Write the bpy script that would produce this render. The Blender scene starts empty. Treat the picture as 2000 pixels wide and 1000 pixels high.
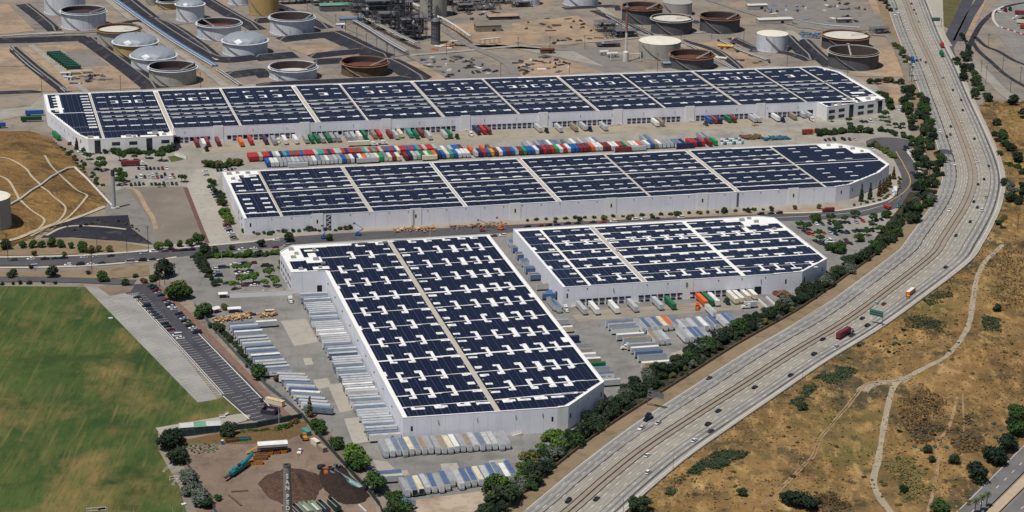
import bpy, math, random
import numpy as np
from mathutils import Vector, Matrix, noise
random.seed(7)
R = math.radians
scene = bpy.context.scene
col = scene.collection

# ------------------------------------------------------------------ camera
FPX, PITCH, ROLL, CAMH = 4260.0, R(18.05), R(-0.8), 432.0
_F = np.array([0, math.cos(PITCH), -math.sin(PITCH)])
_D0 = np.array([0, -math.sin(PITCH), -math.cos(PITCH)])
_R0 = np.array([1.0, 0, 0])
_R = _R0*math.cos(ROLL) + _D0*math.sin(ROLL)
_D = -_R0*math.sin(ROLL) + _D0*math.cos(ROLL)
cam_d = bpy.data.cameras.new("camera")
cam = bpy.data.objects.new("camera", cam_d)
col.objects.link(cam)
cam_d.sensor_fit = 'HORIZONTAL'
cam_d.sensor_width = 36.0
cam_d.lens = FPX/2000*36.0
cam_d.clip_start = 10
cam_d.clip_end = 20000
_m = Matrix.Identity(4)
for i in range(3):
    _m[i][0], _m[i][1], _m[i][2] = _R[i], -_D[i], -_F[i]
_m[2][3] = CAMH
cam.matrix_world = _m
scene.camera = cam
scene.render.resolution_x, scene.render.resolution_y = 1024, 512

# ------------------------------------------------------------------ light
SUN_EL, SUN_AZ = 66.0, 222.0          # azimuth clockwise from +Y (the sun stands behind the camera, to its left)
world = bpy.data.worlds.new("World")
scene.world = world
world.use_nodes = True
nt = world.node_tree
bg = nt.nodes['Background']
sky = nt.nodes.new('ShaderNodeTexSky')
sky.sky_type = 'NISHITA'
sky.sun_disc = False
sky.sun_elevation = R(SUN_EL)
sky.sun_rotation = R(SUN_AZ)
sky.air_density, sky.dust_density = 1.0, 1.0
nt.links.new(sky.outputs[0], bg.inputs[0])
bg.inputs[1].default_value = 0.058
sd = bpy.data.lights.new("sun", 'SUN')
sd.energy, sd.angle, sd.color = 4.15, R(0.53), (1.0, 0.955, 0.89)
sun = bpy.data.objects.new("sun", sd)
col.objects.link(sun)
_sd = Vector((math.sin(R(SUN_AZ))*math.cos(R(SUN_EL)), math.cos(R(SUN_AZ))*math.cos(R(SUN_EL)), math.sin(R(SUN_EL))))
sun.rotation_euler = _sd.to_track_quat('Z', 'Y').to_euler()
sun.location = (0, 1500, 600)
vs = scene.view_settings
vs.view_transform, vs.look, vs.exposure, vs.gamma = 'Standard', 'None', 0.0, 1.0
vs.use_curve_mapping = False

# ------------------------------------------------------------------ helpers
def G(x, y, z=0.0):
    """photo pixel (2000 x 1000) -> world point on the level z"""
    d = _R*(x-1000) + _D*(y-500) + _F*FPX
    p = d*((CAMH-z)/(-d[2]))
    return Vector((p[0], p[1], z))
def P(p):
    q = np.array(p, float) - np.array([0, 0, CAMH])
    return 1000+FPX*(q@_R)/(q@_F), 500+FPX*(q@_D)/(q@_F)
def lin(c):
    out = []
    for v in c[:3]:
        v = v/255.0
        out.append(v/12.92 if v <= 0.04045 else ((v+0.055)/1.055)**2.4)
    return out
def A(r, g, b, k=0.80):
    return tuple(v*k for v in lin((r, g, b))) + (1.0,)

MATS = {}
def nodemat(name):
    m = bpy.data.materials.new(name)
    m.use_nodes = True
    n = m.node_tree.nodes
    return m, n, m.node_tree.links, n['Principled BSDF']
def _mix(n, l, fac, a, b):
    x = n.new('ShaderNodeMix'); x.data_type = 'RGBA'
    if isinstance(fac, float): x.inputs[0].default_value = fac
    else: l.new(fac, x.inputs[0])
    for k, v in ((6, a), (7, b)):
        if isinstance(v, tuple): x.inputs[k].default_value = v
        else: l.new(v, x.inputs[k])
    return x.outputs[2]
def _noise(n, l, vec, scale, detail=4.0, rough=0.6, lo=0.35, hi=0.65, stretch=None, rot=0.0):
    if stretch:
        mp = n.new('ShaderNodeMapping'); mp.inputs['Scale'].default_value = stretch
        mp.inputs['Rotation'].default_value = (0, 0, rot)
        l.new(vec, mp.inputs[0]); vec = mp.outputs[0]
    t = n.new('ShaderNodeTexNoise'); t.inputs['Scale'].default_value = scale
    t.inputs['Detail'].default_value = detail; t.inputs['Roughness'].default_value = rough
    l.new(vec, t.inputs['Vector'])
    r = n.new('ShaderNodeMapRange'); r.inputs[1].default_value = lo; r.inputs[2].default_value = hi
    l.new(t.outputs[0], r.inputs[0])
    return r.outputs[0]
def gmat(name, layers, base, rough=0.95, bump=0.0, bscale=0.5):
    """ground material: base colour and noise layers (colour, scale, lo, hi[, stretch, rot]) in world metres"""
    m, n, l, p = nodemat(name)
    g = n.new('ShaderNodeNewGeometry')
    c = base
    for L in layers:
        f = _noise(n, l, g.outputs['Position'], L[1], 5.0, 0.62, L[2], L[3], L[4] if len(L) > 4 else None, L[5] if len(L) > 5 else 0.0)
        c = _mix(n, l, f, c, L[0])
    if isinstance(c, tuple): p.inputs['Base Color'].default_value = c
    else: l.new(c, p.inputs['Base Color'])
    p.inputs['Roughness'].default_value = rough
    p.inputs['Specular IOR Level'].default_value = 0.2
    if bump:
        t = n.new('ShaderNodeTexNoise'); t.inputs['Scale'].default_value = bscale; t.inputs['Detail'].default_value = 6
        l.new(g.outputs['Position'], t.inputs['Vector'])
        b = n.new('ShaderNodeBump'); b.inputs['Strength'].default_value = bump; b.inputs['Distance'].default_value = 1.0
        l.new(t.outputs[0], b.inputs['Height']); l.new(b.outputs[0], p.inputs['Normal'])
    return m
def M(name, colr=None, rough=0.6, var=0.12, scale=0.35, metal=0.0, spec=0.4, dirt=None):
    """object material with slight mottling"""
    if name in MATS: return MATS[name]
    m, n, l, p = nodemat(name)
    g = n.new('ShaderNodeNewGeometry')
    f = _noise(n, l, g.outputs['Position'], scale, 4.0, 0.6, 0.3, 0.7)
    lo = tuple(v*(1-var) for v in colr[:3])+(1.0,); hi = tuple(min(1, v*(1+var)) for v in colr[:3])+(1.0,)
    c = _mix(n, l, f, lo, hi)
    if dirt:
        f2 = _noise(n, l, g.outputs['Position'], dirt[1], 6.0, 0.7, dirt[2], dirt[3], dirt[4] if len(dirt) > 4 else None)
        c = _mix(n, l, f2, c, dirt[0])
    l.new(c, p.inputs['Base Color'])
    p.inputs['Roughness'].default_value = rough
    p.inputs['Metallic'].default_value = metal
    p.inputs['Specular IOR Level'].default_value = spec
    MATS[name] = m
    return m

class MB:
    def __init__(s): s.v, s.f, s.mi, s.uv = [], [], [], None
    def add(s, vs, fs, mi=0):
        o = len(s.v); s.v += [tuple(p) for p in vs]
        for f in fs: s.f.append([o+i for i in f]); s.mi.append(mi)
    def box(s, c, d, rz=0.0, mi=0, taper=1.0):
        x, y, z = d[0]/2, d[1]/2, d[2]/2; ca, sa = math.cos(rz), math.sin(rz); vs = []
        for zz in (-z, z):
            k = taper if zz > 0 else 1.0
            for xx, yy in ((-x, -y), (x, -y), (x, y), (-x, y)):
                vs.append((c[0]+ca*xx*k-sa*yy*k, c[1]+sa*xx*k+ca*yy*k, c[2]+zz))
        s.add(vs, [(3, 2, 1, 0), (4, 5, 6, 7), (0, 1, 5, 4), (1, 2, 6, 5), (2, 3, 7, 6), (3, 0, 4, 7)], mi)
    def prism(s, poly, z0, z1, mi=0, top=None):
        n = len(poly); vs = [(p[0], p[1], z0) for p in poly]+[(p[0], p[1], z1) for p in poly]
        s.add(vs, [tuple(range(n-1, -1, -1)), tuple(range(n, 2*n))]+[(i, (i+1) % n, n+(i+1) % n, n+i) for i in range(n)], mi)
        if top is not None: s.mi[-n-1] = top
    def cyl(s, c, r, h, n=12, mi=0, r2=None, cap=True):
        r2 = r if r2 is None else r2; vs = []
        for k, (rr, zz) in enumerate(((r, 0), (r2, h))):
            vs += [(c[0]+rr*math.cos(6.28319*i/n), c[1]+rr*math.sin(6.28319*i/n), c[2]+zz) for i in range(n)]
        fs = [(i, (i+1) % n, n+(i+1) % n, n+i) for i in range(n)]
        if cap: fs += [tuple(range(n-1, -1, -1)), tuple(range(n, 2*n))]
        s.add(vs, fs, mi)
    def tube(s, a, b, r, n=6, mi=0, r2=None):
        a, b = Vector(a), Vector(b); d = (b-a)
        if d.length < 1e-6: return
        d.normalize(); u = d.orthogonal().normalized(); w = d.cross(u); r2 = r if r2 is None else r2
        vs = [a+(u*math.cos(6.28319*i/n)+w*math.sin(6.28319*i/n))*r for i in range(n)]+[b+(u*math.cos(6.28319*i/n)+w*math.sin(6.28319*i/n))*r2 for i in range(n)]
        s.add(vs, [(i, (i+1) % n, n+(i+1) % n, n+i) for i in range(n)]+[tuple(range(n-1, -1, -1)), tuple(range(n, 2*n))], mi)
    def lathe(s, c, prof, n=32, mi=0):
        o = [[(c[0]+r*math.cos(6.28319*i/n), c[1]+r*math.sin(6.28319*i/n), c[2]+z) for i in range(n)] for r, z in prof]
        vs = [p for ring in o for p in ring]
        s.add(vs, [(k*n+i, k*n+(i+1) % n, (k+1)*n+(i+1) % n, (k+1)*n+i) for k in range(len(prof)-1) for i in range(n)], mi)
    def mesh(s, name, mats, smooth=False):
        me = bpy.data.meshes.new(name); me.from_pydata(s.v, [], s.f)
        for m in mats: me.materials.append(m)
        if len(mats) > 1: me.polygons.foreach_set('material_index', s.mi)
        if smooth: me.polygons.foreach_set('use_smooth', [True]*len(me.polygons))
        if s.uv:
            ul = me.uv_layers.new(name='UVMap'); ul.data.foreach_set('uv', [c for q in s.uv for c in q])
        me.update(); return me
    def build(s, name, mats, parent=None, smooth=False):
        return link(s.mesh(name, mats if isinstance(mats, (list, tuple)) else [mats], smooth), name, parent)
def link(me, name, parent=None, loc=None, rz=None, scale=None):
    o = bpy.data.objects.new(name, me); col.objects.link(o)
    if parent: o.parent = parent
    if loc is not None: o.location = loc
    if rz is not None: o.rotation_euler = (0, 0, rz)
    if scale is not None: o.scale = scale
    return o
def tag(o, label, cat, group=None, kind=None):
    o['label'] = label; o['category'] = cat
    if group: o['group'] = group
    if kind: o['kind'] = kind
    return o
def thing(name, label, cat, loc=(0, 0, 0), rz=0.0, group=None):
    o = link(None, name, None, loc, rz); o.empty_display_size = 1
    return tag(o, label, cat, group)
def struct(o, kind='structure'): o['kind'] = kind; return o
def flat(name, pts, z, mat, px=True, parent=None):
    """a flat sheet of ground from photo pixels"""
    b = MB(); w = [G(p[0], p[1]) if px else Vector((p[0], p[1], 0)) for p in pts]
    b.add([(p.x, p.y, z) for p in w], [tuple(range(len(w)))])
    o = b.build(name, mat, parent)
    if o.data.polygons[0].normal.z < 0: o.data.flip_normals()
    return o if parent else struct(o)
def catmull(pts, n=8):
    p = [Vector(q) for q in pts]; p = [p[0]*2-p[1]]+p+[p[-1]*2-p[-2]]; out = []
    for i in range(1, len(p)-2):
        for k in range(n):
            t = k/n
            out.append(0.5*((2*p[i])+(p[i+1]-p[i-1])*t+(2*p[i-1]-5*p[i]+4*p[i+1]-p[i+2])*t*t+(3*p[i]-p[i-1]-3*p[i+1]+p[i+2])*t**3))
    out.append(p[-2]); return out
def ribbon(name, pxs, w, z, mat, parent=None, n=6, hz=None):
    c = catmull([G(*q) for q in pxs], n); b = MB(); vs = []; L = 0; uv = []
    for i, q in enumerate(c):
        t = (c[min(i+1, len(c)-1)]-c[max(i-1, 0)]).normalized(); nn = Vector((-t.y, t.x, 0))
        for s in (w/2, -w/2):
            p = q+nn*s; vs.append((p.x, p.y, z+(hz(p.x, p.y) if hz else 0)))
    b.add(vs, [(2*i, 2*i+1, 2*i+3, 2*i+2) for i in range(len(c)-1)])
    o = b.build(name, mat, parent); return o if parent else struct(o)
def inpoly(p, poly):
    x, y = p[0], p[1]; c = False; j = len(poly)-1
    for i in range(len(poly)):
        a, b = poly[i], poly[j]
        if (a[1] > y) != (b[1] > y) and x < (b[0]-a[0])*(y-a[1])/(b[1]-a[1])+a[0]: c = not c
        j = i
    return c
def pdist(p, poly):
    best = 1e9
    for i in range(len(poly)):
        a, b = poly[i-1], poly[i]; dx, dy = b[0]-a[0], b[1]-a[1]; L = dx*dx+dy*dy
        t = max(0, min(1, ((p[0]-a[0])*dx+(p[1]-a[1])*dy)/L)) if L else 0
        best = min(best, math.hypot(p[0]-a[0]-t*dx, p[1]-a[1]-t*dy))
    return best

# ------------------------------------------------------------------ ground materials
m_dirt = gmat("refinery_dirt", [(A(158, 144, 128), 0.008, .35, .7), (A(112, 106, 102), 0.03, .45, .75), (A(86, 82, 80), 0.12, .55, .85), (A(168, 140, 114), .02, .55, .75)], A(140, 132, 122), bump=.3)
m_tan = gmat("tan_earth", [(A(180, 154, 128), 0.012, .35, .65), (A(134, 120, 106), 0.022, .48, .68), (A(138, 122, 106), 0.06, .48, .72), (A(104, 96, 90), 0.2, .55, .8)], A(168, 144, 120), bump=.3)
m_pad = gmat("grey_gravel_pad", [(A(142, 136, 130), 0.02, .35, .7), (A(100, 96, 93), 0.12, .5, .85)], A(128, 123, 118))
m_conc = gmat("yard_concrete", [(A(170, 164, 152), 0.012, .35, .65), (A(134, 129, 122), 0.04, .45, .75), (A(116, 111, 106), 0.3, .55, .9, (1, 0.2, 1), R(14)), (A(146, 130, 108), 0.025, .6, .85)], A(156, 150, 140), bump=.05)
m_conc_l = gmat("pale_concrete", [(A(178, 172, 160), 0.03, .35, .65), (A(146, 140, 130), 0.2, .5, .85)], A(168, 161, 149))
m_conc_d = gmat("worn_grey_concrete", [(A(146, 143, 138), 0.02, .35, .65), (A(112, 110, 107), 0.07, .45, .75), (A(98, 96, 94), 0.35, .55, .88, (1, .2, 1), R(16)), (A(150, 140, 124), .015, .58, .75)], A(132, 129, 125), bump=.05)
m_asph = gmat("street_asphalt", [(A(98, 96, 98), 0.03, .35, .7), (A(70, 70, 74), 0.2, .5, .8)], A(84, 83, 86))
m_asph_d = gmat("fresh_dark_asphalt", [(A(64, 64, 72), 0.05, .4, .65), (A(94, 93, 96), 0.1, .48, .8)], A(78, 77, 84))
m_berm = gmat("oiled_dark_earth", [(A(44, 46, 56), 0.04, .4, .6), (A(94, 88, 84), 0.09, .54, .75), (A(36, 36, 44), .5, .55, .8)], A(54, 54, 62), bump=.9)
m_dry = gmat("dry_grass", [(A(150, 120, 76), 0.02, .4, .62), (A(92, 78, 52), 0.03, .46, .66), (A(104, 98, 54), 0.014, .54, .7), (A(80, 74, 54), 0.013, .55, .64), (A(186, 150, 96), 0.16, .5, .76, (1, .35, 1), .5), (A(80, 70, 50), 0.03, .58, .66), (A(66, 58, 42), 0.11, .57, .72), (A(196, 164, 112), .06, .6, .72, (1, .5, 1), .9), (A(166, 148, 118), .5, .64, .76)], A(130, 101, 62), bump=1.2, bscale=.35)
m_hill = gmat("mound_dry_grass", [(A(152, 120, 72), 0.03, .4, .62), (A(92, 72, 46), 0.04, .46, .66), (A(70, 58, 40), 0.15, .52, .76, (.5, 1, 1), .3), (A(176, 146, 98), .3, .56, .78)], A(128, 98, 60), bump=1.4)
m_field = gmat("mown_grass", [(A(76, 94, 46), 0.012, .38, .66), (A(46, 72, 34), 0.03, .5, .7), (A(140, 118, 74), 0.02, .5, .66, (1.0, .55, 1), .2), (A(96, 102, 54), 0.12, .48, .74, (1, .2, 1), R(16)), (A(112, 98, 60), 0.05, .58, .8, (1, .5, 1), R(30)), (A(42, 62, 30), 0.6, .5, .85, (1, .12, 1), R(16)), (A(126, 112, 66), .3, .54, .8, (1, .05, 1), R(16)), (A(44, 66, 30), .02, .56, .7)], A(62, 82, 40), bump=.3, bscale=1.2)
m_verge = gmat("verge_dirt", [(A(152, 132, 106), 0.05, .35, .65), (A(100, 88, 68), 0.1, .48, .75)], A(136, 118, 94), bump=.3)
m_mulch = gmat("yard_brown_earth", [(A(144, 126, 110), 0.02, .35, .65), (A(104, 90, 80), 0.07, .48, .75), (A(92, 78, 70), 0.4, .56, .88, (1, .2, 1), .4)], A(128, 110, 96), bump=.3)
m_brown = gmat("vacant_lot_soil", [(A(140, 130, 118), 0.03, .35, .65), (A(156, 146, 132), 0.2, .6, .85, (1, .2, 1), .1)], A(124, 115, 105), bump=.2)
m_paint = M("white_road_paint", A(235, 232, 225), .7, .1, .3)
m_yel = M("yellow_road_paint", A(196, 150, 84), .7, .1, .3)
m_kerb = M("kerb_concrete", A(200, 192, 178), .9, .1, .2)

# ------------------------------------------------------------------ ground
b = MB(); b.add([(-6000, 300, -.25), (6000, 300, -.25), (6000, 12000, -.25), (-6000, 12000, -.25)], [(0, 1, 2, 3)])
struct(b.build('ground', m_dirt))
Z1, Z2, Z3, Z4, Z5, Z6 = 0.0, .03, .06, .09, .12, .15
flat('concrete_yard', [(-80, 222), (60, 208), (85, 184), (600, 160), (1500, 128), (1640, 136), (1760, 190), (1790, 300), (1800, 400), (1700, 470), (1000, 480), (480, 486), (225, 495), (225, 345), (150, 300), (150, 268), (95, 214), (20, 232), (-80, 245)], Z1, m_conc)
flat('trailer_yard', [(335, 505), (390, 492), (560, 482), (1000, 462), (1060, 455), (1540, 420), (1740, 470), (1650, 528), (1440, 645), (1200, 795), (1010, 930), (985, 1040), (800, 1040), (690, 885), (548, 772), (430, 650), (378, 590), (330, 548)], Z2, m_conc_d)
# pale slabs let into the yard
slabs = [[(548, 525+102), (598, 622), (622, 668), (575, 676)], [(640, 752), (668, 748), (690, 800), (664, 806)], [(612, 742), (640, 738), (648, 756), (620, 760)], [(672, 818), (700, 815), (722, 862), (690, 868)],
         [(860, 906), (892, 904), (900, 922), (866, 926)], [(728, 898), (756, 902), (772, 916), (740, 924)], [(954, 900), (986, 896), (984, 910), (958, 914)], [(776, 920), (795, 918), (800, 928), (782, 930)],
         [(592, 700), (608, 699), (612, 712), (596, 714)], [(1310, 690), (1380, 668), (1400, 680), (1330, 720)]]
for i, s in enumerate(slabs): flat('pale_slab', s, Z3+.003*i, m_conc_l)
flat('stained_apron', [(800, 978), (950, 958), (965, 1030), (830, 1040)], Z3, gmat("stained_apron", [(A(150, 128, 108), .05, .45, .65), (A(120, 104, 92), .3, .55, .8)], A(186, 170, 150)))
flat('dock_apron', [(395, 283), (1470, 235), (1476, 248), (395, 300)], Z2, gmat("dock_apron", [(A(176, 166, 146), .05, .4, .65), (A(132, 120, 104), .1, .48, .75), (A(116, 108, 98), .5, .55, .85, (.12, 1, 1), R(15))], A(162, 152, 134)))
flat('dock_apron', [(1112, 610), (1480, 583), (1500, 600), (1130, 628)], Z3, gmat("dock_apron_near", [(A(164, 154, 138), .05, .4, .65), (A(118, 110, 100), .2, .48, .75, (.12, 1, 1), R(15))], A(148, 140, 128)))
flat('vacant_lot', [(246, 366), (360, 364), (402, 473), (300, 478), (262, 420)], Z3, m_brown)
flat('gravel_slope', [(207, 378), (247, 366), (268, 395), (305, 452), (300, 480), (225, 470), (205, 430)], Z3+.01, m_pad)
ribbon('dirt_bank', [(238, 366), (262, 370), (275, 385), (285, 405), (298, 425), (305, 448)], 3.2, Z3+.03, m_tan)
ribbon('red_kerb_strip', [(362, 366), (383, 420), (405, 475)], 3.0, Z3+.02, M("red_brown_strip", A(110, 78, 72), .9))
ribbon('driveway', [(410, 330), (392, 372), (415, 425), (440, 476)], 20, Z3-.01, m_conc_l, n=6)
# streets
ribbon('street', [(-60, 512), (150, 508), (330, 495), (480, 481), (600, 468), (750, 459), (975, 448), (1250, 435), (1517, 425), (1600, 422), (1675, 415), (1737, 399), (1775, 377), (1784, 350), (1775, 325), (1760, 300), (1742, 284)], 17, Z4, m_asph, n=10)
b = MB(); c = G(1740, 281); b.cyl((c.x, c.y, Z4), 19, .012, 32); struct(b.build('cul_de_sac', m_asph))
ribbon('service_street', [(-60, 545), (100, 546), (200, 549), (262, 552)], 10, Z4, m_asph, n=4)
flat('dry_verge', [(-40, 529), (120, 532), (290, 517), (292, 538), (180, 547), (-40, 540)], Z3, m_verge)
flat('dry_verge', [(-40, 470), (130, 466), (225, 470), (300, 484), (200, 496), (-40, 500)], Z3-.01, m_verge)
flat('sandy_verge', [(560, 462), (800, 445), (1100, 432), (1500, 412), (1640, 402), (1650, 408), (1500, 420), (1100, 440), (800, 456), (560, 475)], Z3, m_tan)
for pts in ([(-60, 503), (150, 499), (330, 486), (480, 473), (545, 466)], [(1500, 417), (1600, 414), (1672, 406), (1728, 392), (1752, 376)], [(-60, 524), (150, 520), (300, 508), (345, 502)], [(1805, 366), (1800, 345), (1790, 320), (1770, 292)]):
    ribbon('pavement', pts, 2.4, Z5, m_kerb, n=8)
ribbon('yellow_centre_line', [(1750, 296), (1765, 322), (1778, 352), (1768, 373), (1735, 396)], .7, Z5+.02, m_yel)
ribbon('street_centre_line', [(1517, 425), (1600, 421), (1675, 414), (1730, 400)], .4, Z5, m_paint)
# the field, parking lot and recycling yard
flat('sports_field', [(-120, 558), (165, 560), (178, 562), (386, 786), (436, 776), (462, 792), (490, 820), (380, 838), (308, 838), (310, 880), (350, 950), (375, 1040), (-120, 1040)], Z2, m_field)
flat('pale_parking_lot', [(165, 559), (222, 560), (300, 590), (325, 650), (425, 780), (386, 786)], Z3, gmat("pale_parking", [(A(164, 160, 154), .05, .4, .6), (A(120, 118, 115), .2, .55, .8)], A(146, 143, 138)))
flat('dark_parking_lot', [(255, 556), (297, 553), (340, 600), (540, 800), (560, 815), (520, 826), (490, 820), (436, 774), (345, 676), (260, 580), (222, 562)], Z4, m_asph_d)
flat('traffic_island', [(190, 560), (262, 559), (255, 570), (215, 578)], Z5, m_mulch)
ribbon('brick_path', [(300, 552), (375, 622), (440, 690), (530, 782), (560, 812)], 4.2, Z4+.01, M("red_path_earth", A(128, 100, 86), .95, .2, .3), n=4)
flat('recycling_yard', [(345, 862), (470, 835), (620, 812), (655, 862), (725, 960), (745, 1040), (395, 1040), (372, 960)], Z3, m_mulch)
flat('weedy_bank', [(470, 840), (600, 822), (598, 838), (560, 862), (480, 868), (390, 868), (350, 870), (345, 862)], Z4, gmat("weedy_bank", [(A(110, 96, 58), .08, .4, .6), (A(70, 74, 40), .2, .55, .75)], A(118, 88, 62), bump=.5))
flat('concrete_plaza', [(304, 836), (360, 826), (470, 808), (490, 812), (480, 822), (380, 848), (318, 856)], Z5, m_conc_l)
# parking stripes
b = MB()
def stripe(p, q, w=.09, z=Z6):
    a, c = G(*p), G(*q); d = (c-a).normalized(); n = Vector((-d.y, d.x, 0))*w
    b.add([(a+n).to_tuple()[:2]+(z,), (a-n).to_tuple()[:2]+(z,), (c-n).to_tuple()[:2]+(z,), (c+n).to_tuple()[:2]+(z,)], [(0, 1, 2, 3)])
for i in range(38):
    t = i/37.0
    x, y = 200+t*(380-200), 590+t*(778-590); stripe((x, y), (x+21, y-6))
for i in range(46):
    t = i/45.0
    x, y = 262+t*(437-262), 578+t*(770-578); stripe((x, y), (x+21, y-3)); stripe((x, y), (x-19, y+2))
for i in range(30):
    t = i/29.0
    x, y = 393+t*(530-393), 656+t*(802-656); stripe((x, y), (x-18, y+4))
for i in range(12): stripe((218+i*4, 583-i*.3), (228+i*4, 577-i*.5))
for i in range(8): stripe((452+i*6.5, 778+i*6.5), (474+i*6.5, 773+i*6.5))
stripe((262, 578), (437, 770), .18); stripe((258, 578), (433, 771), .18); stripe((386, 650), (538, 806), .25); stripe((436, 774), (487, 819), .22)
o = b.build('parking_stripes', m_paint); struct(o)

# ------------------------------------------------------------------ freeway
FW = [  # left edge, median centre, right edge for photo rows
    (-60, (1708, 1742, 1790)), (0, (1727, 1768, 1812)), (62, (1748, 1791, 1838)), (125, (1779, 1820, 1864)), (187, (1798, 1845, 1897)), (250, (1819, 1871, 1926)), (312, (1836, 1894, 1953)),
    (345, (1839, 1900, 1958)), (375, (1834, 1895, 1957)), (405, (1820, 1882, 1953)), (437, (1795, 1862, 1940)), (468, (1769, 1842, 1925)), (500, (1740, 1820, 1905)), (562, (1662, 1742, 1828)), (625, (1562, 1656, 1742)),
    (687, (1462, 1553, 1640)), (750, (1352, 1455, 1547)), (812, (1265, 1357, 1457)), (875, (1180, 1262, 1371)), (937, (1100, 1184, 1291)), (1000, (1018, 1112, 1216)), (1090, (900, 1000, 1110))]
FZ = .30
fl = catmull([G(e[1][0], e[0]) for e in FW], 14); fm = catmull([G(e[1][1], e[0]) for e in FW], 14); fr = catmull([G(e[1][2], e[0]) for e in FW], 14)
FC = []          # resampled cross sections, perpendicular to the median
cum = [0]
for i in range(1, len(fm)): cum.append(cum[-1]+(fm[i]-fm[i-1]).length)
def cross(line, o, n):
    best = None
    for i in range(len(line)-1):
        a, c = line[i], line[i+1]; da, dc = (a-o), (c-o)
        t = (fm_t.dot(da), fm_t.dot(dc))
        if t[0]*t[1] <= 0 and abs(t[0]-t[1]) > 1e-6:
            k = t[0]/(t[0]-t[1]); s = (a+(c-a)*k-o).dot(n)
            if best is None or abs(s) < abs(best): best = s
    return best
lastL = lastR = 22.0
for i in range(len(fm)):
    fm_t = (fm[min(i+1, len(fm)-1)]-fm[max(i-1, 0)]).normalized(); n = Vector((-fm_t.y, fm_t.x, 0))
    sl, sr = cross(fl, fm[i], n), cross(fr, fm[i], n)
    lastL = abs(sl) if sl else lastL; lastR = abs(sr) if sr else lastR
    side = -1 if (sr or 0) < 0 else 1
    FC.append([fm[i].copy(), fm_t.copy(), n*(side if sr else 1), lastL, lastR])
# one even width for each carriageway, eased towards the measured edges
for k in (3, 4):
    vals = [f[k] for f in FC]
    for i in range(len(FC)):
        w = vals[max(0, i-25):i+26]; FC[i][k] = sum(w)/len(w)
FWL = sum(f[3] for f in FC)/len(FC); FWR = sum(f[4] for f in FC)/len(FC)
print('freeway half widths', FWL, FWR)
def fpt(i, s): return FC[i][0]+FC[i][2]*s          # s in metres, positive to the right-hand side
def fpos(u, frac):
    """point on the freeway: u sample index (float), frac -1 (left edge) .. 1 (right edge)"""
    i = min(int(u), len(FC)-2); k = u-i
    a = fpt(i, frac*(FC[i][4] if frac > 0 else FC[i][3])); c = fpt(i+1, frac*(FC[i+1][4] if frac > 0 else FC[i+1][3]))
    return a+(c-a)*k
def fband(name, f0, f1, z, mat, parent=None, m0=0, m1=0, i0=0):
    b = MB(); vs = []; uv = []
    for i in range(i0, len(FC)):
        for f, m in ((f0, m0), (f1, m1)):
            p = fpt(i, f*(FC[i][4] if f > 0 else FC[i][3])+m); vs.append((p.x, p.y, z))
    n = len(FC)-i0
    fs = [(2*i, 2*i+1, 2*i+3, 2*i+2) for i in range(n-1)]; b.add(vs, fs)
    b.uv = [(float(j % 2), cum[j//2]) for f in fs for j in f]
    o = b.build(name, mat, parent)
    if o.data.polygons[0].normal.z < 0: o.data.flip_normals()
    return o if parent else struct(o)
def roadmat(name, base, l1, l2, streaks, grooves=True):
    m, n, l, p = nodemat(name)
    g = n.new('ShaderNodeNewGeometry'); uv = n.new('ShaderNodeUVMap'); sx = n.new('ShaderNodeSeparateXYZ'); l.new(uv.outputs[0], sx.inputs[0])
    c = _mix(n, l, _noise(n, l, g.outputs['Position'], .03, 5, .6, .4, .62), base, l1)
    c = _mix(n, l, _noise(n, l, g.outputs['Position'], .15, 5, .6, .52, .8), c, l2)
    for pos, wid, colr, amt in streaks:      # worn oil and tyre lines that run along the lanes
        d = n.new('ShaderNodeMath'); d.operation = 'SUBTRACT'; l.new(sx.outputs[0], d.inputs[0]); d.inputs[1].default_value = pos
        a = n.new('ShaderNodeMath'); a.operation = 'ABSOLUTE'; l.new(d.outputs[0], a.inputs[0])
        r = n.new('ShaderNodeMapRange'); r.inputs[1].default_value = wid; r.inputs[2].default_value = wid*.25; r.inputs[3].default_value = 0; r.inputs[4].default_value = amt
        l.new(a.outputs[0], r.inputs[0])
        nz = _noise(n, l, g.outputs['Position'], .02, 3, .6, .0, .5)
        mu = n.new('ShaderNodeMath'); mu.operation = 'MULTIPLY'; l.new(r.outputs[0], mu.inputs[0]); l.new(nz, mu.inputs[1])
        c = _mix(n, l, mu.outputs[0], c, colr)
    if grooves:
        w = n.new('ShaderNodeTexBrick'); w.inputs['Scale'].default_value = 1.0
        cb = n.new('ShaderNodeCombineXYZ'); l.new(sx.outputs[1], cb.inputs[0])
        ml = n.new('ShaderNodeMath'); ml.operation = 'MULTIPLY'; l.new(sx.outputs[0], ml.inputs[0]); ml.inputs[1].default_value = 12.0; l.new(ml.outputs[0], cb.inputs[1])
        l.new(cb.outputs[0], w.inputs['Vector']); w.inputs['Brick Width'].default_value = 4.6; w.inputs['Row Height'].default_value = 3.6; w.inputs['Mortar Size'].default_value = .035
        w.inputs['Color1'].default_value = (1, 1, 1, 1); w.inputs['Color2'].default_value = (.93, .93, .92, 1); w.inputs['Mortar'].default_value = (.55, .54, .52, 1)
        x = n.new('ShaderNodeMix'); x.data_type = 'RGBA'; x.blend_type = 'MULTIPLY'; x.inputs[0].default_value = .8
        l.new(c, x.inputs[6]); l.new(w.outputs[0], x.inputs[7]); c = x.outputs[2]
    l.new(c, p.inputs['Base Color']); p.inputs['Roughness'].default_value = .9; p.inputs['Specular IOR Level'].default_value = .25
    return m
dk = A(92, 90, 88)
mr_out_l = roadmat("freeway_outer_lane", A(146, 144, 140), A(158, 155, 149), A(126, 124, 121), [(.97, .1, A(58, 57, 56), 1.0), (.62, .12, dk, .6), (.28, .12, dk, .45)], False)
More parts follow.
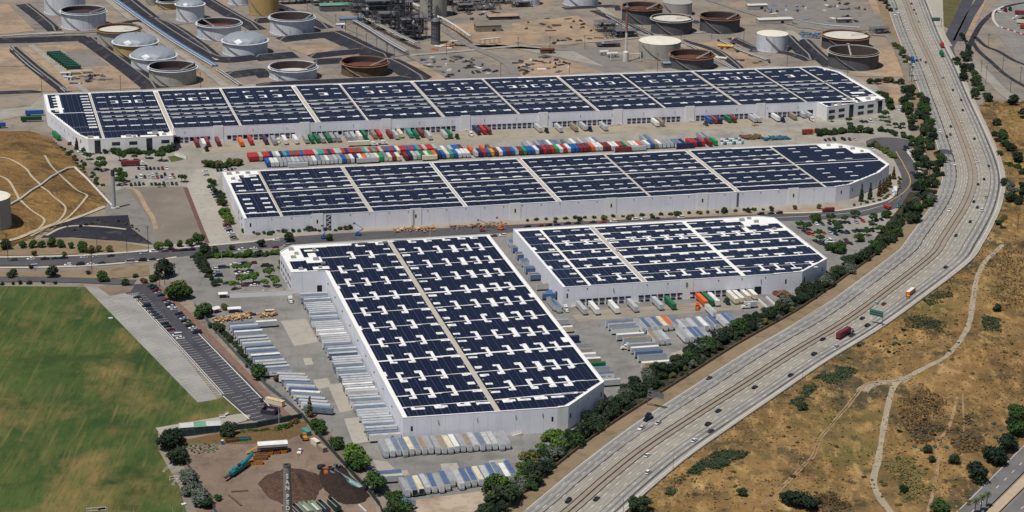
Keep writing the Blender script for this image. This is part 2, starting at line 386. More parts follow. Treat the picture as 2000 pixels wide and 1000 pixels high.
mr_in = roadmat("freeway_concrete_lane", A(164, 157, 146), A(174, 167, 155), A(142, 135, 127), [(.12, .06, A(118, 112, 106), .6), (.37, .06, A(118, 112, 106), .6), (.62, .06, A(118, 112, 106), .6), (.87, .05, A(118, 112, 106), .5)])
mr_in_r = roadmat("freeway_concrete_lane_right", A(160, 154, 143), A(170, 164, 152), A(138, 132, 124), [(.2, .06, A(118, 112, 106), .6), (.45, .06, A(136, 130, 122), .5), (.72, .06, A(130, 124, 118), .6), (.98, .05, A(66, 64, 62), .9)])
mr_out_r = roadmat("freeway_outer_lane_right", A(150, 147, 142), A(162, 158, 152), A(130, 128, 124), [(.28, .1, dk, .7), (.62, .1, A(72, 70, 69), 1.0)], False)
mr_med = gmat("median_worn_concrete", [(A(158, 148, 135), .05, .35, .65), (A(132, 122, 112), .25, .5, .8)], A(150, 139, 127))
MW = 3.9
fwy = link(None, 'freeway'); struct(fwy)
fband('verge', -1.0, -1.0, .15, m_verge, None, -9.0, 0.3)
fband('belt_ground', -1.0, -1.0, .10, gmat("undergrowth_with_shade", [(A(70, 66, 46), .08, .4, .6), (A(44, 48, 34), .2, .5, .75)], A(60, 58, 42), bump=.4), None, -20.0, -9.5, next(i for i in range(len(FC)) if P(FC[i][0])[1] > 385))  # dark olive undergrowth, with the shade under the belt trees painted into its colour
for nm, f0, f1, mt, m0, m1 in (('outer_lanes', -1.0, -.52, mr_out_l, 0, 0), ('inner_lanes', -.52, -.001, mr_in, 0, -MW), ('median', -.001, .001, mr_med, -MW, MW), ('inner_lanes', .001, .58, mr_in_r, MW, 0), ('outer_lanes', .58, 1.0, mr_out_r, 0, 0)):
    fband(nm, f0, f1, FZ, mt, fwy, m0, m1)
fband('shoulder', 1.0, 1.0, FZ+.004, m_conc_l, fwy, -2.2, .8)
b = MB()
def dashes(frac, on, gap, w=.2, off=0.0):
    acc = off; i = 0
    while i < len(FC)-2:
        s0 = acc; s1 = acc+on; acc += on+gap
        j0 = next((k for k in range(len(cum)-1) if cum[k+1] >= s0), None); j1 = next((k for k in range(len(cum)-1) if cum[k+1] >= s1), None)
        if j0 is None or j1 is None: break
        u0 = j0+(s0-cum[j0])/max(.01, cum[j0+1]-cum[j0]); u1 = j1+(s1-cum[j1])/max(.01, cum[j1+1]-cum[j1])
        a, c = fpos(u0, frac), fpos(u1, frac); d = (c-a)
        if d.length < .1: continue
        d.normalize(); n = Vector((-d.y, d.x, 0))*w
        b.add([(p.x, p.y, FZ+.02) for p in (a-n, a+n, c+n, c-n)], [(0, 1, 2, 3)])
for fr_ in (-.84, -.68, -.355, -.52, .31, .47, .62, .78): dashes(fr_, 3.7, 10.9, .12, random.random()*9)
dashes(-.985, 60, .0, .12); dashes(.93, 60, 0, .12)
dashes(-.19, 3.7, 7.3, .12, 3); dashes(.17, 3.7, 7.3, .12, 2)
struct(b.build('lane_markings', m_paint, fwy), 'stuff')
m_barrier = M("barrier_concrete", A(136, 122, 110), .95, .2, .3)
m_steel = M("galvanised_steel", A(150, 152, 154), .45, .1, .5, .6)
m_darksteel = M("dark_rail_steel", A(128, 117, 107), .7, .15, .5)
def fwall(name, frac, m, w, h, mat, label, cat, i0=0, i1=None):
    b = MB(); i1 = i1 or len(FC)-1; vs = []
    for i in range(i0, i1+1):
        s = frac*(FC[i][4] if frac > 0 else FC[i][3])+m
        for q, z in ((-w, FZ), (-w*.55, FZ+h), (w*.55, FZ+h), (w, FZ)):
            p = fpt(i, s+q); vs.append((p.x, p.y, z))
    b.add(vs, [(4*i+k, 4*i+k+1, 4*i+k+5, 4*i+k+4) for i in range(i1-i0) for k in range(3)])
    return tag(b.build(name, mat), label, cat)
fwall('median_barrier', .001, -3.2, .1, .55, m_darksteel, 'dark rail along the left edge of the freeway median', 'barrier')
fwall('median_barrier', .001, 0, .16, .75, m_barrier, 'worn concrete barrier along the middle of the freeway median', 'barrier')
fwall('median_barrier', .001, 3.2, .1, .55, m_darksteel, 'dark rail along the right edge of the freeway median', 'barrier')
fwall('edge_wall', 1.0, 1.0, .25, .8, m_kerb, 'low pale wall between the freeway and the dry grass hillside', 'wall')
fwall('edge_wall', -1.0, -9.5, .15, 1.3, M("soundwall", A(150, 128, 104), .95, .2, .3), 'tan block wall between the freeway verge and the trailer yard trees', 'wall', 60)

# ------------------------------------------------------------------ warehouses
m_wall = M("tilt_up_wall_paint", A(240, 240, 248), .85, .04, .1, dirt=(A(212, 211, 219), .25, .55, .85, (1, 1, .15)))
m_wallw = M("white_wall_paint", A(242, 241, 240), .85, .05, .1, dirt=(A(200, 198, 200), .3, .58, .88, (1, 1, .15)))
m_roof = M("white_roof_membrane", A(244, 243, 238), .85, .04, .08, dirt=(A(206, 200, 190), .12, .55, .85))
m_walk = M("roof_walkway_tan", A(190, 182, 168), .9, .08, .2, dirt=(A(150, 140, 128), .4, .55, .8))
m_glassd = M("dark_window_glass", A(34, 46, 58), .12, .15, .2, 0, .6)
m_dockdk = M("dark_dock_opening", A(32, 34, 46), .9, .1)
m_door = M("grey_dock_door", A(150, 152, 162), .7, .08)
m_rubber = M("black_rubber", A(30, 30, 33), .9, .1)
m_sky = M("skylight_dome", A(232, 235, 238), .3, .1, .5)
m_hvac = M("roof_unit_metal", A(178, 178, 176), .5, .1, .5, .3)
def solar_mat(name, base, line, step):
    m, n, l, p = nodemat(name)
    uv = n.new('ShaderNodeUVMap')
    br = n.new('ShaderNodeTexBrick'); br.offset = 0.0; br.inputs['Scale'].default_value = 1.0
    br.inputs['Brick Width'].default_value = step; br.inputs['Row Height'].default_value = 2.1
    br.inputs['Mortar Size'].default_value = .11; br.inputs['Mortar Smooth'].default_value = 0
    br.inputs['Color1'].default_value = base; br.inputs['Color2'].default_value = tuple(v*1.5 for v in base[:3])+(1,); br.inputs['Mortar'].default_value = line
    l.new(uv.outputs[0], br.inputs['Vector'])
    br2 = n.new('ShaderNodeTexBrick'); br2.offset = 0; br2.inputs['Brick Width'].default_value = step*2; br2.inputs['Row Height'].default_value = 300.0; br2.inputs['Mortar Size'].default_value = .14; br2.inputs['Mortar Smooth'].default_value = 0
    br2.inputs['Scale'].default_value = 1.0
    br2.inputs['Color1'].default_value = (1, 1, 1, 1); br2.inputs['Color2'].default_value = (.8, .85, .9, 1); br2.inputs['Mortar'].default_value = (2.4, 2.4, 2.3, 1)
    l.new(uv.outputs[0], br2.inputs['Vector'])
    x = n.new('ShaderNodeMix'); x.data_type = 'RGBA'; x.blend_type = 'MULTIPLY'; x.inputs[0].default_value = 1; l.new(br.outputs[0], x.inputs[6]); l.new(br2.outputs[0], x.inputs[7])
    g = n.new('ShaderNodeNewGeometry'); f = _noise(n, l, g.outputs['Position'], .03, 2, .5, .3, .7)
    c = _mix(n, l, f, x.outputs[2], tuple(v*1.6 for v in base[:3])+(1,)); 
    x2 = n.new('ShaderNodeMix'); x2.data_type = 'RGBA'; x2.inputs[0].default_value = .3; l.new(x.outputs[2], x2.inputs[6]); l.new(c, x2.inputs[7])
    l.new(x2.outputs[2], p.inputs['Base Color']); p.inputs['Roughness'].default_value = .4; p.inputs['Specular IOR Level'].default_value = .08
    return m
m_sol = solar_mat("solar_panel_navy", A(14, 19, 37), A(58, 66, 94), 2.1)
m_sol4 = solar_mat("solar_panel_blue", A(16, 23, 42), A(70, 80, 106), 2.1)

CUBE = MB(); CUBE.box((0, 0, 0), (1, 1, 1))
_cubes = {}
def cube(mat):
    if mat.name not in _cubes: _cubes[mat.name] = CUBE.mesh('unit_block_'+mat.name, [mat])
    return _cubes[mat.name]
def block(name, parent, c, d, rz, mat): return link(cube(mat), name, parent, c, rz, d)

class Building:
    def __init__(s, label, o, e, g, z, poly, cat='warehouse', deck=.42):
        s.z = z; s.O = G(*o, z); u = G(*e, z)-s.O; w = G(*g, z)-s.O
        s.u, s.w = u.normalized(), w.normalized()
        s.poly = poly                      # in (s, t) metres
        s.deck = z-deck
        s.t = thing('warehouse', label, cat, (0, 0, 0))
        s.W = [s.at(*p) for p in poly]
        s.walls()
    def at(s, a, b, z=None):
        p = s.O+s.u*a+s.w*b; return Vector((p.x, p.y, s.z if z is None else z))
    def walls(s):
        poly = [(p.x, p.y) for p in s.W]
        area = sum(poly[i-1][0]*poly[i][1]-poly[i][0]*poly[i-1][1] for i in range(len(poly)))
        s.ccw = area > 0
        inner = MB(); cx = sum(p[0] for p in poly)/len(poly); cy = sum(p[1] for p in poly)/len(poly)
        # recessed core behind the wall panels carries the roof deck
        off = []
        n = len(poly)
        for i in range(n):
            a, b, c = Vector(poly[i-1]), Vector(poly[i]), Vector(poly[(i+1) % n])
            d1, d2 = (b-a).normalized(), (c-b).normalized(); sg = 1 if s.ccw else -1
            n1, n2 = Vector((-d1.y, d1.x))*sg, Vector((-d2.y, d2.x))*sg
            k = (n1+n2); k = k/max(.3, k.length_squared)*2
            off.append(b+k*.22)
        s.core = off
        inner.prism(off if s.ccw else off[::-1], 0, s.deck, 0, top=1)
        inner.build('roof_deck', [m_wall, m_roof], s.t)
    def panels(s, i, mat=None, step=7.6, top=0.0, z0=0.0):
        """tilt-up panels along wall i (from corner i to i+1)"""
        a, b = s.W[i], s.W[(i+1) % len(s.W)]; d = b-a; L = d.length; d.normalize(); k = max(1, round(L/step)); rz = math.atan2(d.y, d.x)
        nn = Vector((-d.y, d.x, 0))*(1 if s.ccw else -1)
        for j in range(k):
            c = a+d*(L*(j+.5)/k)+nn*.13
            block('wall_panel', s.t, (c.x, c.y, (s.z+top+z0)/2), (L/k-.07, .26, s.z+top-z0), rz, mat or m_wall)
        c = a+d*(L/2)+nn*.16
        block('parapet_cap', s.t, (c.x, c.y, s.z+top+.04), (L+.1, .5, .1), rz, m_wallw)
    def wallbox(s, name, i, x, z0, w, h, proud, mat, parent=None):
        """a box on wall i at distance x (metres) from corner i"""
        a, b = s.W[i], s.W[(i+1) % len(s.W)]; d = (b-a).normalized(); nn = Vector((-d.y, d.x, 0))*(-1 if s.ccw else 1)
        c = a+d*x+nn*(proud/2-.12)
        return block(name, parent or s.t, (c.x, c.y, z0+h/2), (w, abs(proud)+.24, h), math.atan2(d.y, d.x), mat)
    def wallx(s, i, px, py):
        a, b = s.W[i], s.W[(i+1) % len(s.W)]; d = (b-a).normalized(); return (G(px, py, 0)-a).xy.dot(d.xy)
    def solar(s, corr, rows, gaps, mat, margin=2.6, tslope=0.0, extra=None, cell=1.0, split=None):
        """corr: (s, width); rows: (t, width); gaps: (s0, s1, t0, t1). One array object for each bay between walkways and rows"""
        P0 = np.array(s.poly); s0, s1, t0, t1 = P0[:, 0].min(), P0[:, 0].max(), P0[:, 1].min(), P0[:, 1].max()
        ns, ntt = int((s1-s0)/cell)+1, int((t1-t0)/cell)+1
        ok = np.zeros((ntt, ns), bool)
        for j in range(ntt):
            for i in range(ns):
                p = (s0+(i+.5)*cell, t0+(j+.5)*cell)
                ok[j, i] = inpoly(p, s.poly) and pdist(p, s.poly) > margin
        S = s0+(np.arange(ns)+.5)*cell; T = t0+(np.arange(ntt)+.5)*cell
        bs = np.zeros(ns, int)
        for c, w in corr:
            ok[:, np.abs(S-c) < w/2] = False; bs += (S > c)
        TT = T[:, None]-tslope*S[None, :]; bt = np.zeros((ntt, ns), int)
        for r, w in rows:
            bt += (TT > r); 
            if w >= cell: ok[np.abs(TT-r) < w/2] = False
        for g in gaps:
            m = (S[None, :] > g[0]) & (S[None, :] < g[1]) & (TT > g[2]) & (TT < g[3]); ok[m] = False
        zt, zb = s.deck+.2, s.deck+.07
        for bi in range(bs.max()+1):
            for ti in range(bt.max()+1):
                m = ok & (bt == ti) & (bs == bi)[None, :]
                if m.sum() < 12: continue
                b = MB(); b.uv = []
                open_ = {}
                def put(a, e, j0, j1):
                    x0, x1, y0, y1 = s0+a*cell, s0+e*cell, t0+j0*cell, t0+j1*cell
                    q = [(x0, y0), (x1, y0), (x1, y1), (x0, y1)]
                    vs = [s.at(x, y+tslope*0, zb) for x, y in q]+[s.at(x, y, zt) for x, y in q]
                    b.add(vs, [(4, 5, 6, 7), (0, 1, 5, 4), (1, 2, 6, 5), (2, 3, 7, 6), (3, 0, 4, 7)])
                    b.uv.extend(q)
                    for k in range(4): b.uv.extend([q[k], q[(k+1) % 4], q[(k+1) % 4], q[k]])
                for j in range(ntt+1):
                    runs = []
                    if j < ntt:
                        r = m[j]; i = 0
                        while i < ns:
                            if r[i]:
                                k = i
                                while k < ns and r[k]: k += 1
                                runs.append((i, k)); i = k
                            else: i += 1
                    new = {}
                    for run in runs: new[run] = open_.get(run, j)
                    for run, j0 in open_.items():
                        if run not in new: put(run[0], run[1], j0, j)
                    open_ = new
                b.build('solar_array', mat, s.t)
        # narrow cable gaps are laid as pale strips over the joint between arrays
    def strip(s, name, a, b, w, mat, z=.06):
        p, q = s.at(*a), s.at(*b); d = q-p; c = (p+q)/2
        block(name, s.t, (c.x, c.y, s.deck+z/2), (d.length, w, z), math.atan2(d.y, d.x), mat)
    def unit(s, name, a, b, d, mat, z=0.0):
        p = s.at(a, b); return block(name, s.t, (p.x, p.y, s.deck+z+d[2]/2), d, math.atan2(s.u.y, s.u.x), mat)
    def rects(s, gaps, every=1):
        for k, g in enumerate(gaps):
            if k % every == 0: s.unit('skylight', (g[0]+g[1])/2, (g[2]+g[3])/2, (min(2.6, g[1]-g[0]-1), 1.4, .35), m_sky)

def bracket(c, t, half, side, w=4.0, arm=3.3, stem=2.2):
    """white gap in the shape of a square bracket across a row line"""
    x0, x1 = c-w/2, c+w/2
    st = (x1-stem, x1) if side > 0 else (x0, x0+stem)
    return [(x0, x1, t+half-arm, t+half), (x0, x1, t-half, t-half+arm), (st[0], st[1], t-half, t+half)]

# --- the near warehouse with brackets of bare roof between its panels
B3 = Building('white warehouse with solar roof and bracket-shaped bare patches, trailers along both long sides', (787, 816), (1089, 796), (636, 530), 13.5,
    [(0, 0), (80, 0), (86, 1.2), (113.6, 31.6), (114, 295), (27.9, 292), (-12.3, 292.8), (-21.4, 281), (-20.6, 239.5), (0, 239)])
for i in range(10): B3.panels(i, m_wallw if i in (1,) else m_wall)
B3.strip('walkway', (49.2, 2), (49.2, 291), 2.8, m_walk, .08)
rows3 = [238, 212.6, 186, 160, 134, 107.5, 81.4, 54.2, 29.6, 13.8]
rows3 = [(r, 2.1 if r in (186, 81.4) else 1.1) for r in rows3]+[(264, 1.1)]
g3, sk3 = [], []
for r, w in rows3:
    if r < 20:
        for c in (10, 22, 34, 44, 58, 66, 75, 84):
            q = (c-3.2, c+3.2, r-4.6, r-1.2); g3.append(q); sk3.append(q); 
            if c % 4 == 2: g3.append((c-3.2, c-1, r-4.6, r))
        continue
    for c in (10.5, 20.8, 32.7, 64, 75.4, 85.2, 94.0, 102.4):
        if r > 250 and c < 15: continue
        if r < 35 and c > 101: continue
        sd = -1 if (c == 10.5 and r > 35) or (c == 75.4 and r in (29.6, 107.5, 134)) else 1
        wd = 5.8 if c == 94.0 else 4.0
        br = bracket(c, r+2, 7.4, sd, wd); g3 += br; sk3 += br[:2]
    for c, dt in ((44.6, 10), (45, -1.5), (53.9, 7), (54.2, -5)):
        q = (c-2.2, c+2.2, r+dt-1.7, r+dt+1.7); g3.append(q); sk3.append(q)
for c in (29.6, 42, 63.5, 73, 85, 95, 103.5):
    q = (c-2.6, c+2.6, 282.5, 285.5); g3 += [q, (c-2.6, c-.6, 282.5, 288)]; sk3.append(q)
g3 += [(-8, 2, 256, 268), (-6, 4, 243, 249), (-20, -8, 262, 290), (-6, 3, 279, 283), (-18, -10, 242, 247), (-5, 0, 268, 276), (-21, 25, 286, 293), (0, 3.5, 205, 211), (0, 3.5, 132, 139), (0, 3.5, 59, 66), (110, 114, 165, 172), (109, 114, 88, 96)]
B3.solar([(49.2, 3.6)], rows3, g3, m_sol, 2.4, .055)
for r, w in rows3: B3.strip('cable_tray', (2.5 if r < 239 else -18, r+.055*2), (46.8, r+.055*47), (.5 if w < 2 else 1.5), m_roof, .25); B3.strip('cable_tray', (51.5, r+.055*51), (112 if r > 40 else (104 if r > 25 else 96), r+.055*112), (.5 if w < 2 else 1.5), m_roof, .25)
for k, q in enumerate(sk3):
    B3.unit('skylight', (q[0]+q[1])/2-(.4 if k % 3 else -.5), (q[2]+q[3])/2+.055*(q[0]+q[1])/2, (2.3, 1.5, .22), m_sky)
for k in range(34):
    B3.unit('roof_hatch', 47 if k % 2 else 51.6, 12+k*8.2, (.9, .9, .7), m_hvac)
for a, b, d in ((-14, 284, (3, 2.2, 1.6)), (-12, 275, (2.4, 2, 1.4)), (-15, 268, (3, 2, 1.5)), (-2, 262, (3.4, 2.4, 1.6)), (1, 253, (2.6, 2, 1.4)), (-14, 244.5, (2.6, 2, 1.4)), (-2, 246, (2, 2, 1.2)), (0, 281, (2.2, 2, 1.2)), (46, 289, (3, 1.6, 1.2)), (30, 290, (10, .8, .8)), (56, 291, (8, .8, .8))): B3.unit('roof_unit', a, b, d, m_hvac)
# front wall openings, stairs and lamps
def stair(B, i, x, L=7.0, h=1.4, flip=1):
    a, b = B.W[i], B.W[(i+1) % len(B.W)]; d = (b-a).normalized(); nn = Vector((-d.y, d.x, 0))*(-1 if B.ccw else 1)
    m = MB()
    for k in range(6):
        c = a+d*(x+flip*k*L/8)+nn*1.0; hh = h*(6-k)/6
        m.box((c.x, c.y, hh/2), (L/8, 1.5, hh), math.atan2(d.y, d.x))
    r = MB()
    for w in (.3, 1.7):
        p, q = a+d*x+nn*w, a+d*(x+flip*6*L/8)+nn*w
        r.tube((p.x, p.y, h+1), (q.x, q.y, .9), .05, 4)
        for k in range(5):
            e = p+(q-p)*k/4; r.tube((e.x, e.y, 0), (e.x, e.y, h+1-(h+.1)*k/4), .04, 4)
    o = m.build('stair', m_kerb, B.t); r.build('handrail', m_wallw, o)
for x in (4.5,): B3.wallbox('window', 0, x, 6.0, 1.1, 2.6, .06, m_glassd)
for i, x in ((0, 83.0-3), (2, 2.5), (2, 37)): B3.wallbox('window', i, x if i else 80-5.2+2.5, 6.0, 1.0, 2.6, .06, m_glassd)
for x in (18, 38, 58, 72): B3.wallbox('wall_lamp', 0, x, 9.6, .35, 1.5, .5, m_hvac)
for x in (10, 22): B3.wallbox('wall_lamp', 2, x, 9.6, .35, 1.5, .5, m_hvac)
stair(B3, 0, 61, 7, 1.4, -1); stair(B3, 2, 14, 7, 1.4, 1)
for k in range(9): B3.wallbox('wall_lamp', 9, 12+k*25, 8.5, .3, 1.2, .8, m_hvac)
for x in (6, 14, 22, 30, 37): 
    for z in (2.2, 7.0): B3.wallbox('window', 7, x, z, 4.6, 2.2, .05, m_glassd)
B3.wallbox('dock_door', 8, 17, 0.2, 3, 4.2, .05, m_dockdk)

# --- the warehouse beside the freeway with T-shaped patches
B4 = Building('white warehouse with solar roof and crossed bare patches, dock doors facing the freeway', (1100, 561), (1500, 536), (1002, 447), 12.5,
    [(0, 0), (128.6, 0), (151.4, 1.7), (175.9, 22.8), (175.2, 112), (165.7, 117.2), (0, 119)])
for i in range(7): B4.panels(i, m_wall, 7.2)
for c, w in ((16.8, 1.8), (51.2, 2.6), (113.3, 2.0)): B4.strip('walkway', (c, 1), (c, 116), w, m_walk if w > 2.2 else m_roof, .08)
g4 = []; sk4 = []
def put4(c, t, w=6.4, h=2.8): q = (c-w/2, c+w/2, t-h/2, t+h/2); g4.append(q); sk4.append(q)
cols2, cols3, cols4 = (26.4, 38.9, 48), (56, 69.5, 79.6, 92, 102, 110), (118, 130, 140, 150.5, 163)
for ci, cs in enumerate((cols2, cols3, cols4)):
    for c in cs:
        for t in (110, 98.4, 88.6, 80.2, 63.5, 49.4, 38.2, 20, 9.2): put4(c, t, 5.4 if ci == 0 else 6.2)
        if c not in (48, 56, 110, 118): g4 += [(c-1, c+1, 79, 90), (c-1, c+1, 8, 21), (c-2, c, 62, 69), (c-1.5, c+.5, 33, 39)]
for t in (105, 96, 85.6, 73, 63, 49.7, 39, 24.6, 9.5): put4(12.8, t, 3.6, 3.2); g4.append((14, 17, t-.4, t+.8))
g4 += [(150, 176, 100, 120), (140, 152, 108, 118), (146, 150, 84, 100), (163, 176, 84, 90), (0, 176, 113.5, 120), (0, 4, 74, 80), (0, 4, 36, 42)]
B4.solar([(16.8, 2.6), (51.2, 3.6), (113.3, 2.6)], [(100.5, 1.1), (85, 1.1), (68.7, 2), (52.2, 2), (34.2, 2), (16.3, 1.2)], g4, m_sol4, 2.2)
for c in (16.8, ):
    for t in (100.5, 85, 52.2, 34.2, 16.3): B4.strip('cable_tray', (2.5, t), (15, t), 1.05, m_sol4, .22)
for q in sk4: B4.unit('skylight', (q[0]+q[1])/2, (q[2]+q[3])/2, (2.4, 1.4, .22), m_sky)
for a, b, d in ((152, 110, (3.2, 2.2, 1.6)), (158, 113, (2.4, 2, 1.4)), (160, 105, (3, 2, 1.5)), (147, 96, (2.4, 2.0, 1.4)), (166, 88, (2.6, 2, 1.3)), (168, 60, (2, 1.4, 1.1)), (52.5, 62, (1.4, 3, 1.2)), (53, 83, (1.4, 2, 1)), (115, 70, (1.2, 1.8, 1))): B4.unit('roof_unit', a, b, d, m_hvac)
def dock(B, i, x, z=1.2, w=2.7, h=2.9, shut=True):
    f = B.wallbox('dock_door', i, x, z, w, h, .03, m_door if shut else m_dockdk)
    B.wallbox('dock_header', i, x, z+h-.75, w+.5, .9, .35, m_dockdk); 
    if shut: B.wallbox('dock_bumper', i, x, .35, w+.1, .95, .3, m_dockdk)
for k in range(27):
    x = 12+k*4.05
    if any(abs(x-q) < 2.2 for q in (43.5, 76.5, 105)): continue
    dock(B4, 0, x, shut=(k % 9 != 25))
B4.wallbox('roller_door', 0, 122.5, .1, 4.4, 5.0, .05, m_dockdk)
B4.wallbox('window', 0, 2.6, 5.5, 1.0, 2.8, .05, m_glassd); B4.wallbox('window', 0, 77, 8, 1.0, 2.6, .4, m_glassd)
B4.wallbox('window', 1, 12, 5.5, 1.0, 2.8, .05, m_glassd); B4.wallbox('window', 2, 3, 5.5, 1.0, 2.8, .05, m_glassd); B4.wallbox('window', 2, 26, 5.5, 1.0, 2.8, .05, m_glassd)
for x in (31, 77, 124): B4.wallbox('wall_lamp', 0, x, 8.4, .4, 1.6, .6, m_hvac)
for k, x in enumerate((3, 15, 52, 65, 97, 112, 141)): B4.wallbox('vent', 0, min(x, 127), 10.4, .6, .6, .2, m_dockdk)
B4.wallbox('accent_panel', 0, 77, 0, 8, 12.8, .2, m_wallw)
B4.wallbox('roller_door', 6, 119-14, .1, 4, 5, .05, m_dockdk)
stair(B4, 0, 9, 6, 1.3, -1); stair(B4, 0, 43.5, 6, 1.3, 1); stair(B4, 0, 105, 6, 1.3, 1); stair(B4, 2, 12, 6, 1.3, 1)

# --- the long middle warehouse
B2 = Building('long white warehouse with solar roof between the container rows and the street', (477, 427), (1500, 371), (434, 335), 11.0,
    [(0, 0), (411, -1.0), (423, 2.7), (455, 27.3), (471.3, 46.4), (472.8, 89), (456, 110), (0, 115)])
for i in range(8): B2.panels(i, m_wall, 7.9)
c2 = [25.2, 84.5, 148.5, 213, 277, 340.2, 403.8]
for k, c in enumerate(c2): B2.strip('walkway', (c, 1.5), (c, 112.5-(5 if k > 5 else 0)), 2.6 if k % 2 else 1.6, m_walk, .08)
g2, sk2 = [], []
for k, c in enumerate(c2[:-1]):
    for dx in ((8, 18.7, 29, 41.6, 52, 61) if k else (8.6, 21, 31, 43.5, 55)):
        for t in (100.8, 87.7, 78.2, 66.2, 47.7, 34, 23.6, 12.3):
            if dx > 58.5 and t in (66.2, 12.3): continue
            q = (c+dx-3.2, c+dx+3.2, t-1.1, t+1.1)
            if c+dx+3 > c2[k+1]-1 and k > 0: q = (c+dx-3.4, c+dx+2, t-1.1, t+1.1)
            g2.append(q); sk2.append(q)
for t in (101, 92, 78, 66, 45, 34, 24, 13):
    for c in (7.5, 19.5): q = (c-2.2, c+2.2, t-2, t+2); g2.append(q); sk2.append(q)
    q = (415, 421, t-1.5, t+1.5); g2.append(q); sk2.append(q); q = (432, 438, t-1.5, t+1.5); g2.append(q); sk2.append(q)
for t in (48, 68, 84): q = (446, 452, t-1.5, t+1.5); g2.append(q); sk2.append(q)
g2 += [(0, 25, 104, 116), (0, 10, 86, 116), (458, 474, 80, 112), (440, 474, 96, 112), (12, 17, 98, 104)]
B2.solar([(c, 3.4 if k % 2 else 2.4) for k, c in enumerate(c2)], [(86, 0), (76.4, 0), (64.4, 1), (58.8, 2.0), (45.6, 0), (32, 1), (21.6, 0), (11.6, 2.0)], g2, m_sol, 2.4)
for q in sk2: B2.unit('skylight', (q[0]+q[1])/2, (q[2]+q[3])/2, (3.6, 1.5, .22), m_sky)
for t in (86.3, 76.4, 45.8, 21.6): B2.strip('cable_tray', (27.5, t), (402, t), .45, m_roof, .25)
for a, b, d in ((4, 108, (3.4, 2.4, 1.5)), (10, 110, (2.4, 2, 1.3)), (17, 108, (3, 2, 1.4)), (5, 95, (2.8, 2, 1.4)), (9, 90, (2.4, 2, 1.2)), (462, 92, (3, 2, 1.4)), (455, 98, (2.6, 2, 1.3)), (448, 104, (2.6, 2, 1.3)), (466, 84, (2, 2, 1.2)), (12, 100, (2, 2, 1.2))): B2.unit('roof_unit', a, b, d, m_hvac)
for x in (46, 112, 180, 247, 312, 378): 
    B2.wallbox('accent_panel', 0, x+2, 0, 7.6, 11.7, .3, m_wallw)
    B2.wallbox('window', 0, x+2, 5.0, 1.0, 2.6, .36, m_glassd)
B2.wallbox('window', 0, 4, 5, 1.0, 2.6, .05, m_glassd); B2.wallbox('window', 1, 5, 5, 1.0, 2.6, .05, m_glassd); B2.wallbox('window', 2, 4, 5, 1.0, 2.6, .05, m_glassd); B2.wallbox('window', 3, 8, 5, 1.0, 2.6, .05, m_glassd)
for x in (55.5, 339.5): B2.wallbox('recessed_stair_tower', 0, x+.0, .2, 3.4 if x < 99 else 1.6, 10.2, .05, M("grey_stair_tower", A(96, 102, 112), .7))
for k in range(6):
    a, b = B2.W[0], B2.W[1]; d = (b-a).normalized(); m = MB(); nn = Vector((d.y, -d.x, 0))
    p = a+d*(54.2+(0 if k % 2 else 2.6))+nn*.35; q = a+d*(54.2+(2.6 if k % 2 else 0))+nn*.35
    m.tube((p.x, p.y, .6+k*1.55), (q.x, q.y, .6+(k+1)*1.55), .14, 4); m.build('stair_flight', m_wallw, B2.t)
B2.wallbox('downpipe', 0, 112+20.5-20, .2, 1.2, 10.6, .4, m_hvac)
for k in range(30): B2.wallbox('vent', 0, 18+k*13.0, 9.4, .5, .5, .2, m_dockdk)
for x in (4, 18): 
    for z in (1.6, 6.2): B2.wallbox('window', 7, 115-x-10, z, 5, 2.0, .05, m_glassd)

# --- the long back warehouse
B1 = Building('longest white warehouse with solar roof, built along the tank farm', (337, 251), (1596, 199), (305, 178), 11.5,
    [(0, 0), (511.4, 0), (513, -17.3), (569.7, 1.0), (570.8, 97.7), (560.4, 120.8), (-88.2, 125), (-88.6, 68.8), (-71.1, -4.9), (-64, -21.1), (-37.2, -21.6), (-1.8, -21)])
for i in range(12): B1.panels(i, m_wallw if i in (1, 2, 8, 9, 10, 11) else m_wall, 8.0)
c1 = [-52.6, -.5, 51.5, 110.6, 148.2, 207.8, 267.4, 330.6, 385.1, 448, 503.5, 543]
for k, c in enumerate(c1): B1.strip('walkway', (c, 2 if c > 0 else -18), (c, 119), 2.6 if k in (1, 3, 5, 7, 9) else 1.3, m_walk, .08)
g1, sk1 = [], []
edges = c1+[570]
for k in range(len(c1)):
    c, e = edges[k], edges[k+1]
    n = max(1, round((e-c-10)/11.8)); 
    for j in range(n+1):
        x = c+7.5+j*(e-c-14)/max(1, n)
        for t in (107.5, 91, 69.5, 58, 44.6, 33.6, 15):
            if k == len(c1)-1 and (j > 1 and t > 60): continue
            if t == 91 and 0 < j <= n:
                if j == n: q = (x-3.2, x+3.2, t-1.4, t+1.4); g1.append(q); sk1.append(q); continue
                g1 += [(x-3.2, x+3.2, t+2.2, t+4.6), (x-3.2, x+3.2, t-4.6, t-2.2)]; sd = 1 if (k+j) % 3 else -1
                g1.append((x+(1 if sd > 0 else -3.2), x+(3.2 if sd > 0 else -1), t-4.6, t+4.6)); sk1.append((x-3, x+1, t+2.2, t+4.6))
            elif t == 107.5 and j % 2:
                g1 += [(x-3.2, x+3.2, t+.8, t+2.6), (x-3.2, x+3.2, t-2.6, t-.8), (x-3.2, x-1, t-2.6, t+2.6)]
            elif t == 15 and j and k > 2:
                g1 += [(x-2.2, x+3.2, t-1.4, t+1.0), (x+.6, x+2.8, t, t+3.4)]; sk1.append((x-2, x+2, t-1, t+1))
            else:
                q = (x-3.2, x+3.2, t-1.05, t+1.05); g1.append(q); sk1.append(q)
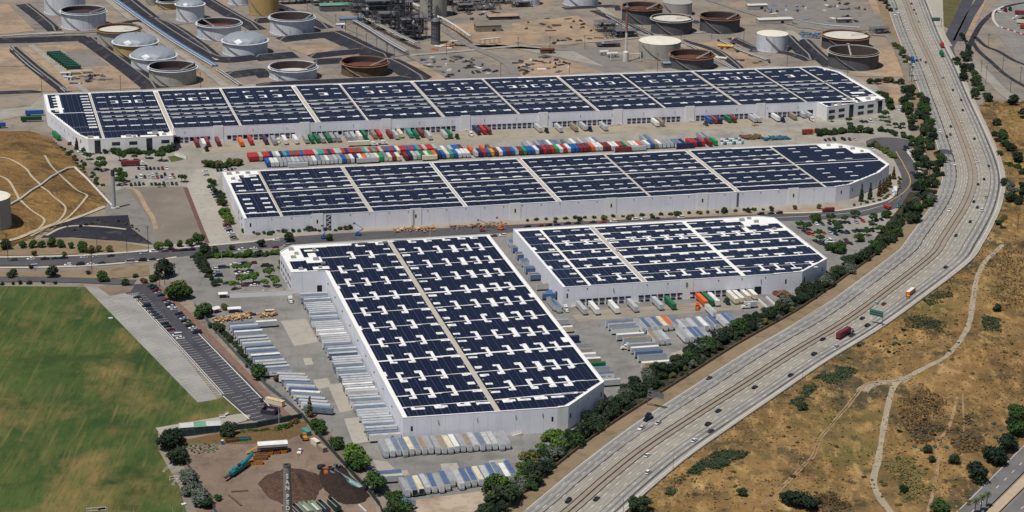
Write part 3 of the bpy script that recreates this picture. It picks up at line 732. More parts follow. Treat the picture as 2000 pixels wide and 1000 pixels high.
for t in range(-6, 116, 9):
    q = (-61, -55, t, t+4); 
    if t > 5: g1.append(q); sk1.append(q)
    if t > 62: g1.append((-83, -79.5, t+1, t+5))
g1 += [(-89, -76, 72, 78), (-80, -77, 60, 120), (-40, -28, -22, -13), (-70, -56, -22, -12), (-20, -8, -12, -6), (-12, 0, -20, -10), (-26, -14, -21, -15), (548, 570, -8, 12), (520, 533, -13, -8), (535, 546, 4, 9), (550, 562, 22, 28), (512, 545, -2.5, 1)]
B1.solar([(c, 3.4 if k in (1, 3, 5, 7, 9) else 2.0) for k, c in enumerate(c1)], [(107, 0), (68, 0), (61.5, 1.6), (47.6, 0), (36.4, 0), (17.0, 1.1), (1, 1.1)], g1, m_sol, 2.6)
for q in sk1: B1.unit('skylight', (q[0]+q[1])/2, (q[2]+q[3])/2, (4.4, 1.5, .22), m_sky)
for t in (71.5, 47.6, 36.4): B1.strip('cable_tray', (-49, t), (541, t), .5, m_roof, .25)
for a, b, d in ((-34, -17, (4, 2.4, 1.5)), (-30, -19, (2.4, 2, 1.2)), (-62, -16, (4, 2.4, 1.5)), (-14, -9, (4, 2.2, 1.4)), (-8, -16, (3, 2, 1.2)), (526, -10, (3.4, 2.2, 1.4)), (540, 6, (3, 2, 1.3)), (556, 3, (3.4, 2.4, 1.6)), (562, -1, (3, 2, 1.4)), (520, -11, (2.4, 1.8, 1.2)), (544, 62, (3, 2.4, 1.8))): B1.unit('roof_unit', a, b, d, m_hvac)
bays1 = [B1.wallx(0, x, 262) for x in (422, 592, 754, 914, 1072, 1226, 1376, 1525)]
for x in bays1: B1.wallbox('accent_panel', 0, x, 0, 7.4, 12.3, .4, m_wallw)
ends = (6.0, 500)
x = ends[0]; k = 0
while x < ends[1]:
    if all(abs(x-q) > 5.6 for q in bays1): dock(B1, 0, x, shut=(k % 7 not in (2, 5)) or x > 250)
    x += 4.02; k += 1
for k in range(20): B1.wallbox('wall_lamp', 0, 9+k*25.6, 7.4, .35, 1.7, .3, m_hvac)
for q in bays1: stair(B1, 0, q, 5, 1.3, 1)
B1.wallbox('roller_door', 0, 3.2, .1, 4.6, 5.0, .06, m_dockdk); B1.wallbox('roller_door', 0, 506, .1, 4.6, 5.0, .06, m_dockdk)
def office(B, i, L, tall):
    n = int(L//9)
    for k in range(n):
        x = (k+.5)*L/n
        if k in tall: B.wallbox('entrance_glazing', i, x, .3, 4.4, 10.2, .06, m_glassd)
        else:
            for z in (1.2, 6.0): B.wallbox('window', i, x, z, 6.0, 2.6, .06, m_glassd)
LL = [(B1.W[(i+1) % 12]-B1.W[i]).length for i in range(12)]
office(B1, 2, LL[2], (2, 5)); office(B1, 9, LL[9], (0, 2)); office(B1, 10, LL[10], (1, 3)); 
B1.wallbox('entrance_glazing', 3, 4, 1, 4, 9, .06, m_glassd)
for k in range(6): B1.wallbox('window', 7, 12+k*11, 5.5, .9, 2.4, .05, m_glassd)
B1.wallbox('window', 8, 6, 6, 1.4, 2.6, .06, m_glassd)

# ------------------------------------------------------------------ vehicles
PAL = {'white': (232, 231, 226), 'cream': (222, 212, 184), 'grey': (158, 160, 164), 'light grey': (186, 188, 190), 'blue-grey': (112, 128, 148), 'slate blue': (84, 108, 146), 'blue': (32, 92, 160), 'navy': (36, 46, 86),
       'red': (176, 48, 48), 'maroon': (120, 46, 52), 'rust red': (150, 62, 48), 'brown': (112, 78, 66), 'orange': (222, 104, 44), 'yellow': (222, 168, 48), 'green': (24, 108, 70), 'bright green': (36, 150, 84), 'teal': (70, 150, 136), 'pale green': (158, 182, 162),
       'sage': (136, 152, 112), 'tan': (152, 138, 116), 'purple': (72, 44, 72), 'silver': (190, 194, 200), 'black': (26, 27, 31), 'dark grey': (72, 75, 80), 'dark blue': (30, 38, 62), 'dark red': (112, 28, 34), 'dark green': (30, 66, 52), 'gold': (196, 150, 70)}
def cm(c, gloss=.5): return M('paint_'+c.replace(' ', '_').replace('-', '_')+('_gloss' if gloss < .3 else ''), A(*PAL[c], .85), gloss, .08, .4, 0, .5)
m_tyre = M("tyre", A(28, 28, 30), .9, .1)
m_chassis = M("chassis_steel", A(46, 44, 46), .8, .2)
m_rooft = {}
def roofm(c):
    k = 'trailer_roof_'+c.replace(' ', '_').replace('-', '_')
    v = PAL[c]
    return M(k, A(*v, .8), .6, .1, .3, 0, .4, dirt=(A(v[0]*.72, v[1]*.7, v[2]*.68), .35, .5, .8))
_mc = {}
def cached(key, fn):
    if key not in _mc: _mc[key] = fn()
    return _mc[key]
def wheel_mesh():
    b = MB(); b.tube((-.28, 0, 0), (.28, 0, 0), .5, 10); return b.mesh('wheel', [m_tyre])
def tr_body(c, L, H0, H1, ribs):
    b = MB(); w = 2.55; b.box((0, L/2, (H0+H1)/2), (w, L, H1-H0))
    if ribs:
        n = int(L/1.1)
        for k in range(n):
            for sx in (-1, 1): b.box((sx*(w/2+.01), (k+.5)*L/n, (H0+H1)/2), (.09, .28, H1-H0-.2))
    return b.mesh('cargo_box', [cm(c)])
def tr_roof(c, L, H1, plain=False):
    b = MB(); b.box((0, L/2, H1+.02), (2.59, L+.02, .06)); return b.mesh('roof', [cm(c) if plain else roofm(c)])
def tr_doors(H0, H1, c=None):
    b = MB(); 
    for sx in (-1, 1): b.box((sx*.63, -.03, (H0+H1)/2), (1.2, .07, H1-H0-.15))
    for sx in (-.9, -.35, .35, .9): b.tube((sx, -.1, H0+.1), (sx, -.1, H1-.15), .03, 4)
    b.box((0, -.04, .75), (2.3, .1, .14))
    return b.mesh('rear_doors', [cm(c) if c else M("rear_door_white", A(214, 218, 222), .5, .06)])
def tr_chassis(L, full):
    b = MB()
    for sx in (-.5, .5): b.box((sx, L/2, 1.0), (.14, L-.4, .26))
    b.box((0, L*.16, .78), (1.2, 3.2, .3)); 
    for sx in (-.8, .8): b.box((sx, L*.8, .55), (.14, .16, 1.0))
    return b.mesh('chassis', [m_chassis])
def trailer(p, rz, c, roof=None, L=16.0, label='', group='', name='semi_trailer', flip=False, ribs=False, wheels=True, H=4.05, doors=True, emblem=None):
    """p: ground point under the near end; the trailer runs along its own +Y"""
    if flip:
        p = p+Vector((-math.sin(rz), math.cos(rz), 0))*L; rz += math.pi
    H0 = 1.15
    t = thing(name, label, 'container' if ribs else 'trailer', (p.x, p.y, p.z), rz, group)
    link(cached(('tb', c, L, ribs, H), lambda: tr_body(c, L, H0, H, ribs)), 'container_box' if ribs else 'cargo_box', t)
    link(cached(('tr', roof or c, L, H, ribs), lambda: tr_roof(roof or c, L, H, ribs)), 'roof', t)
    if doors: link(cached(('td', H, c if ribs else 0), lambda: tr_doors(H0, H, c if ribs else None)), 'rear_doors', t)
    link(cached(('tc', L), lambda: tr_chassis(L, 1)), 'chassis', t)
    if wheels:
        for y in (L*.12, L*.12+1.35):
            for sx in (-.95, .95): link(cached('wheel', wheel_mesh), 'wheel', t, (sx, y, .5))
    if emblem:
        b = MB(); n = 16; sx = emblem; r = .72
        y0 = L*.72
        for k, rr in ((0, r), (1, r*.5)):
            vs = [(sx*(1.29+.012*k), y0+rr*math.cos(6.2832*i/n), 2.7+rr*math.sin(6.2832*i/n)) for i in range(n)]
            b.add(vs, [tuple(range(n)) if sx > 0 else tuple(range(n-1, -1, -1))], k)
        b.box((sx*1.285, L*.72, 1.75), (.02, 3.0, .12)); 
        b.build('round_emblem', [M("emblem_black", A(24, 24, 30), .6), M("emblem_pale", A(190, 194, 198), .6)], t)
    return t
def tractor_meshes(c):
    b = MB(); prof = [(-.2, .95), (-.2, 1.0), (0, 1.05)]
    b.box((0, 1.2, 1.45), (1.5, 2.0, 1.0), 0, 0, .9); b.box((0, 2.9, 1.9), (2.3, 1.7, 2.0), 0, 0, .96); b.box((0, 4.4, 2.15), (2.4, 1.9, 2.6), 0, 0, .97); b.box((0, .15, .75), (2.2, .35, .5)); b.box((0, 4.2, 3.5), (2.0, 1.6, .5), 0, 0, .7)
    body = b.mesh('cab', [cm(c, .25)])
    g = MB(); g.box((0, 2.1, 2.45), (1.9, .16, .75)); 
    for sx in (-1, 1): g.box((sx*1.15, 2.9, 2.45), (.06, 1.0, .6))
    return body, g.mesh('windows', [m_glassd])
def tractor(p, rz, c, label, group=None, parent=None, y0=0.0):
    """front at the near end, running along +Y"""
    t = thing('tractor_unit', label, 'truck', (p.x, p.y, p.z), rz, group) if parent is None else parent
    body, gl = cached(('trac', c), lambda: tractor_meshes(c))
    off = (0, y0, 0)
    link(body, 'cab', t, off); link(gl, 'windows', t, off)
    b = cached('tracch', lambda: (lambda q: (q.box((0, 4.6, .85), (1.0, 6.4, .3)), q.mesh('chassis', [m_chassis]))[1])(MB()))
    link(b, 'chassis', t, off)
    for y in (1.2, 5.6, 6.9):
        for sx in (-1.0, 1.0): link(cached('wheel', wheel_mesh), 'wheel', t, (sx, y0+y, .5))
    return t
def car_meshes(kind, c):
    L, W = {'sedan': (4.7, 1.84), 'suv': (4.8, 1.92), 'pickup': (5.6, 2.0), 'van': (5.4, 2.0)}[kind]
    b = MB(); w = W/2
    def hull(prof, wl, wt, mi=0):      # profile (y, z) extruded across, narrower at the top
        zmax = max(z for _, z in prof); zmin = min(z for _, z in prof); n = len(prof); vs = []
        for sx in (-1, 1):
            for y, z in prof:
                k = (z-zmin)/max(.01, zmax-zmin); vs.append((sx*(wl+(wt-wl)*k*k), y, z))
        b.add(vs, [tuple(range(n-1, -1, -1)), tuple(range(n, 2*n))]+[(i, (i+1) % n, n+(i+1) % n, n+i) for i in range(n)], mi)
    h = {'sedan': .92, 'suv': 1.05, 'pickup': 1.05, 'van': 1.05}[kind]
    hull([(0, .35), (0, .68), (.15, h-.12), (1.25, h), (L-.9, h+.02), (L-.1, h-.06), (L, .6), (L-.05, .35)], w, w-.08)
    if kind == 'sedan': cab, top = [(1.15, h-.02), (2.0, 1.40), (3.35, 1.42), (4.25, h)], [(1.95, 1.39), (3.4, 1.41)]
    elif kind == 'suv': cab, top = [(1.2, h-.02), (1.9, 1.68), (4.3, 1.7), (4.7, h)], [(1.85, 1.67), (4.35, 1.69)]
    elif kind == 'pickup': cab, top = [(1.4, h-.02), (2.1, 1.78), (3.4, 1.78), (3.6, h)], [(2.05, 1.77), (3.45, 1.77)]
    else: cab, top = [(.7, h-.02), (1.3, 2.0), (5.2, 2.05), (5.35, h)], [(1.25, 1.99), (5.25, 2.05)]
    # roof skin
    (y0, z0), (y1, z1) = top
    b.add([(-w*.74, y0, z0+.03), (w*.74, y0, z0+.03), (w*.74, y1, z1+.03), (-w*.74, y1, z1+.03)], [(0, 1, 2, 3)])
    if kind == 'pickup':
        b.add([(-w+.2, 3.75, h+.03), (w-.2, 3.75, h+.03), (w-.2, L-.2, h+.03), (-w+.2, L-.2, h+.03)], [(0, 1, 2, 3)], 1)
    body = b.mesh('body', [cm(c, .25), m_chassis])
    b = MB(); hull(cab, w-.1, w*.72); glass = b.mesh('windows', [m_glassd])
    return body, glass, L
def car_wheel():
    b = MB(); b.tube((-.11, 0, 0), (.11, 0, 0), .33, 10); return b.mesh('wheel', [m_tyre])
def car(p, rz, kind, c, label, group, wheels=True, name='parked_car'):
    body, gl, L = cached(('car', kind, c), lambda: car_meshes(kind, c))
    t = thing(name, label, {'sedan': 'car', 'suv': 'car', 'pickup': 'pickup', 'van': 'van'}[kind], (p.x, p.y, p.z), rz, group)
    off = Vector((0, -L/2, 0)); link(body, 'body', t, off); link(gl, 'windows', t, off)
    if wheels:
        for y in (.85, L-1.0):
            for sx in (-.8, .8): link(cached('cw', car_wheel), 'wheel', t, (sx, y-L/2, .33))
    return t
KN = {'sedan': 'car', 'suv': 'SUV', 'pickup': 'pickup', 'van': 'van'}
# --- freeway traffic (photo px, kind, colour); heading follows the lanes
FWC = [(1742, 3, 'sedan', 'white'), (1780, 8, 'sedan', 'black'), (1750, 19, 'sedan', 'dark grey'), (1754, 25, 'suv', 'white'), (1748, 29, 'pickup', 'white'), (1766, 23, 'sedan', 'white'), (1790, 15, 'sedan', 'white'), (1785, 20, 'sedan', 'black'), (1789, 28, 'sedan', 'tan'),
       (1767, 41, 'sedan', 'white'), (1794, 43, 'sedan', 'grey'), (1773, 58, 'sedan', 'white'), (1784, 128, 'suv', 'white'), (1790, 119, 'sedan', 'dark blue'), (1798, 118, 'sedan', 'dark grey'), (1808, 123, 'sedan', 'black'), (1825, 168, 'sedan', 'silver'), (1842, 153, 'sedan', 'grey'), (1847, 148, 'sedan', 'white'),
       (1861, 177, 'sedan', 'dark red'), (1877, 196, 'sedan', 'black'), (1880, 216, 'sedan', 'black'), (1825, 234, 'sedan', 'grey'), (1879, 238, 'sedan', 'white'), (1857, 248, 'sedan', 'dark blue'),
       (1836, 258, 'suv', 'white'), (1849, 268, 'sedan', 'black'), (1856, 264, 'sedan', 'dark grey'), (1903, 272, 'sedan', 'black'), (1864, 322, 'sedan', 'white'), (1909, 316, 'sedan', 'white'), (1931, 325, 'sedan', 'dark grey'), (1922, 351, 'sedan', 'black'), (1910, 361, 'sedan', 'black'),
       (1926, 386, 'sedan', 'grey'), (1902, 395, 'sedan', 'black'), (1909, 406, 'sedan', 'dark blue'), (1918, 411, 'suv', 'white'), (1854, 412, 'sedan', 'white'), (1895, 434, 'sedan', 'black'), (1867, 461, 'sedan', 'black'), (1847, 523, 'sedan', 'black'),
       (1774, 582, 'suv', 'yellow'), (1712, 594, 'sedan', 'silver'), (1726, 595, 'sedan', 'dark red'), (1684, 623, 'sedan', 'black'), (1694, 637, 'suv', 'black'), (1664, 656, 'pickup', 'dark grey'), (1607, 664, 'sedan', 'black'), (1633, 678, 'sedan', 'silver'), (1590, 693, 'suv', 'black'), (1544, 734, 'sedan', 'black'),
       (1385, 740, 'sedan', 'dark grey'), (1474, 758, 'sedan', 'black'), (1403, 804, 'sedan', 'dark blue'), (1383, 830, 'suv', 'black'), (1388, 843, 'sedan', 'dark grey'), (1356, 862, 'sedan', 'white'), (1285, 828, 'sedan', 'silver'), (1253, 838, 'pickup', 'white'), (1264, 891, 'sedan', 'white'), (1266, 924, 'suv', 'white'), (1110, 980, 'suv', 'black'), (1165, 976, 'sedan', 'black')]
def fheading(p):
    i = min(range(len(FC)), key=lambda k: (FC[k][0]-p).length_squared)
    s = (p-FC[i][0]).dot(FC[i][2]); tg = FC[i][1]
    near = tg if tg.y < 0 else -tg                # direction that comes towards the camera
    fwd = near if s < 0 else -near
    return math.atan2(-fwd.y, -fwd.x)-math.pi/2, ('southbound' if s < 0 else 'northbound'), i, s      # the model's nose points to -Y
LAND = lambda y: 'near the green signs' if 590 < y < 660 else ('below the trailer yard' if y > 660 else ('on the bend' if y > 230 else 'beside the tank farm'))
for x, y, kd, c in FWC:
    p = G(x, y, FZ); rz, side, i, s = fheading(p)
    side = 'on the warehouse side of the freeway' if s < 0 else 'on the hillside side of the freeway'
    car(p, rz, kd, c, f'{c} {KN[kd]} {side}, {LAND(y)}', f'{c} {KN[kd]}s {side}, {LAND(y)}', y > 230, 'moving_car')
def nbr(cs, k, what, place):
    a = cs[k-1] if k > 0 else None; b_ = cs[k+1] if k+1 < len(cs) else None
    mid = f'between a {a} and a {b_} one' if a and b_ else (f'next to a {a or b_} one at a row end' if (a or b_) else 'standing apart')
    lb = f'{cs[k]} {what} {mid}, {place}'
    return lb if len(lb.split()) <= 16 else f'{cs[k]} {what} beside a {a or b_} one, {place}'
def bigrig(px, c_tr, c_cab, label, L=14.0, ribs=True):
    p = G(*px, FZ); rz, *_ = fheading(p)
    p = p+Vector((math.sin(rz), -math.cos(rz), 0))*0
    t = thing('semi_truck', label, 'truck', (p.x, p.y, FZ), rz)
    tractor(None, 0, c_cab, '', None, t, -L*.5-5)
    H = 4.1
    link(cached(('tb', c_tr, L, ribs, H), lambda: tr_body(c_tr, L, 1.15, H, ribs)), 'container_box', t, (0, -L/2, 0)); link(cached(('tr', c_tr, L, H), lambda: tr_roof(c_tr, L, H)), 'roof', t, (0, -L/2, 0))
    link(cached(('tc', L), lambda: tr_chassis(L, 1)), 'chassis', t, (0, -L/2, 0))
    for y in (L*.36, L*.36+1.35):
        for sx in (-.95, .95): link(cached('wheel', wheel_mesh), 'wheel', t, (sx, y, .5))
    return t
bigrig((1647, 657), 'maroon', 'white', 'white semi truck hauling a maroon container beside the freeway sign')
bigrig((1839, 109), 'green', 'dark grey', 'semi truck with a green container on the freeway below the red truck', 12)
bigrig((1840, 92), 'red', 'dark red', 'red semi truck on the freeway by the ramp', 8, False)
bigrig((1782, 120), 'blue', 'blue', 'blue box truck on the freeway beside the dark tanks', 7, False)
p = G(1259, 824, FZ); rz, *_ = fheading(p); tractor(p, rz, 'dark blue', 'dark blue tractor unit without a trailer on the freeway shoulder lane')
# school bus
p = G(1778, 574, FZ); rz, *_ = fheading(p); t = thing('school_bus', 'orange school bus with white roof on the freeway', 'bus', p, rz)
b = MB(); b.box((0, 0, 1.7), (2.5, 10.4, 2.2), 0, 0, .97); b.box((0, -5.7, 1.2), (2.2, 1.4, 1.2), 0, 0, .9); b.build('body', cm('orange', .25), t)
b = MB(); b.box((0, 0, 2.85), (2.35, 10.1, .22), 0, 0, .85); b.build('roof', cm('white'), t)
b = MB(); 
for k in range(9):
    for sx in (-1, 1): b.box((sx*1.24, -4.2+k*1.1, 2.25), (.05, .8, .7))
b.box((0, -5.2, 2.2), (2.1, .06, .8)); b.build('windows', m_glassd, t)
b = MB(); 
for sx in (-1, 1): b.box((sx*1.26, 0, 1.3), (.04, 9.8, .12))
b.build('side_stripe', M("black_stripe", A(25, 25, 28)), t)
for y in (-4.3, 3.2):
    for sx in (-1.05, 1.05): link(cached('wheel', wheel_mesh), 'wheel', t, (sx, y, .5))

# --- trailers and containers
Y12, Y3, Y4 = math.atan2(B1.u.y, B1.u.x), math.atan2(B3.u.y, B3.u.x), math.atan2(B4.u.y, B4.u.x)
YB2 = math.atan2(B2.u.y, B2.u.x)
T12, T3, T4 = [math.atan2(w.w.y, w.w.x)-math.pi/2 for w in (B1, B3, B4)]; TB2 = math.atan2(B2.w.y, B2.w.x)-math.pi/2
def art(c): return c
CS = {'r': 'red', 'm': 'maroon', 'u': 'rust red', 'b': 'blue', 'n': 'navy', 'w': 'white', 'g': 'grey', 'l': 'light grey', 'k': 'blue-grey', 's': 'slate blue', 't': 'teal', 'p': 'pale green', 'v': 'bright green', 'G': 'green', 'o': 'orange', 'c': 'cream', 'y': 'yellow', 'w': 'white', 'a': 'tan', 'e': 'brown', 'x': None}
def rowc(seq, a, bb, rz, L, place, ribs=True, wheels=False, jit=.5, roofjit=True):
    n = len(seq); A0, B0 = G(*a), G(*bb)
    for k, ch in enumerate(seq):
        if CS[ch] is None: continue
        p = A0+(B0-A0)*(k/max(1, n-1)); p = p+Vector((-math.sin(rz), math.cos(rz), 0))*random.uniform(-jit, jit)
        c = CS[ch]; isb = ribs and ch not in 'glwk'
        nm = 'shipping_container' if isb else 'semi_trailer'
        trailer(p, rz+R(random.uniform(-.7, .7)), c, None, L if not isb else 12.4, nbr([CS[q] for q in seq], k, 'container' if isb else 'trailer', place), 'trailers and containers, '+place, nm, ribs=isb, wheels=wheels, H=4.05)
H1 = 'rrrprrnpwntbueubrrrlttrnrlprnruertprtrlebrbcrrbrbtrlrrp'
rowc(H1, (490, 316.5), (851, 300), TB2, 12.4, 'back container row')
H2 = 'bwwgggllgggwkgwglgbawnwollcvkcmcxmnlsGcvonbctbwwwxlnrbymwbmbgmvbbwnrmrvwrwbbmmmowwmmwwrGxcwogwbawgggkknxrrnr'
H2 = H2.replace('s', 'p')
rowc(H2, (525, 328), (1374, 287), TB2, 13.0, 'front container row')
rowc('mv', (1388, 287), (1399, 286), TB2, 13.0, 'pair beside the drums')
rowc('glxgkkwkkxkxwxlglwk', (1030, 295), (1168, 287), TB2, 14.0, 'short grey trailer row')
rowc('wxlbbm', (868, 303), (902, 300), TB2, 12.4, 'group on the dock lane')
rowc('oxoe', (923, 303), (957, 300), TB2, 9.0, 'rusty row on the dock lane')
rowc('gk', (1262, 283), (1270, 282), TB2, 15.0, 'pair behind the front row')
rowc('gg', (1374, 277), (1384, 276.5), TB2, 15.0, 'pair behind the drums')
for x, y, c, L in ((563, 329.5, 'light grey', 14), (697, 320, 'light grey', 16), (825, 314.5, 'cream', 11), (1200, 298.5, 'maroon', 13), (1228, 296.5, 'light grey', 13), (1320, 291, 'navy', 14)):
    trailer(G(x, y), YB2-math.pi/2, c, None, L, f'{c} trailer parked lengthwise against the middle warehouse', f'{c} trailers parked lengthwise against the middle warehouse', wheels=False)
D1 = [(386, 289, 'maroon'), (400, 291, 'white'), (407, 288, 'maroon'), (428, 287, 'maroon'), (473, 288, 'orange'), (492, 285, 'red'), (521, 284, 'purple'), (537.5, 285, 'grey'), (559, 284, 'white'), (580, 283, 'white'), (600, 282, 'grey'), (611, 282, 'green'), (622, 281, 'green'), (632, 281, 'grey'), (644, 280, 'green'), (652, 279, 'grey'), (663, 279, 'grey'),
      (683, 278, 'grey'), (693, 277, 'light grey'), (705, 276, 'white'), (715, 274, 'green'), (733, 273, 'tan'), (744, 273, 'red'), (764, 272, 'maroon'), (776, 274, 'light grey'), (785, 271, 'cream'), (804, 271, 'teal'), (816, 273, 'green'), (826, 270, 'maroon'), (841, 275, 'light grey'), (872, 273, 'light grey'), (881, 272, 'green'), (936, 265, 'navy'), (947, 264, 'red'), (957, 264, 'maroon'),
      (1056, 260, 'light grey'), (1096, 260, 'light grey'), (1126, 259, 'tan'), (1144, 257, 'light grey'), (1184, 257, 'light grey'), (1285, 249, 'white'), (1295, 248, 'tan'), (1389, 243, 'blue'), (1399, 243, 'rust red'), (1408, 243, 'navy'), (1426, 241, 'green'), (1436, 241, 'maroon'), (1476, 241, 'light grey'), (1484, 241, 'light grey'), (1521, 239, 'white'), (1554, 236, 'tan'), (1571, 232, 'light grey'), (1584, 233, 'light grey')]
for k, (x, y, c) in enumerate(D1):
    wx = B1.wallx(0, x, y); a = B1.W[0]+B1.u*0; q = G(x, y); dirn = B1.w
    dist = (q-B1.W[0]).xy.dot(Vector((B1.u.y, -B1.u.x)))
    ribs = c not in ('white', 'light grey', 'grey', 'tan', 'cream')
    L = max(11.0, min(16.2, dist-.4)); L = round(L*2)/2
    trailer(q, T12, c, None, L, nbr([q[2] for q in D1], k, 'trailer', 'docks of the longest warehouse'), 'trailers at the docks of the longest warehouse', flip=True, ribs=ribs, wheels=False)
for x, y, c, rz, lb in ((405, 297, 'black', T12, 'black tractor coupled to the white trailer between maroon trailers'), (545, 281, 'white', T12, 'white tractor parked between grey and white dock trailers'), (922, 268, 'white', T12, 'white tractor waiting beside the navy dock container'), (1070, 261, 'dark green', T12, 'dark green tractor waiting by the docks of the longest warehouse'), (1155, 258, 'navy', T12, 'navy tractor standing beside a grey dock trailer'), (1532, 240, 'navy', T12, 'navy tractor parked beside the last white dock trailer'), (1590, 239, 'white', T12, 'white tractor in front of the office dock trailer'), (758, 282, 'white', Y12-math.pi/2+math.pi, 'white yard tractor with bare frame in the dock lane'), (1382, 247, 'dark grey', T12, 'dark tractor in front of the blue dock container'), (895, 273, 'dark green', T12, 'dark green tractor beside the green dock container')):
    tractor(G(x, y), rz, c, lb)
# white truck driving along the dock lane
t = trailer(G(680, 286.5), Y12-math.pi/2, 'cream', 'white', 16.2, 'long cream box trailer crossing the dock lane', 'x', flip=False); del t['group']
tractor(G(739, 284.5), Y12+math.pi/2, 'white', 'white tractor pulling the cream trailer along the dock lane')
# the near warehouse: left docks
n = 47; a, bb = G(720.5, 864.5), G(586, 586); k = 0
pal = ['light grey', 'blue-grey', 'white', 'light grey', 'grey', 'white', 'blue-grey', 'light grey']
roofs = ['light grey', 'blue-grey', 'silver', 'light grey', 'grey', 'white', 'light grey', 'blue-grey', 'silver', 'light grey']
step = 3.4; Ltot = (bb-a).length; n = int(Ltot/step)
for k in range(n+1):
    if k in (17, 34): continue
    p = a+(bb-a)*(k/n); p = p+Vector((math.cos(Y3), math.sin(Y3), 0))*random.uniform(-.8, .6)
    rf = roofs[(k*7+k*k//5) % 10]; em = k in (0, 5, 10, 26)
    c = 'white' if em else pal[(k*3+k//4) % 8]
    lb = f'{c} trailer with {rf} roof docked along the near warehouse' if not em else 'white box trailer with round black emblem docked along the near warehouse'
    trailer(p, Y3-math.pi/2, c, rf, 16.0, lb, 'white trailers with round emblems at the near warehouse' if em else f'{c} trailers with {rf} roofs along the near warehouse', flip=False, doors=False, emblem=1 if em else None)
# left row by the fence, two groups
for gi, (p0, p1, n, L, tw) in enumerate((((446, 644), (512, 737), 17, 16.0, 0), ((541, 742), (594, 806), 12, 15.5, -15))):
    a, bb = G(*p0), G(*p1)
    for k in range(n):
        p = a+(bb-a)*(k/(n-1)); rf = ['blue-grey', 'light grey', 'slate blue', 'silver', 'blue-grey', 'light grey', 'light grey', 'white'][(k*5+gi) % 8]
        c = ['light grey', 'white', 'blue-grey'][k % 3]
        em = gi == 1 and k == n-1
        lb = f'{c} trailer with {rf} roof in the {"angled " if gi else "straight "}row beside the hedge' if not em else 'white trailer with round black emblem at the end of the angled row'
        tr = trailer(p, Y3-math.pi/2+R(tw-k*.6 if gi else 2), c, rf, L, lb, f'{c} trailers with {rf} roofs in the {"angled" if gi else "straight"} row by the hedge', emblem=1 if em else None)
        if gi == 0 and k == n-1: FA1 = tr; tr['label'] = 'grey trailer with dark lettering closing the straight row beside the hedge'; tr['group'] = 'lettered trailers'; 
trailer(G(497, 641), Y3-math.pi/2+R(2), 'light grey', 'white', 13.0, 'pale trailer drawn forward from the straight row beside the timber pile', 'single trailers in the near yard')
# bottom rows
C1 = ['grey', 'light grey', 'blue-grey', 'blue-grey', 'cream', 'blue-grey', 'tan', 'grey', 'grey', 'tan', 'cream', 'white', 'grey', 'tan', 'light grey', 'blue-grey', 'light grey', 'light grey', 'grey', 'grey']
a, bb = G(754, 895), G(993, 880)
for k, c in enumerate(C1):
    p = a+(bb-a)*(k/19)+Vector((-math.sin(T3), math.cos(T3), 0))*random.uniform(-1.0, 1.0); 
    if k == 1: p = p-Vector((-math.sin(T3), math.cos(T3), 0))*1.5
    trailer(p, T3+R(random.uniform(-.8, .8)), 'white' if k % 4 else 'light grey', c, 16.0, nbr(C1, k, 'roofed trailer', 'row below the near warehouse'), 'trailers in front of the near warehouse')
C2 = ['grey', 'blue-grey', 'cream', 'light grey', 'slate blue', 'grey', 'slate blue', 'grey', 'light grey', 'slate blue', 'slate blue', 'cream', 'light grey', 'slate blue', 'blue-grey', 'white', 'slate blue']
a, bb = G(797, 974), G(1004, 941)
for k, c in enumerate(C2):
    p = a+(bb-a)*(k/16)+Vector((-math.sin(T3), math.cos(T3), 0))*random.uniform(-1.2, 1.2)
    if k == 7: p = p+Vector((-math.sin(T3), math.cos(T3), 0))*4
    od = k in (1, 2, 12)
    t = trailer(p, T3+R(random.uniform(-.8, .8)) , 'white' if k % 3 else 'light grey', c, 16.0, nbr(C2, k, 'roofed open trailer' if od else 'roofed trailer', 'row above the stained apron'), 'trailers above the stained apron', doors=not od)
    if od:
        b = MB(); b.box((0, -.02, 2.6), (2.3, .06, 2.6)); b.build('open_doorway', m_dockdk, t)
for x, y, c, lb in ((720, 938, 'slate blue', 'long trailer with blue striped roof beside the street tree'), (722, 946, 'light grey', 'grey trailer parked next to the blue striped trailer by the street tree')):
    trailer(G(x, y), Y3-math.pi/2, 'light grey', c, 16, lb, 'x')
trailer(G(766, 986), Y3-math.pi/2+R(-36), 'white', 'slate blue', 12, 'short trailer half hidden between the street trees by the fence', 'x')
trailer(G(1025, 900), Y4-math.pi/2+R(34), 'light grey', 'blue-grey', 13, 'lone grey trailer parked among the trees by the freeway', 'x')
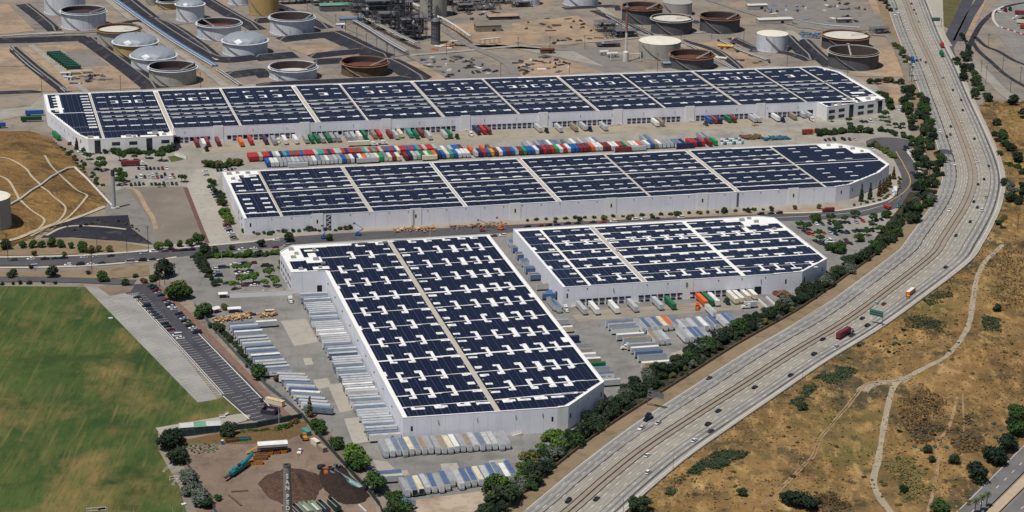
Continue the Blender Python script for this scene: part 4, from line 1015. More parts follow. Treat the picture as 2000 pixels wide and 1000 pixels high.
# right side of the near warehouse
for k, (x, y, c, rf) in enumerate([(1068, 639, 'light grey', 'grey'), (1076, 653, 'cream', 'white'), (1088, 672, 'navy', 'navy'), (1104, 688, 'light grey', 'blue-grey'), (1112, 697, 'light grey', 'tan'), (1120, 706, 'white', 'white'), (1129, 715, 'tan', 'white'), (1138, 724, 'green', 'green'), (1146, 733, 'light grey', 'blue-grey'), (1155, 744, 'white', 'slate blue'), (1166, 757, 'light grey', 'light grey')]):
    p = G(x, y); t = trailer(p, Y3-math.pi/2, c, rf, 16.0, f'{c} trailer with {rf} roof backed onto the freeway side of the near warehouse', f'{c} trailers with {rf} roofs on the freeway side of the near warehouse', doors=True)
    if k == 9: FA2 = t; t['label'] = 'white trailer with dark lettering behind the corner of the near warehouse'; t['group'] = 'lettered trailers at the warehouse corner'
    t.location.x -= 3.2
def lettering(t, txt, size, col_, y, z, sx=1):
    cu = bpy.data.curves.new('lettering', 'FONT'); cu.body = txt; cu.size = size; cu.align_x = 'CENTER'; cu.extrude = .01
    o = bpy.data.objects.new('tmp', cu); col.objects.link(o)
    dg = bpy.context.evaluated_depsgraph_get(); me = bpy.data.meshes.new_from_object(o.evaluated_get(dg)); bpy.data.objects.remove(o)
    me.materials.clear(); me.materials.append(col_)
    q = link(me, 'lettering', t, (sx*1.3, y, z)); q.rotation_euler = (R(90), 0, R(90)*sx); return q
m_blk = M("lettering_black", A(26, 28, 40), .6)
lettering(FA1, 'Forward', 1.5, m_blk, 8.0, 1.9); lettering(FA1, 'Air', 1.5, M("lettering_red", A(180, 40, 48), .6), 13.2, 1.9)
lettering(FA2, 'Forward', 1.5, m_blk, 8.0, 1.9); lettering(FA2, 'Air', 1.5, M("lettering_red", A(180, 40, 48), .6), 13.2, 1.9)
for k, (x, y) in enumerate([(987, 478), (993, 489), (1002, 503), (1010, 516), (1018, 530), (1027, 543), (1040, 562), (1050, 580)]):
    for j in range(2 if k < 6 else 1):
        p = G(x, y)+Vector((-math.sin(T3), math.cos(T3), 0))*(j*3.6-6)
        trailer(p+Vector((math.cos(Y3), math.sin(Y3), 0))*1.0, Y3-math.pi/2, 'slate blue' if k % 3 else 'light grey', ['slate blue', 'blue-grey', 'tan', 'slate blue'][(k+j) % 4], 15.0, f'{"blue" if k % 3 else "grey"} trailer with {["slate blue", "blue-grey", "tan", "slate blue"][(k+j) % 4]} roof in the alley between two warehouses', f'{"blue" if k % 3 else "grey"} {["slate blue", "blue-grey", "tan", "slate blue"][(k+j) % 4]} trailers in the alley between two warehouses', wheels=False)
for x, y, c in ((1085, 609, 'light grey'), (1093, 613, 'light grey')): trailer(G(x, y), T4, c, 'blue-grey', 16, 'grey trailer parked nose out at the mouth of the warehouse alley', 'trailers at the mouth of the alley')
tractor(G(1108, 611), T4, 'white', 'white tractor parked beside the alley mouth')
# docks of the freeway-side warehouse
for x, y, c in [(1143, 617, 'light grey'), (1167.5, 617, 'cream'), (1206, 615, 'cream'), (1243, 612, 'light grey'), (1292, 608, 'light grey'), (1317, 607, 'green'), (1379, 601, 'orange'), (1391, 600, 'green'), (1402, 600, 'white'), (1439, 596, 'cream'), (1450, 594, 'cream'), (1462.5, 590, 'cream'), (1476, 588, 'cream')]:
    q = G(x, y); dist = (q-B4.W[0]).xy.dot(Vector((B4.u.y, -B4.u.x))); L = round(max(12, min(16.2, dist-.5))*2)/2
    ribs = c in ('green', 'orange')
    trailer(q, T4, 'white' if c == 'cream' and x < 1210 else c, 'white' if c == 'cream' else None, L, f'{c} {"container" if ribs else "trailer"} backed up to the docks of the freeway-side warehouse', f'{c} trailers at the freeway-side docks', flip=True, ribs=ribs)
tractor(G(1424, 597), T4, 'dark green', 'dark green tractor between white and cream dock trailers')
t = trailer(G(1454, 602), Y4-math.pi/2, 'light grey', 'light grey', 7.5, 'white box truck body standing across the dock lane', 'x'); tractor(G(1448, 603), Y4-math.pi/2, 'white', 'white cab of the box truck by the loading ramp')
# its yard
for x, y, c, rf in [(1183, 640, 'light grey', 'blue-grey'), (1188, 646, 'light grey', 'grey'), (1194, 654, 'white', 'blue-grey'), (1204, 666, 'light grey', 'white'), (1217, 673, 'light grey', 'tan'), (1225, 685, 'light grey', 'grey'), (1232, 692, 'light grey', 'white'), (1239, 700, 'blue-grey', 'slate blue'), (1246, 708, 'light grey', 'blue-grey'), (1253, 721, 'cream', 'white')]:
    t = trailer(G(x, y), Y4-math.pi/2, c, rf, 16.2, f'{c} trailer with {rf} roof in the stepped row of the freeway-side yard', f'{c} trailers with {rf} roofs in the stepped row', flip=False)
    if x == 1253:
        b = MB(); b.box((1.3, 3.0, 2.9), (.03, 3.2, 1.4)); b.build('yellow_sign_panel', M("sign_yellow", A(214, 176, 60), .6), t)
tractor(G(1212, 683), Y4-math.pi/2, 'white', 'white tractor at the end of the stepped trailer row')
def rowt(seq, a, bb, place, L=16.2, rz=T4):
    A0, B0 = G(*a), G(*bb); n = len(seq)
    for k, c in enumerate(seq):
        p = A0+(B0-A0)*(k/max(1, n-1)); 
        trailer(p, rz+R(random.uniform(-.6, .6)), 'white' if c not in ('cream', 'orange') else 'cream', c, L, nbr(seq, k, 'roofed trailer', place), 'trailers '+place)
rowt(['grey', 'slate blue', 'grey', 'slate blue', 'cream', 'orange', 'blue-grey'], (1258, 653), (1322, 646), 'group behind the stepped row')
rowt(['light grey', 'grey', 'light grey', 'blue-grey', 'white', 'blue-grey', 'slate blue'], (1338, 655), (1401, 646), 'middle group, freeway-side yard')
rowt(['light grey', 'slate blue', 'blue-grey'], (1420, 644), (1437, 640), 'threesome by the loading ramp')
rowt(['tan', 'grey', 'light grey'], (1284, 677), (1304, 675), 'threesome before the orange roof')
rowt(['grey', 'light grey', 'slate blue', 'slate blue', 'grey'], (1341, 672), (1382, 668), 'group beside the bare frames')
trailer(G(1396, 622), T4, 'white', 'light grey', 15, 'white trailer coupled to the orange-red tractor', 'x'); tractor(G(1362, 607), T4+math.pi+R(160), 'orange', 'orange-red tractor turning in the freeway-side yard')
for k, (x, y) in enumerate(((1386, 652), (1389, 657), (1390, 661), (1388, 666))):
    t = thing('container_chassis', 'bare black container chassis lying beside the front trailer group', 'chassis', G(x, y), Y4-math.pi/2, 'bare chassis frames')
    link(cached(('tc', 12.4), lambda: tr_chassis(12.4, 1)), 'frame', t)
    for yy in (1.5, 2.9):
        for sx in (-.95, .95): link(cached('wheel', wheel_mesh), 'wheel', t, (sx, yy, .5))
for o in list(col.objects):
    if o.get('group') == 'x': del o['group']
# truck with maroon box in the office lot, blue and green trailers by the far left end
trailer(G(237, 325), Y12-math.pi/2, 'maroon', None, 14, 'maroon container trailer parked between office trees', 'a', ribs=True); tractor(G(288, 323), Y12+math.pi/2, 'white', 'white tractor pulling the maroon container by the office trees')
trailer(G(41, 238), Y12-math.pi/2, 'dark green', 'green', 16, 'green trailer by the left end of the longest warehouse', 'a', ribs=True); trailer(G(50, 226), Y12-math.pi/2, 'blue', 'blue', 14, 'blue trailer behind the green trailer', 'a', ribs=True)
trailer(G(-4, 250), Y12-math.pi/2, 'blue', None, 6, 'blue container cut by the picture edge near the mound', 'a', ribs=True); trailer(G(110+6, 275), T12+R(12), 'bright green', 'green', 16, 'green trailer parked along the slanted left wall of the longest warehouse', 'a', ribs=True)
trailer(G(1567, 263), Y12-math.pi/2, 'rust red', None, 8, 'rust red container by the orange bins', 'a', ribs=True)
for o in list(col.objects):
    if o.get('group') == 'a': del o['group']

# --- parked cars
CK = ['sedan', 'suv', 'sedan', 'pickup', 'sedan', 'van', 'suv']; CC = ['black', 'silver', 'white', 'dark grey', 'dark blue', 'grey', 'white', 'dark red', 'black', 'tan', 'dark green']
def cars(pts, rz, place, cols=None, kinds=None, wheels=True, jit=3):
    for k, q in enumerate(pts):
        kd = (kinds or CK)[(k*3+int(q[0])) % len(kinds or CK)]; c = q[2] if len(q) > 2 else (cols or CC)[(k*5+int(q[1])) % len(cols or CC)]
        car(G(q[0], q[1]), rz+R(random.uniform(-jit, jit)), kd, c, f'{c} {KN[kd]} {place}', f'{c} {KN[kd]}s {place}', wheels)
def seg(a, b, n, skip=()): return [(a[0]+(b[0]-a[0])*k/(n-1), a[1]+(b[1]-a[1])*k/(n-1)) for k in range(n) if k not in skip]
z7 = lambda pts: [(230+x/9.09, 290+y/9.09)+((c,) if c else ()) for x, y, c in pts]
cars(z7([(372, 365, 'dark blue'), (440, 370, 'silver'), (512, 370, 'black'), (580, 370, 'black'), (645, 365, 'dark green'), (722, 368, 'dark grey'), (795, 368, 'dark red'), (870, 365, 'white')]), T12, 'in the top row of the office car park', jit=2)
cars(z7([(330, 520, 'black'), (412, 515, 'white'), (480, 520, 'dark green'), (560, 515, 'silver'), (622, 480, 'white'), (632, 530, 'grey'), (690, 470, 'teal'), (705, 525, 'red'), (778, 515, 'dark blue'), (838, 475, 'dark blue'), (858, 530, 'silver'), (930, 528, 'white'), (975, 475, 'maroon'), (1003, 528, 'tan')]), T12, 'in the middle row of the office car park', jit=2)
cars(z7([(235, 655, 'dark blue'), (310, 650, 'dark grey'), (382, 650, 'dark blue'), (455, 640, 'dark blue'), (600, 645, 'dark green'), (672, 645, 'black'), (745, 645, 'dark blue'), (820, 645, 'dark green'), (890, 640, 'grey'), (965, 640, 'black'), (1040, 640, 'dark grey')]), T12, 'in the bottom row of the office car park', jit=2)
cars(seg((411, 366), (432, 401), 8), Y12-math.pi/2, 'beside the driveway of the middle warehouse', jit=4)
cars(seg((441, 438), (458, 469), 8), Y12-math.pi/2, 'beside the driveway hedge near the street', jit=4)
cars([(401, 336, 'white'), (403, 343, 'grey')], Y12-math.pi/2, 'under the trees at the yard gate')
cars([(425+x*7, 334-x*.3) for x in range(6)], T12, 'behind the roof corner of the middle warehouse', jit=3)
cars([(138, 282), (157, 297, 'white'), (165, 301, 'grey'), (180, 302, 'silver'), (140, 273, 'dark blue'), (188, 331, 'dark grey')], Y12-math.pi/2+R(35), 'along the office drive of the longest warehouse')
cars(seg((268, 582), (352, 662), 15, (2, 8, 12)), Y3-math.pi/2+R(4), 'in the left row of the field car park', jit=3)
cars(seg((297, 560), (385, 651), 21, (5, 11)), Y3-math.pi/2+R(10), 'in the row along the red path', jit=3)
cars([(395+x*10, 497) for x in ()], 0, '')
ST = [(27, 509), (60, 507), (88, 507), (107, 506), (124, 505), (164, 504), (187, 503), (217, 501), (65, 522), (133, 519, 'white'), (157, 518, 'black'), (177, 517, 'white'), (199, 515, 'dark blue'), (253, 512), (278, 510), (298, 508), (280, 497), (344, 491, 'dark red'), (360, 490), (378, 503), (300, 493, 'white'), (322, 492), (418, 495, 'dark red'), (473, 489, 'white'), (495, 487, 'white'), (538, 484, 'dark red'), (560, 481, 'grey'), (375, 489, 'black'), (540, 470, 'white'), (505, 474, 'dark grey')]
cars(ST, Y12-math.pi/2+R(2), 'parked at the street kerb', jit=2)
cars([(1030, 444), (1056, 442), (1072, 441), (1088, 440), (1108, 438, 'dark blue'), (1128, 437), (1158, 435, 'dark blue'), (1178, 435, 'red'), (1198, 434, 'white'), (1240, 430), (1258, 429), (1283, 428), (1330, 426), (1486, 419), (1506, 418), (1522, 417, 'black'), (965, 462, 'dark grey'), (982, 461, 'white')], YB2-math.pi/2, 'parked behind the freeway-side warehouse', kinds=['sedan', 'suv', 'sedan'])
z4 = lambda pts: [(1540+x/8.33, 400+y/8.33)+((c,) if c else ()) for x, y, c in pts]
cars(z4([(345, 330, 'black'), (458, 325, 'white'), (555, 325, 'dark grey'), (665, 315, 'black'), (845, 300, 'dark blue'), (905, 295, 'black'), (980, 300, 'dark blue'), (1105, 295, 'grey'), (1210, 275, 'red'), (1340, 240, 'white'), (1330, 300, 'dark green'), (1435, 250, 'maroon'), (1510, 250, 'dark blue')]), T4, 'in the top row of the tree-lined car park', jit=4)
cars(z4([(250, 440, 'black'), (345, 425, 'dark green'), (310, 480, 'maroon'), (375, 490, 'orange'), (575, 470, 'red'), (680, 420, 'dark green'), (680, 480, 'silver'), (745, 440, 'dark green'), (770, 490, 'dark blue'), (850, 450, 'dark blue'), (920, 465, 'dark grey'), (960, 460, 'black'), (1065, 440, 'dark green'), (1130, 435, 'black'), (1190, 430, 'dark green'), (1275, 400, 'black'), (1360, 430, 'black')]), T4+R(5), 'in the middle row of the tree-lined car park', jit=6)
cars(z4([(440, 605, 'black'), (500, 640, 'dark grey'), (560, 655, 'dark blue'), (590, 595, 'white'), (640, 605, 'white'), (680, 600, 'white'), (745, 640, 'silver'), (860, 635, 'dark grey'), (935, 590, 'dark green'), (945, 630, 'dark red'), (1010, 640, 'dark green'), (1665, 330, 'white'), (1690, 295, 'white'), (1160, 825, 'black')]), T4+R(8), 'in the bottom row of the tree-lined car park', jit=8)
z3 = lambda pts: [(1580+x/8.33, 180+y/8.33)+((c,) if c else ()) for x, y, c in pts]
cars(z3([(860, 490, 'dark blue'), (930, 490, 'black'), (1000, 480, 'white'), (1090, 455, 'silver'), (1320, 410, 'white'), (1310, 440, 'grey'), (1275, 225, 'black'), (1440, 285, 'white'), (1500, 300, 'silver'), (1520, 325, 'black'), (1600, 350, 'dark grey'), (1480, 590, 'black'), (265, 790, 'dark blue'), (330, 785, 'maroon'), (410, 785, 'dark green'), (560, 780, 'dark blue'), (660, 780, 'dark red'), (740, 775, 'silver'), (1040, 945, 'white'), (1690, 860, 'white'), (1560, 950, 'dark blue')]), T12, 'by the office corner of the longest warehouse', jit=8)
z8 = lambda pts: [(380+x/7.14, 480+y/7.14)+((c,) if c else ()) for x, y, c in pts]
cars(z8([(285, 340, 'white'), (320, 380, 'grey'), (335, 430, 'dark blue'), (345, 490, 'white'), (445, 535, 'dark grey'), (370, 315, 'dark grey'), (430, 310, 'dark grey'), (545, 275, 'white'), (610, 285, 'silver'), (680, 265, 'black'), (820, 250, 'dark red'), (625, 400, 'white'), (630, 425, 'maroon'), (740, 390, 'white'), (700, 565, 'dark red'), (830, 560, 'white'), (980, 290, 'black'), (1050, 290, 'dark blue')]), Y3-math.pi/2, 'in the car park with round trees', jit=5)
cars([(1787, 297, 'white'), (1783, 340, 'dark grey'), (1770, 290, 'dark blue')], TB2+R(10), 'parked along the curving street')
trailer(G(1748, 383), T12-R(24), 'white', None, 12, 'white box trailer parked on the curve of the street', 'c'); tractor(G(1745, 384), T12-R(24), 'white', 'white tractor parked on the curve of the street')
cars([(586, 883, 'white')], T3+R(-20), 'driving across the recycling yard', kinds=['pickup'])
tractor(G(569, 594), T3, 'white', 'white tractor parked at the top of the long trailer row')
trailer(G(1796, 311), TB2+R(12), 'white', None, 6, 'small white trailer at the kerb of the curving street', 'c')
cars([(155, 163, 'white')], Y12, 'parked by the green bins in the tank farm', kinds=['pickup'])
for o in list(col.objects):
    if o.get('group') == 'c': del o['group']

# ------------------------------------------------------------------ dry hillside right of the freeway
def fbm(x, y, s, o=3):
    return noise.fractal(Vector((x*s, y*s, 1.7)), 1.0, 2.0, o)
fr_edge = [(fpt(i, FC[i][4]+.5).x, fpt(i, FC[i][4]+.5).y) for i in range(0, len(FC), 3)]
hs_poly = [p for p in fr_edge if p[1] < G(1925, 250).y]
if hs_poly[0][1] < hs_poly[-1][1]: hs_poly = hs_poly[::-1]
_e = [G(1210, 1060), G(1450, 1060), G(1545, 960+60), G(1800, 1050), G(1890, 1005), G(1945, 945), G(2090, 800), G(2300, 600), G(2300, 300), G(2020, 200), G(1930, 195), G(1912, 215)]
hs_poly = hs_poly+[(p.x, p.y) for p in _e]
def hz(x, y):
    if not inpoly((x, y), hs_poly): return 0.0
    d = min(1.0, pdist((x, y), hs_poly)/28.0)
    return d*(1.6+2.2*fbm(x, y, .012)+.5*fbm(x, y, .06))
def GH(px, py, up=0.0):
    z = 0.0
    for _ in range(5):
        p = G(px, py, z); z = HZ(p.x, p.y)
    return Vector((p.x, p.y, z+up))
xs = [p[0] for p in hs_poly]; ys = [p[1] for p in hs_poly]; st = 5.0
nx, ny = int((max(xs)-min(xs))/st)+2, int((max(ys)-min(ys))/st)+2
b = MB(); idx = {}; x0, y0 = min(xs), min(ys)
for j in range(ny):
    for i in range(nx):
        cx, cy = x0+(i+.5)*st, y0+(j+.5)*st
        if not (inpoly((cx, cy), hs_poly)): continue
        f = []
        for a, c in ((i, j), (i+1, j), (i+1, j+1), (i, j+1)):
            if (a, c) not in idx:
                X, Y = x0+a*st, y0+c*st; idx[(a, c)] = len(b.v); b.v.append((X, Y, .02+hz(X, Y)))
            f.append(idx[(a, c)])
        b.f.append(f); b.mi.append(0)
struct(b.build('hillside', m_dry, None, True))
# ------------------------------------------------------------------ grass mound at the left
mound_poly = [(G(*q).x, G(*q).y) for q in ((-140, 262), (60, 256), (100, 270), (150, 318), (212, 392), (205, 404), (130, 432), (60, 466), (-10, 496), (-140, 520))]
def mz(x, y):
    if not inpoly((x, y), mound_poly): return 0.0
    return min(9.5, .30*pdist((x, y), mound_poly)**.98)+.25*fbm(x, y, .05)
def HZ(x, y): return hz(x, y) or mz(x, y)
b = MB(); idx = {}; xs = [p[0] for p in mound_poly]; ys = [p[1] for p in mound_poly]; st = 3.0; x0, y0 = min(xs), min(ys)
for j in range(int((max(ys)-y0)/st)+1):
    for i in range(int((max(xs)-x0)/st)+1):
        if not inpoly((x0+(i+.5)*st, y0+(j+.5)*st), mound_poly): continue
        f = []
        for a, c in ((i, j), (i+1, j), (i+1, j+1), (i, j+1)):
            if (a, c) not in idx:
                X, Y = x0+a*st, y0+c*st; idx[(a, c)] = len(b.v); b.v.append((X, Y, .1+mz(X, Y)))
            f.append(idx[(a, c)])
        b.f.append(f); b.mi.append(0)
struct(b.build('grass_mound', m_hill, None, True))
def drape(name, pxs, w, mat, up=.12, n=8):
    c = catmull([GH(*q) for q in pxs], n); b = MB(); vs = []
    for i, q in enumerate(c):
        t = (c[min(i+1, len(c)-1)]-c[max(i-1, 0)]); t.z = 0; t.normalize(); nn = Vector((-t.y, t.x, 0))
        ww = w*(1+.25*fbm(q.x, q.y, .08))
        for s in (ww/2, 0, -ww/2):
            p = q+nn*s; vs.append((p.x, p.y, max(HZ(p.x, p.y), HZ(q.x, q.y) if w < 4 else -9)+up))
    b.add(vs, [(3*i+k, 3*i+k+1, 3*i+k+4, 3*i+k+3) for i in range(len(c)-1) for k in (0, 1)])
    return struct(b.build(name, mat))
m_trail = gmat("pale_gravel_track", [(A(176, 164, 142), .1, .4, .6), (A(140, 126, 106), .4, .5, .8)], A(160, 148, 128))
m_trailb = gmat("bare_earth_track", [(A(168, 142, 112), .1, .4, .6), (A(126, 100, 74), .4, .55, .8)], A(152, 124, 94))
drape('gravel_track', [(1960, 478), (1925, 510), (1908, 545), (1900, 590), (1890, 640), (1855, 690), (1800, 722), (1762, 742), (1745, 757), (1735, 790), (1725, 840), (1715, 900), (1706, 940), (1720, 975), (1745, 1010)], 3.2, m_trail)
drape('track_junction', [(1770, 738), (1745, 746), (1715, 748), (1692, 756), (1684, 764)], 6.5, m_trail, .06)
for dx in (-3, 3): drape('earth_track', [(1755+dx, 745), (1700+dx, 748), (1680+dx, 762), (1650+dx, 800), (1620+dx, 835), (1600+dx, 860), (1585+dx, 895), (1540+dx, 940), (1490+dx, 985)], .8, m_trailb, .1)
drape('footpath', [(1870, 775), (1855, 830), (1830, 870), (1832, 905), (1825, 950), (1812, 1000)], 1.5, m_trailb, .12)
drape('footpath', [(1880, 770), (1882, 830), (1880, 870)], .9, m_trailb, .14)
m_vd = M("concrete_ditch", A(186, 172, 148), .95, .12, .3)
drape('hillside_ditch', [(-10, 307), (20, 312), (48, 328), (62, 345), (80, 362)], 1.6, m_vd, .35)
drape('hillside_ditch', [(-10, 341), (15, 352), (30, 375), (40, 392), (60, 412), (86, 430), (78, 446), (60, 458)], 1.6, m_vd, .35)
drape('hillside_ditch', [(80, 365), (100, 382), (128, 408), (115, 432), (90, 446), (60, 462)], 1.6, m_vd, .35)
drape('hillside_ditch', [(87, 304), (100, 325), (125, 350), (150, 372), (170, 384), (140, 420), (110, 440)], 1.6, m_vd, .35)
drape('perimeter_road', [(-20, 478), (30, 468), (70, 452), (110, 438), (160, 422), (205, 404)], 3.0, m_vd, .3)
# dark bank with a path below the mound
flat('dark_bank', [(120, 436), (165, 424), (250, 420), (256, 446), (300, 478), (225, 470), (140, 463), (80, 464)], Z5, m_berm)
ribbon('bank_path', [(90, 460), (118, 446), (150, 441), (200, 443), (246, 448)], 2.4, Z6, m_vd)
# ------------------------------------------------------------------ bottom right road
m_asph_l = gmat("grey_boulevard", [(A(122, 120, 118), .05, .4, .6), (A(96, 94, 94), .3, .55, .8)], A(110, 108, 107))
BV = [(1780, 1075), (1860, 1012), (1925, 950), (1990, 885), (2100, 775)]
def bv(d): return [(x+d, y+d*.42) for x, y in BV]
ribbon('boulevard', [(x+14, y+6) for x, y in BV], 11.5, .5, m_asph_l)
ribbon('boulevard_median', [(x+46, y+20) for x, y in BV], 5.0, .62, M("tan_median_paving", A(186, 166, 140), .95, .1, .3))
ribbon('boulevard', [(x+80, y+35) for x, y in BV], 12.0, .5, m_asph_l)
b = MB()
def dashrib(pxs, on, gap, w, z):
    c = catmull([G(*q) for q in pxs], 12); acc = 0
    for i in range(len(c)-1):
        a, e = c[i], c[i+1]; L = (e-a).length; d = (e-a)/L; n = Vector((-d.y, d.x, 0))*w; s = (-acc) % (on+gap) if acc else 0.0
        k = 0.0
        while k < L:
            ph = (acc+k) % (on+gap); 
            if ph < on:
                k2 = min(L, k+on-ph); p, q = a+d*k, a+d*k2
                b.add([(v.x, v.y, z) for v in (p-n, p+n, q+n, q-n)], [(0, 3, 2, 1)]); k = k2+.01
            else: k += on+gap-ph+.001
        acc += L
dashrib([(x+18, y+8) for x, y in BV], 3.6, 7.5, .14, .53); dashrib([(x+80, y+35) for x, y in BV], 3.6, 7.5, .14, .53)
dashrib([(x-2, y-1) for x, y in BV], 90, 0, .12, .53); dashrib([(x+98, y+43) for x, y in BV], 90, 0, .12, .53)
struct(b.build('boulevard_markings', m_paint))
# ------------------------------------------------------------------ upper right: ramps, rail spur and truck yard
flat('truck_yard', [(1935, 8), (1955, 2), (2060, -30), (2060, 190), (2000, 140), (1950, 70), (1938, 30)], Z2, m_conc_d)
ribbon('frontage_ramp', [(1905, -40), (1890, 0), (1872, 40), (1858, 68), (1852, 82)], 11, Z4, m_asph_d)
ribbon('frontage_ramp', [(1935, -40), (1914, 0), (1895, 30), (1880, 60), (1870, 80)], 9, Z4, m_asph_d)
ribbon('frontage_ramp', [(1860, 78), (1852, 95), (1862, 120), (1880, 150)], 10, Z3, m_asph)
ribbon('dirt_strip', [(1930, -20), (1908, 30), (1890, 70)], 6, Z3, m_tan)
ribbon('concrete_ramp', [(1826, -20), (1828, 20), (1830, 60), (1845, 90)], 14, .2, m_conc_l)
ribbon('side_road', [(1895, 118), (1920, 140), (1960, 180), (2010, 215), (2060, 240)], 10, Z3, m_conc)
ribbon('rail_spur', [(2060, 0), (1985, 8), (1945, 22), (1918, 45), (1900, 75), (1890, 100), (1895, 120)], 5, Z4, m_berm)
ribbon('rail_spur', [(1905, 72), (1925, 90), (1950, 100), (1985, 120), (2040, 140)], 4, Z4, m_berm)
ribbon('rail_spur', [(1898, 80), (1912, 100), (1935, 120), (1970, 150), (2040, 190)], 4, Z4+.02, m_berm)
flat('scrub_patch', [(1842, -20), (1884, -20), (1868, 40), (1852, 55), (1842, 50)], Z3, gmat("scrub_patch", [(A(104, 94, 60), .06, .4, .6), (A(70, 72, 44), .2, .5, .75)], A(92, 88, 58), bump=.5))
ribbon('yard_wall_path', [(1960, 12), (1942, 22), (1940, 38), (1950, 52)], 2.4, Z5, m_kerb)

# ------------------------------------------------------------------ storage tanks
m_tw = M("tank_white_paint", A(214, 218, 226), .7, .06, .1, dirt=(A(160, 166, 178), .3, .5, .8, (1, 1, .2)))
m_tg = M("tank_dark_grey", A(92, 92, 98), .8, .08, .1, dirt=(A(66, 66, 74), .3, .5, .8, (1, 1, .2)))
m_ty = M("tank_ochre", A(186, 158, 100), .75, .08, .1, dirt=(A(150, 120, 76), .4, .5, .8, (1, 1, .2)))
m_tp = M("tank_pinkish_grey", A(178, 168, 168), .8, .08, .1)
m_tr = M("tank_rusty", A(112, 92, 68), .9, .15, .2, dirt=(A(84, 64, 50), .3, .45, .7))
m_tgr = M("tank_weathered_grey", A(172, 170, 160), .8, .08, .1, dirt=(A(140, 138, 130), .4, .5, .8, (1, 1, .2)))
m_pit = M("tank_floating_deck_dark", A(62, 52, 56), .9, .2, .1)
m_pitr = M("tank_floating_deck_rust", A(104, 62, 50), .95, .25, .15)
m_pitw = M("tank_floating_deck_white", A(214, 208, 196), .8, .1, .2, dirt=(A(170, 140, 104), .3, .55, .8))
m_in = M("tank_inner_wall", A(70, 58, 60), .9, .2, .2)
m_rustrim = M("rusty_rim", A(148, 110, 82), .9, .2, .4)
m_dome = M("aluminium_dome", A(196, 202, 208), .28, .08, .3, .45, .5)
m_cone = M("cream_cone_roof", A(232, 226, 210), .8, .05, .1, dirt=(A(200, 176, 140), .3, .55, .8))
TK = {'w': (m_tw, 'white'), 'g': (m_tg, 'dark grey'), 'y': (m_ty, 'ochre'), 'p': (m_tp, 'pinkish grey'), 'r': (m_tr, 'rusty brown'), 'q': (m_tgr, 'weathered grey')}
